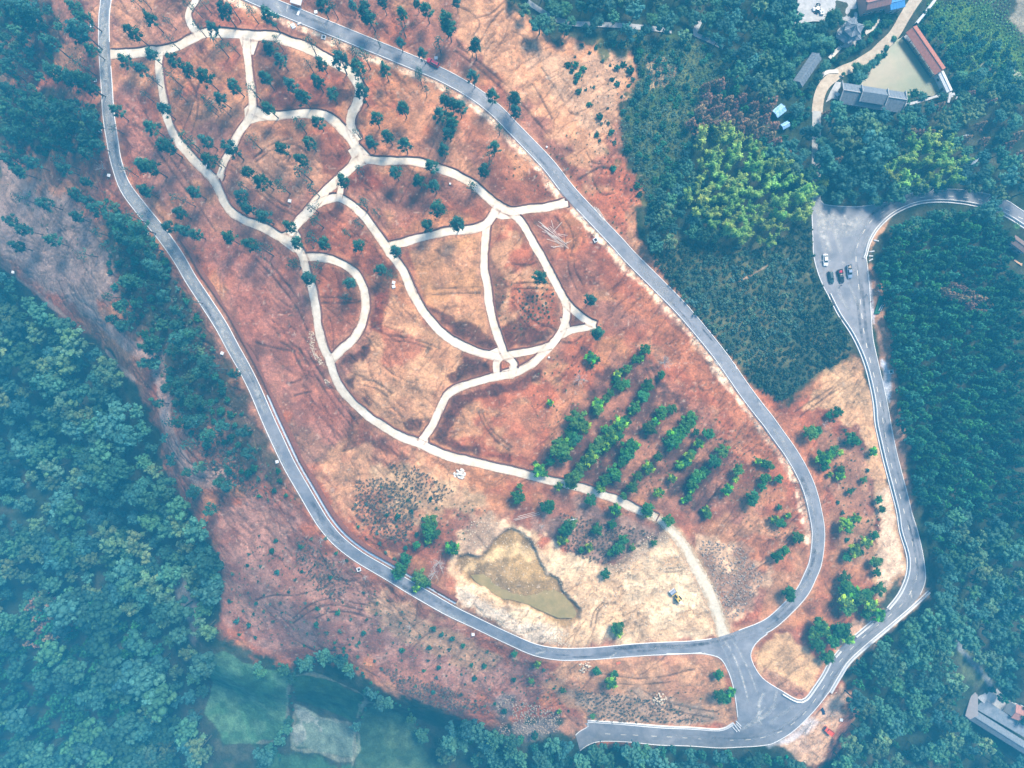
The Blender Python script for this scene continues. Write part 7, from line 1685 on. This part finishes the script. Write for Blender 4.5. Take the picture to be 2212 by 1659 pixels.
for nm, p, d_, mm, lab, cat in (("orange_board", T(2, 2, "690,980"), (1.6, 0.8, 0.15), mat("orange_board", (0.55, 0.14, 0.06), 0.7), "small orange board lying below the lower loop road", "board"), ("crumpled_sheet", T(3, 2, "357,1292"), (1.0, 2.6, 0.25), mat("dark_blue_sheet", (0.02, 0.035, 0.075), 0.5), "dark blue crumpled sheet at the road edge of the truck lot", "sheet"), ("plank_bench", None, (3.4, 0.6, 0.4), mat("orange_plank", (0.62, 0.36, 0.20), 0.8), "orange plank bench in the trees at the right edge", "bench"), ("white_board", T(2, 1, "1450,716"), (0.35, 1.7, 0.25), M_SHEET, "pale board lying right of the right road", "board")):
    x, y = P1(*(p[0] if p else Rr(1265, 1390)), 0.2); m = MB(); m.box((0, 0, d_[2] / 2), d_); m.box((d_[0] * 0.2, d_[1] * 0.1, d_[2]), (d_[0] * 0.5, d_[1] * 0.5, d_[2] * 0.7), 0.5)
    thing(nm, (x, y, float(zat(x, y)) + 0.05), lab, cat, 0.35 if nm != "plank_bench" else -0.6, me=m.mesh(nm, mm, 0.02))
x, y = P1(*T(3, 2, "120,1583")[0], 0.5); m = MB(); m.tube((0, 0, 0), (0, 0, 1.2), 0.55, n=16); m.tube((0, 0, 1.2), (0, 0, 1.3), 0.5, 0.2, n=16); thing("barrel", (x, y, float(zat(x, y))), "green barrel at the bottom edge of the sandy lot", "barrel", me=m.mesh("barrel", mat("green_barrel", (0.0, 0.22, 0.10), 0.5)))
x, y = P1(*E(823, 1030), 1); o = thing("parasol_table", (x, y, float(zat(x, y)) + 0.4), "small round white table on the terrace beside the tiled hall", "table")
m = MB(); m.tube((0, 0, 0.72), (0, 0, 0.8), 0.75, n=18); m.build("tabletop", M_SHEET, o); m = MB(); m.tube((0, 0, 0), (0, 0, 0.75), 0.08); m.build("leg", M_BLACK, o)
for i, q in enumerate(((650, 150), (640, 125), (565, 105))):
    x, y = P1(*E(*q), 0.5); m = MB(); m.box((0, 0, 0.4), (1.4, 1.0, 0.8)); m.box((0.2, 0.5, 0.9), (0.7, 0.5, 0.4), 0.4)
    thing("white_bale", (x, y, float(zat(x, y)) + 0.25), "%s white wrapped bale lying in the village yard" % ("right", "middle", "left")[i], "bale", i * 0.7, "bales in the village yard", m.mesh("white_bale", M_SHEET, 0.1))
for i, q in enumerate(((2065, 1030, 0.25, 2.6, 1.0), (2030, 1090, 1.3, 2.4, 0.9), (2130, 1045, 1.0, 3.2, 0.4))):
    x, y = P1(*E(q[0], q[1]), 0.5); m = MB(); m.box((0, 0, 0.35), (q[3], q[4], 0.7)); thing("sluice_block", (x, y, float(zat(x, y))), "%s concrete block at the lower right corner of the pond" % ("top", "lower", "right")[i], "concrete block", q[2], "blocks at the pond sluice", m.mesh("sluice_block", M_CONC, 0.03))
# palms by the upper bend
def palm(p, lab):
    x, y = P1(*p, 3); o = thing("palm_tree", (x, y, float(zat(x, y))), lab, "palm tree", 0, "young palms by the upper bend"); m = MB(); m.tube((0, 0, -.3), (0.1, 0, 3), 0.13, 0.1); m.build("trunk", BARK, o)
    for i in range(11):
        a = 6.283 * i / 11; m = MB(); pr = None
        for k in range(5):
            t = k / 4; c_ = Vector((math.cos(a) * 1.9 * t, math.sin(a) * 1.9 * t, 3 + 0.7 * math.sin(t * 2.6) - 0.5 * t * t)); w = 0.30 * (1 - t) + 0.03; n = Vector((-math.sin(a), math.cos(a), 0)) * w; s_ = (c_ - n, c_ + Vector((0, 0, 0.1)), c_ + n)
            if pr: m.add(list(pr) + list(s_), [(0, 1, 4, 3), (1, 2, 5, 4)])
            pr = s_
        m.build("frond", MATS["palm"] if "palm" in MATS else mat("palm", (0.05, 0.13, 0.04), 0.6), o)
palm(Rr(985, 610), "upper young palm at the inner kerb of the upper bend"); palm(Rr(1245, 800), "lower young palm beside the right edge parapet")
# loose rubble: pale broken stone round the quarry and along the road verge
def rubble(name, polys, n, smin, smax, m, rng, lines=()):
    iv, iff = ico(); Vs, Fs = [], []; n0 = 0; pts = []
    for poly, k in polys:
        q = np.array(poly); c_ = np.column_stack([rng.uniform(q[:, 0].min(), q[:, 0].max(), k * 3), rng.uniform(q[:, 1].min(), q[:, 1].max(), k * 3)]); pts.append(c_[inside(q, c_[:, 0], c_[:, 1])][:k])
    W = P(np.vstack(pts)) if pts else np.zeros((0, 2))
    for ln, k, wd in lines:
        i = rng.randint(0, len(ln), k); W = np.vstack([W, ln[i] + rng.normal(size=(k, 2)) * wd])
    hd = hard_d[np.clip(np.searchsorted(GY, W[:, 1]), 0, len(GY) - 1), np.clip(np.searchsorted(GX, W[:, 0]), 0, len(GX) - 1)]; W = W[hd > 0.25]
    z = zat(W[:, 0], W[:, 1])
    for i in range(len(W)):
        s = rng.uniform(smin, smax) * (0.5 + 0.5 * rng.rand()) ; sc3 = s * np.array([rng.uniform(.6, 1.3), rng.uniform(.6, 1.3), rng.uniform(.4, .8)]); a = rng.uniform(0, 6.28)
        w = iv * sc3 * rng.uniform(0.75, 1.2, (len(iv), 1)); ca, sa = math.cos(a), math.sin(a)
        Vs.append(np.column_stack([w[:, 0] * ca - w[:, 1] * sa + W[i, 0], w[:, 0] * sa + w[:, 1] * ca + W[i, 1], w[:, 2] + z[i] + 0.1 * s])); Fs.append(iff + n0); n0 += len(iv)
    obj(name, mesh_np(name, np.vstack(Vs), np.vstack(Fs), [m]), kind="stuff")
M_STONE = mat("pale_broken_stone", (0.46, 0.35, 0.22), 0.9, var=0.35, vscale=1.2, color2=(0.60, 0.50, 0.38))
M_STONE2 = mat("dark_broken_stone", (0.20, 0.145, 0.11), 0.9, var=0.35, vscale=1.2, color2=(0.34, 0.26, 0.20))
rs = np.random.RandomState(3)
QP = [(F("985,1265 1060,1300 1130,1345 1200,1360 1230,1390 1170,1388 1080,1350 1000,1305"), 900), (F("1000,1180 1150,1180 1240,1320 1200,1340 1060,1300 990,1260"), 260), (F("1230,1200 1300,1225 1400,1172 1480,1180 1540,1330 1400,1385 1250,1390"), 1100), (F("1400,1150 1470,1150 1500,1200 1480,1240 1340,1230"), 500), (F("1020,1120 1060,1110 1160,1170 1230,1300 1210,1240 1100,1190 985,1180"), 300), (F("1180,1345 1235,1370 1240,1400 1180,1390"), 260), (F("1700,1600 1800,1480 1825,1500 1790,1640 1740,1650"), 160), (F("1890,1060 1920,1050 1950,1230 1900,1290 1895,1180"), 260), (F("1810,1390 1960,1300 2000,1270 1960,1330 1850,1430"), 150)]
inner = loop_w + loop_n * (LOOP_HALF + 1.3)
rubble("pale_rubble", QP, 0, 0.10, 0.36, M_STONE, rs, [(inner[s0:], 900, 0.45), (resample(P(T(1, 1, "360,480 360,560 380,640 430,700")), 0.5), 260, 0.55), (resample(P(T(1, 1, "450,810 470,830")), 0.5), 40, 0.4)])
rubble("dark_rubble", [(F("1505,1165 1600,1180 1650,1250 1600,1330 1560,1340"), 900), (T(1, 2, "1540,1240 1659,1200 1659,1640 1570,1420") + T(2, 2, "0,1220 330,1290 300,1420 100,1460 0,1440"), 900)], 0, 0.15, 0.55, M_STONE2, rs)
def stone_pile(p, n, lab, R, m):
    x, y = P1(*p); z = float(zat(x, y)); iv, iff = ico(); Vs, Fs = [], []; n0 = 0
    for i in range(n):
        d = R * math.sqrt(rs.rand()); a = rs.uniform(0, 6.28); s = rs.uniform(0.25, 0.6); w = iv * s * np.array([1, .8, .6]) * rs.uniform(.75, 1.2, (len(iv), 1))
        Vs.append(w + np.array([d * math.cos(a), d * math.sin(a), (R - d) * 0.45 + 0.1])); Fs.append(iff + n0); n0 += len(iv)
    thing("stone_pile", (x, y, z), lab, "stone pile", me=mesh_np("stone_pile", np.vstack(Vs), np.vstack(Fs), [m]))
stone_pile(T(1, 1, "1318,1412")[0], 60, "white stone pile just below the cream path", 2.0, mat("white_stone", (0.66, 0.62, 0.55), 0.9, var=0.15))
stone_pile(T(2, 2, "955,1205")[0], 40, "pale boulder heap on the brushy ground above the bottom road", 2.6, M_STONE)
stone_pile(T(2, 2, "470,1000")[0], 30, "grey stone heap below the lower loop road", 2.2, M_STONE)
# bushes filling the village gardens
VB = throw([[E(-60, -30), E(370, -30), E(340, 280), E(600, 260), E(840, 420), E(840, 560), E(640, 560), E(500, 600), E(330, 860), E(300, 1200), E(-40, 1000)], [E(1060, 220), E(1300, 180), E(1500, 150), E(1200, 450), E(900, 640), E(760, 660), E(860, 540), E(1050, 510)], [E(1000, 760), E(1330, 470), E(1430, 420), E(1360, 590), E(1150, 780), E(1080, 900), E(960, 860)], [E(400, 980), E(560, 900), E(540, 1250), E(320, 1350), E(330, 1150)], [E(1800, 120), E(2230, 300), E(2700, 500), E(2700, 900), E(2150, 1000), E(2060, 760), E(1700, 250)], [E(1550, 1030), E(1700, 930), E(1800, 1000), E(1700, 1080), E(1540, 1130)]], 13, RNG, [[E(330, 840), E(520, 570), E(650, 640), E(470, 980)], [E(1110, -20), E(1560, -20), E(1560, 120), E(1140, 200)], [E(790, 340), E(900, 220), E(1080, 250), E(1080, 400), E(1040, 520), E(830, 520)], (LANE, 9), (LANE2, 8), SHED_AV])
wood(VB[:300], BUSH_M + SHRUB_M[:2] + BUSH_M, "garden_bush", "bush", "bushes filling the village gardens", "low green bush in the village gardens", 1.8, 0.7, 1.7)
VT = throw([[E(-60, -30), E(370, -30), E(340, 280), E(480, 300), E(330, 860), E(100, 900), E(-40, 700)], [E(1100, 1010), E(2040, 1080), E(2700, 1000), E(2700, 700), E(2130, 800), E(2160, 1000)]], 24, RNG, [[E(330, 840), E(520, 570), E(650, 640), E(470, 980)], [E(800, 860), E(1580, 1000), E(1560, 1200), E(1290, 1260), E(800, 1130)], SHED_AV, (LANE, 13), (LANE2, 13)])
wood(VT, [r[0] for r in ROUND] + WOODS[:2], "garden_wood_tree", "broadleaf tree", "garden trees at the village edge", "broadleaf tree at the village edge", 7, 0.45, 0.85)

# ------------------------------------------------------------------ blue valley haze: one closed box of even thin air
zlo = float(ZF.min()) - 1.0
hm = MB(); hx = float(GX[-1]) + 5; hy = float(GY[-1]) + 5; zt = CAM_H + 2.0
hm.box((0, 0, (zlo + zt) / 2), (2 * max(hx, 1), 2 * max(hy, 1), zt - zlo))
hz = bpy.data.materials.new("haze"); hz.use_nodes = True; n_ = hz.node_tree.nodes; n_.remove(n_["Principled BSDF"])
pv_ = n_.new("ShaderNodeVolumePrincipled"); pv_.inputs["Color"].default_value = (*HAZE_COLOR, 1); pv_.inputs["Density"].default_value = HAZE_DENSITY; pv_.inputs["Anisotropy"].default_value = 0.0
hz.node_tree.links.new(pv_.outputs[0], n_["Material Output"].inputs["Volume"])
if HAZE_DENSITY > 0: obj("haze", hm.mesh("haze", hz), kind="stuff")
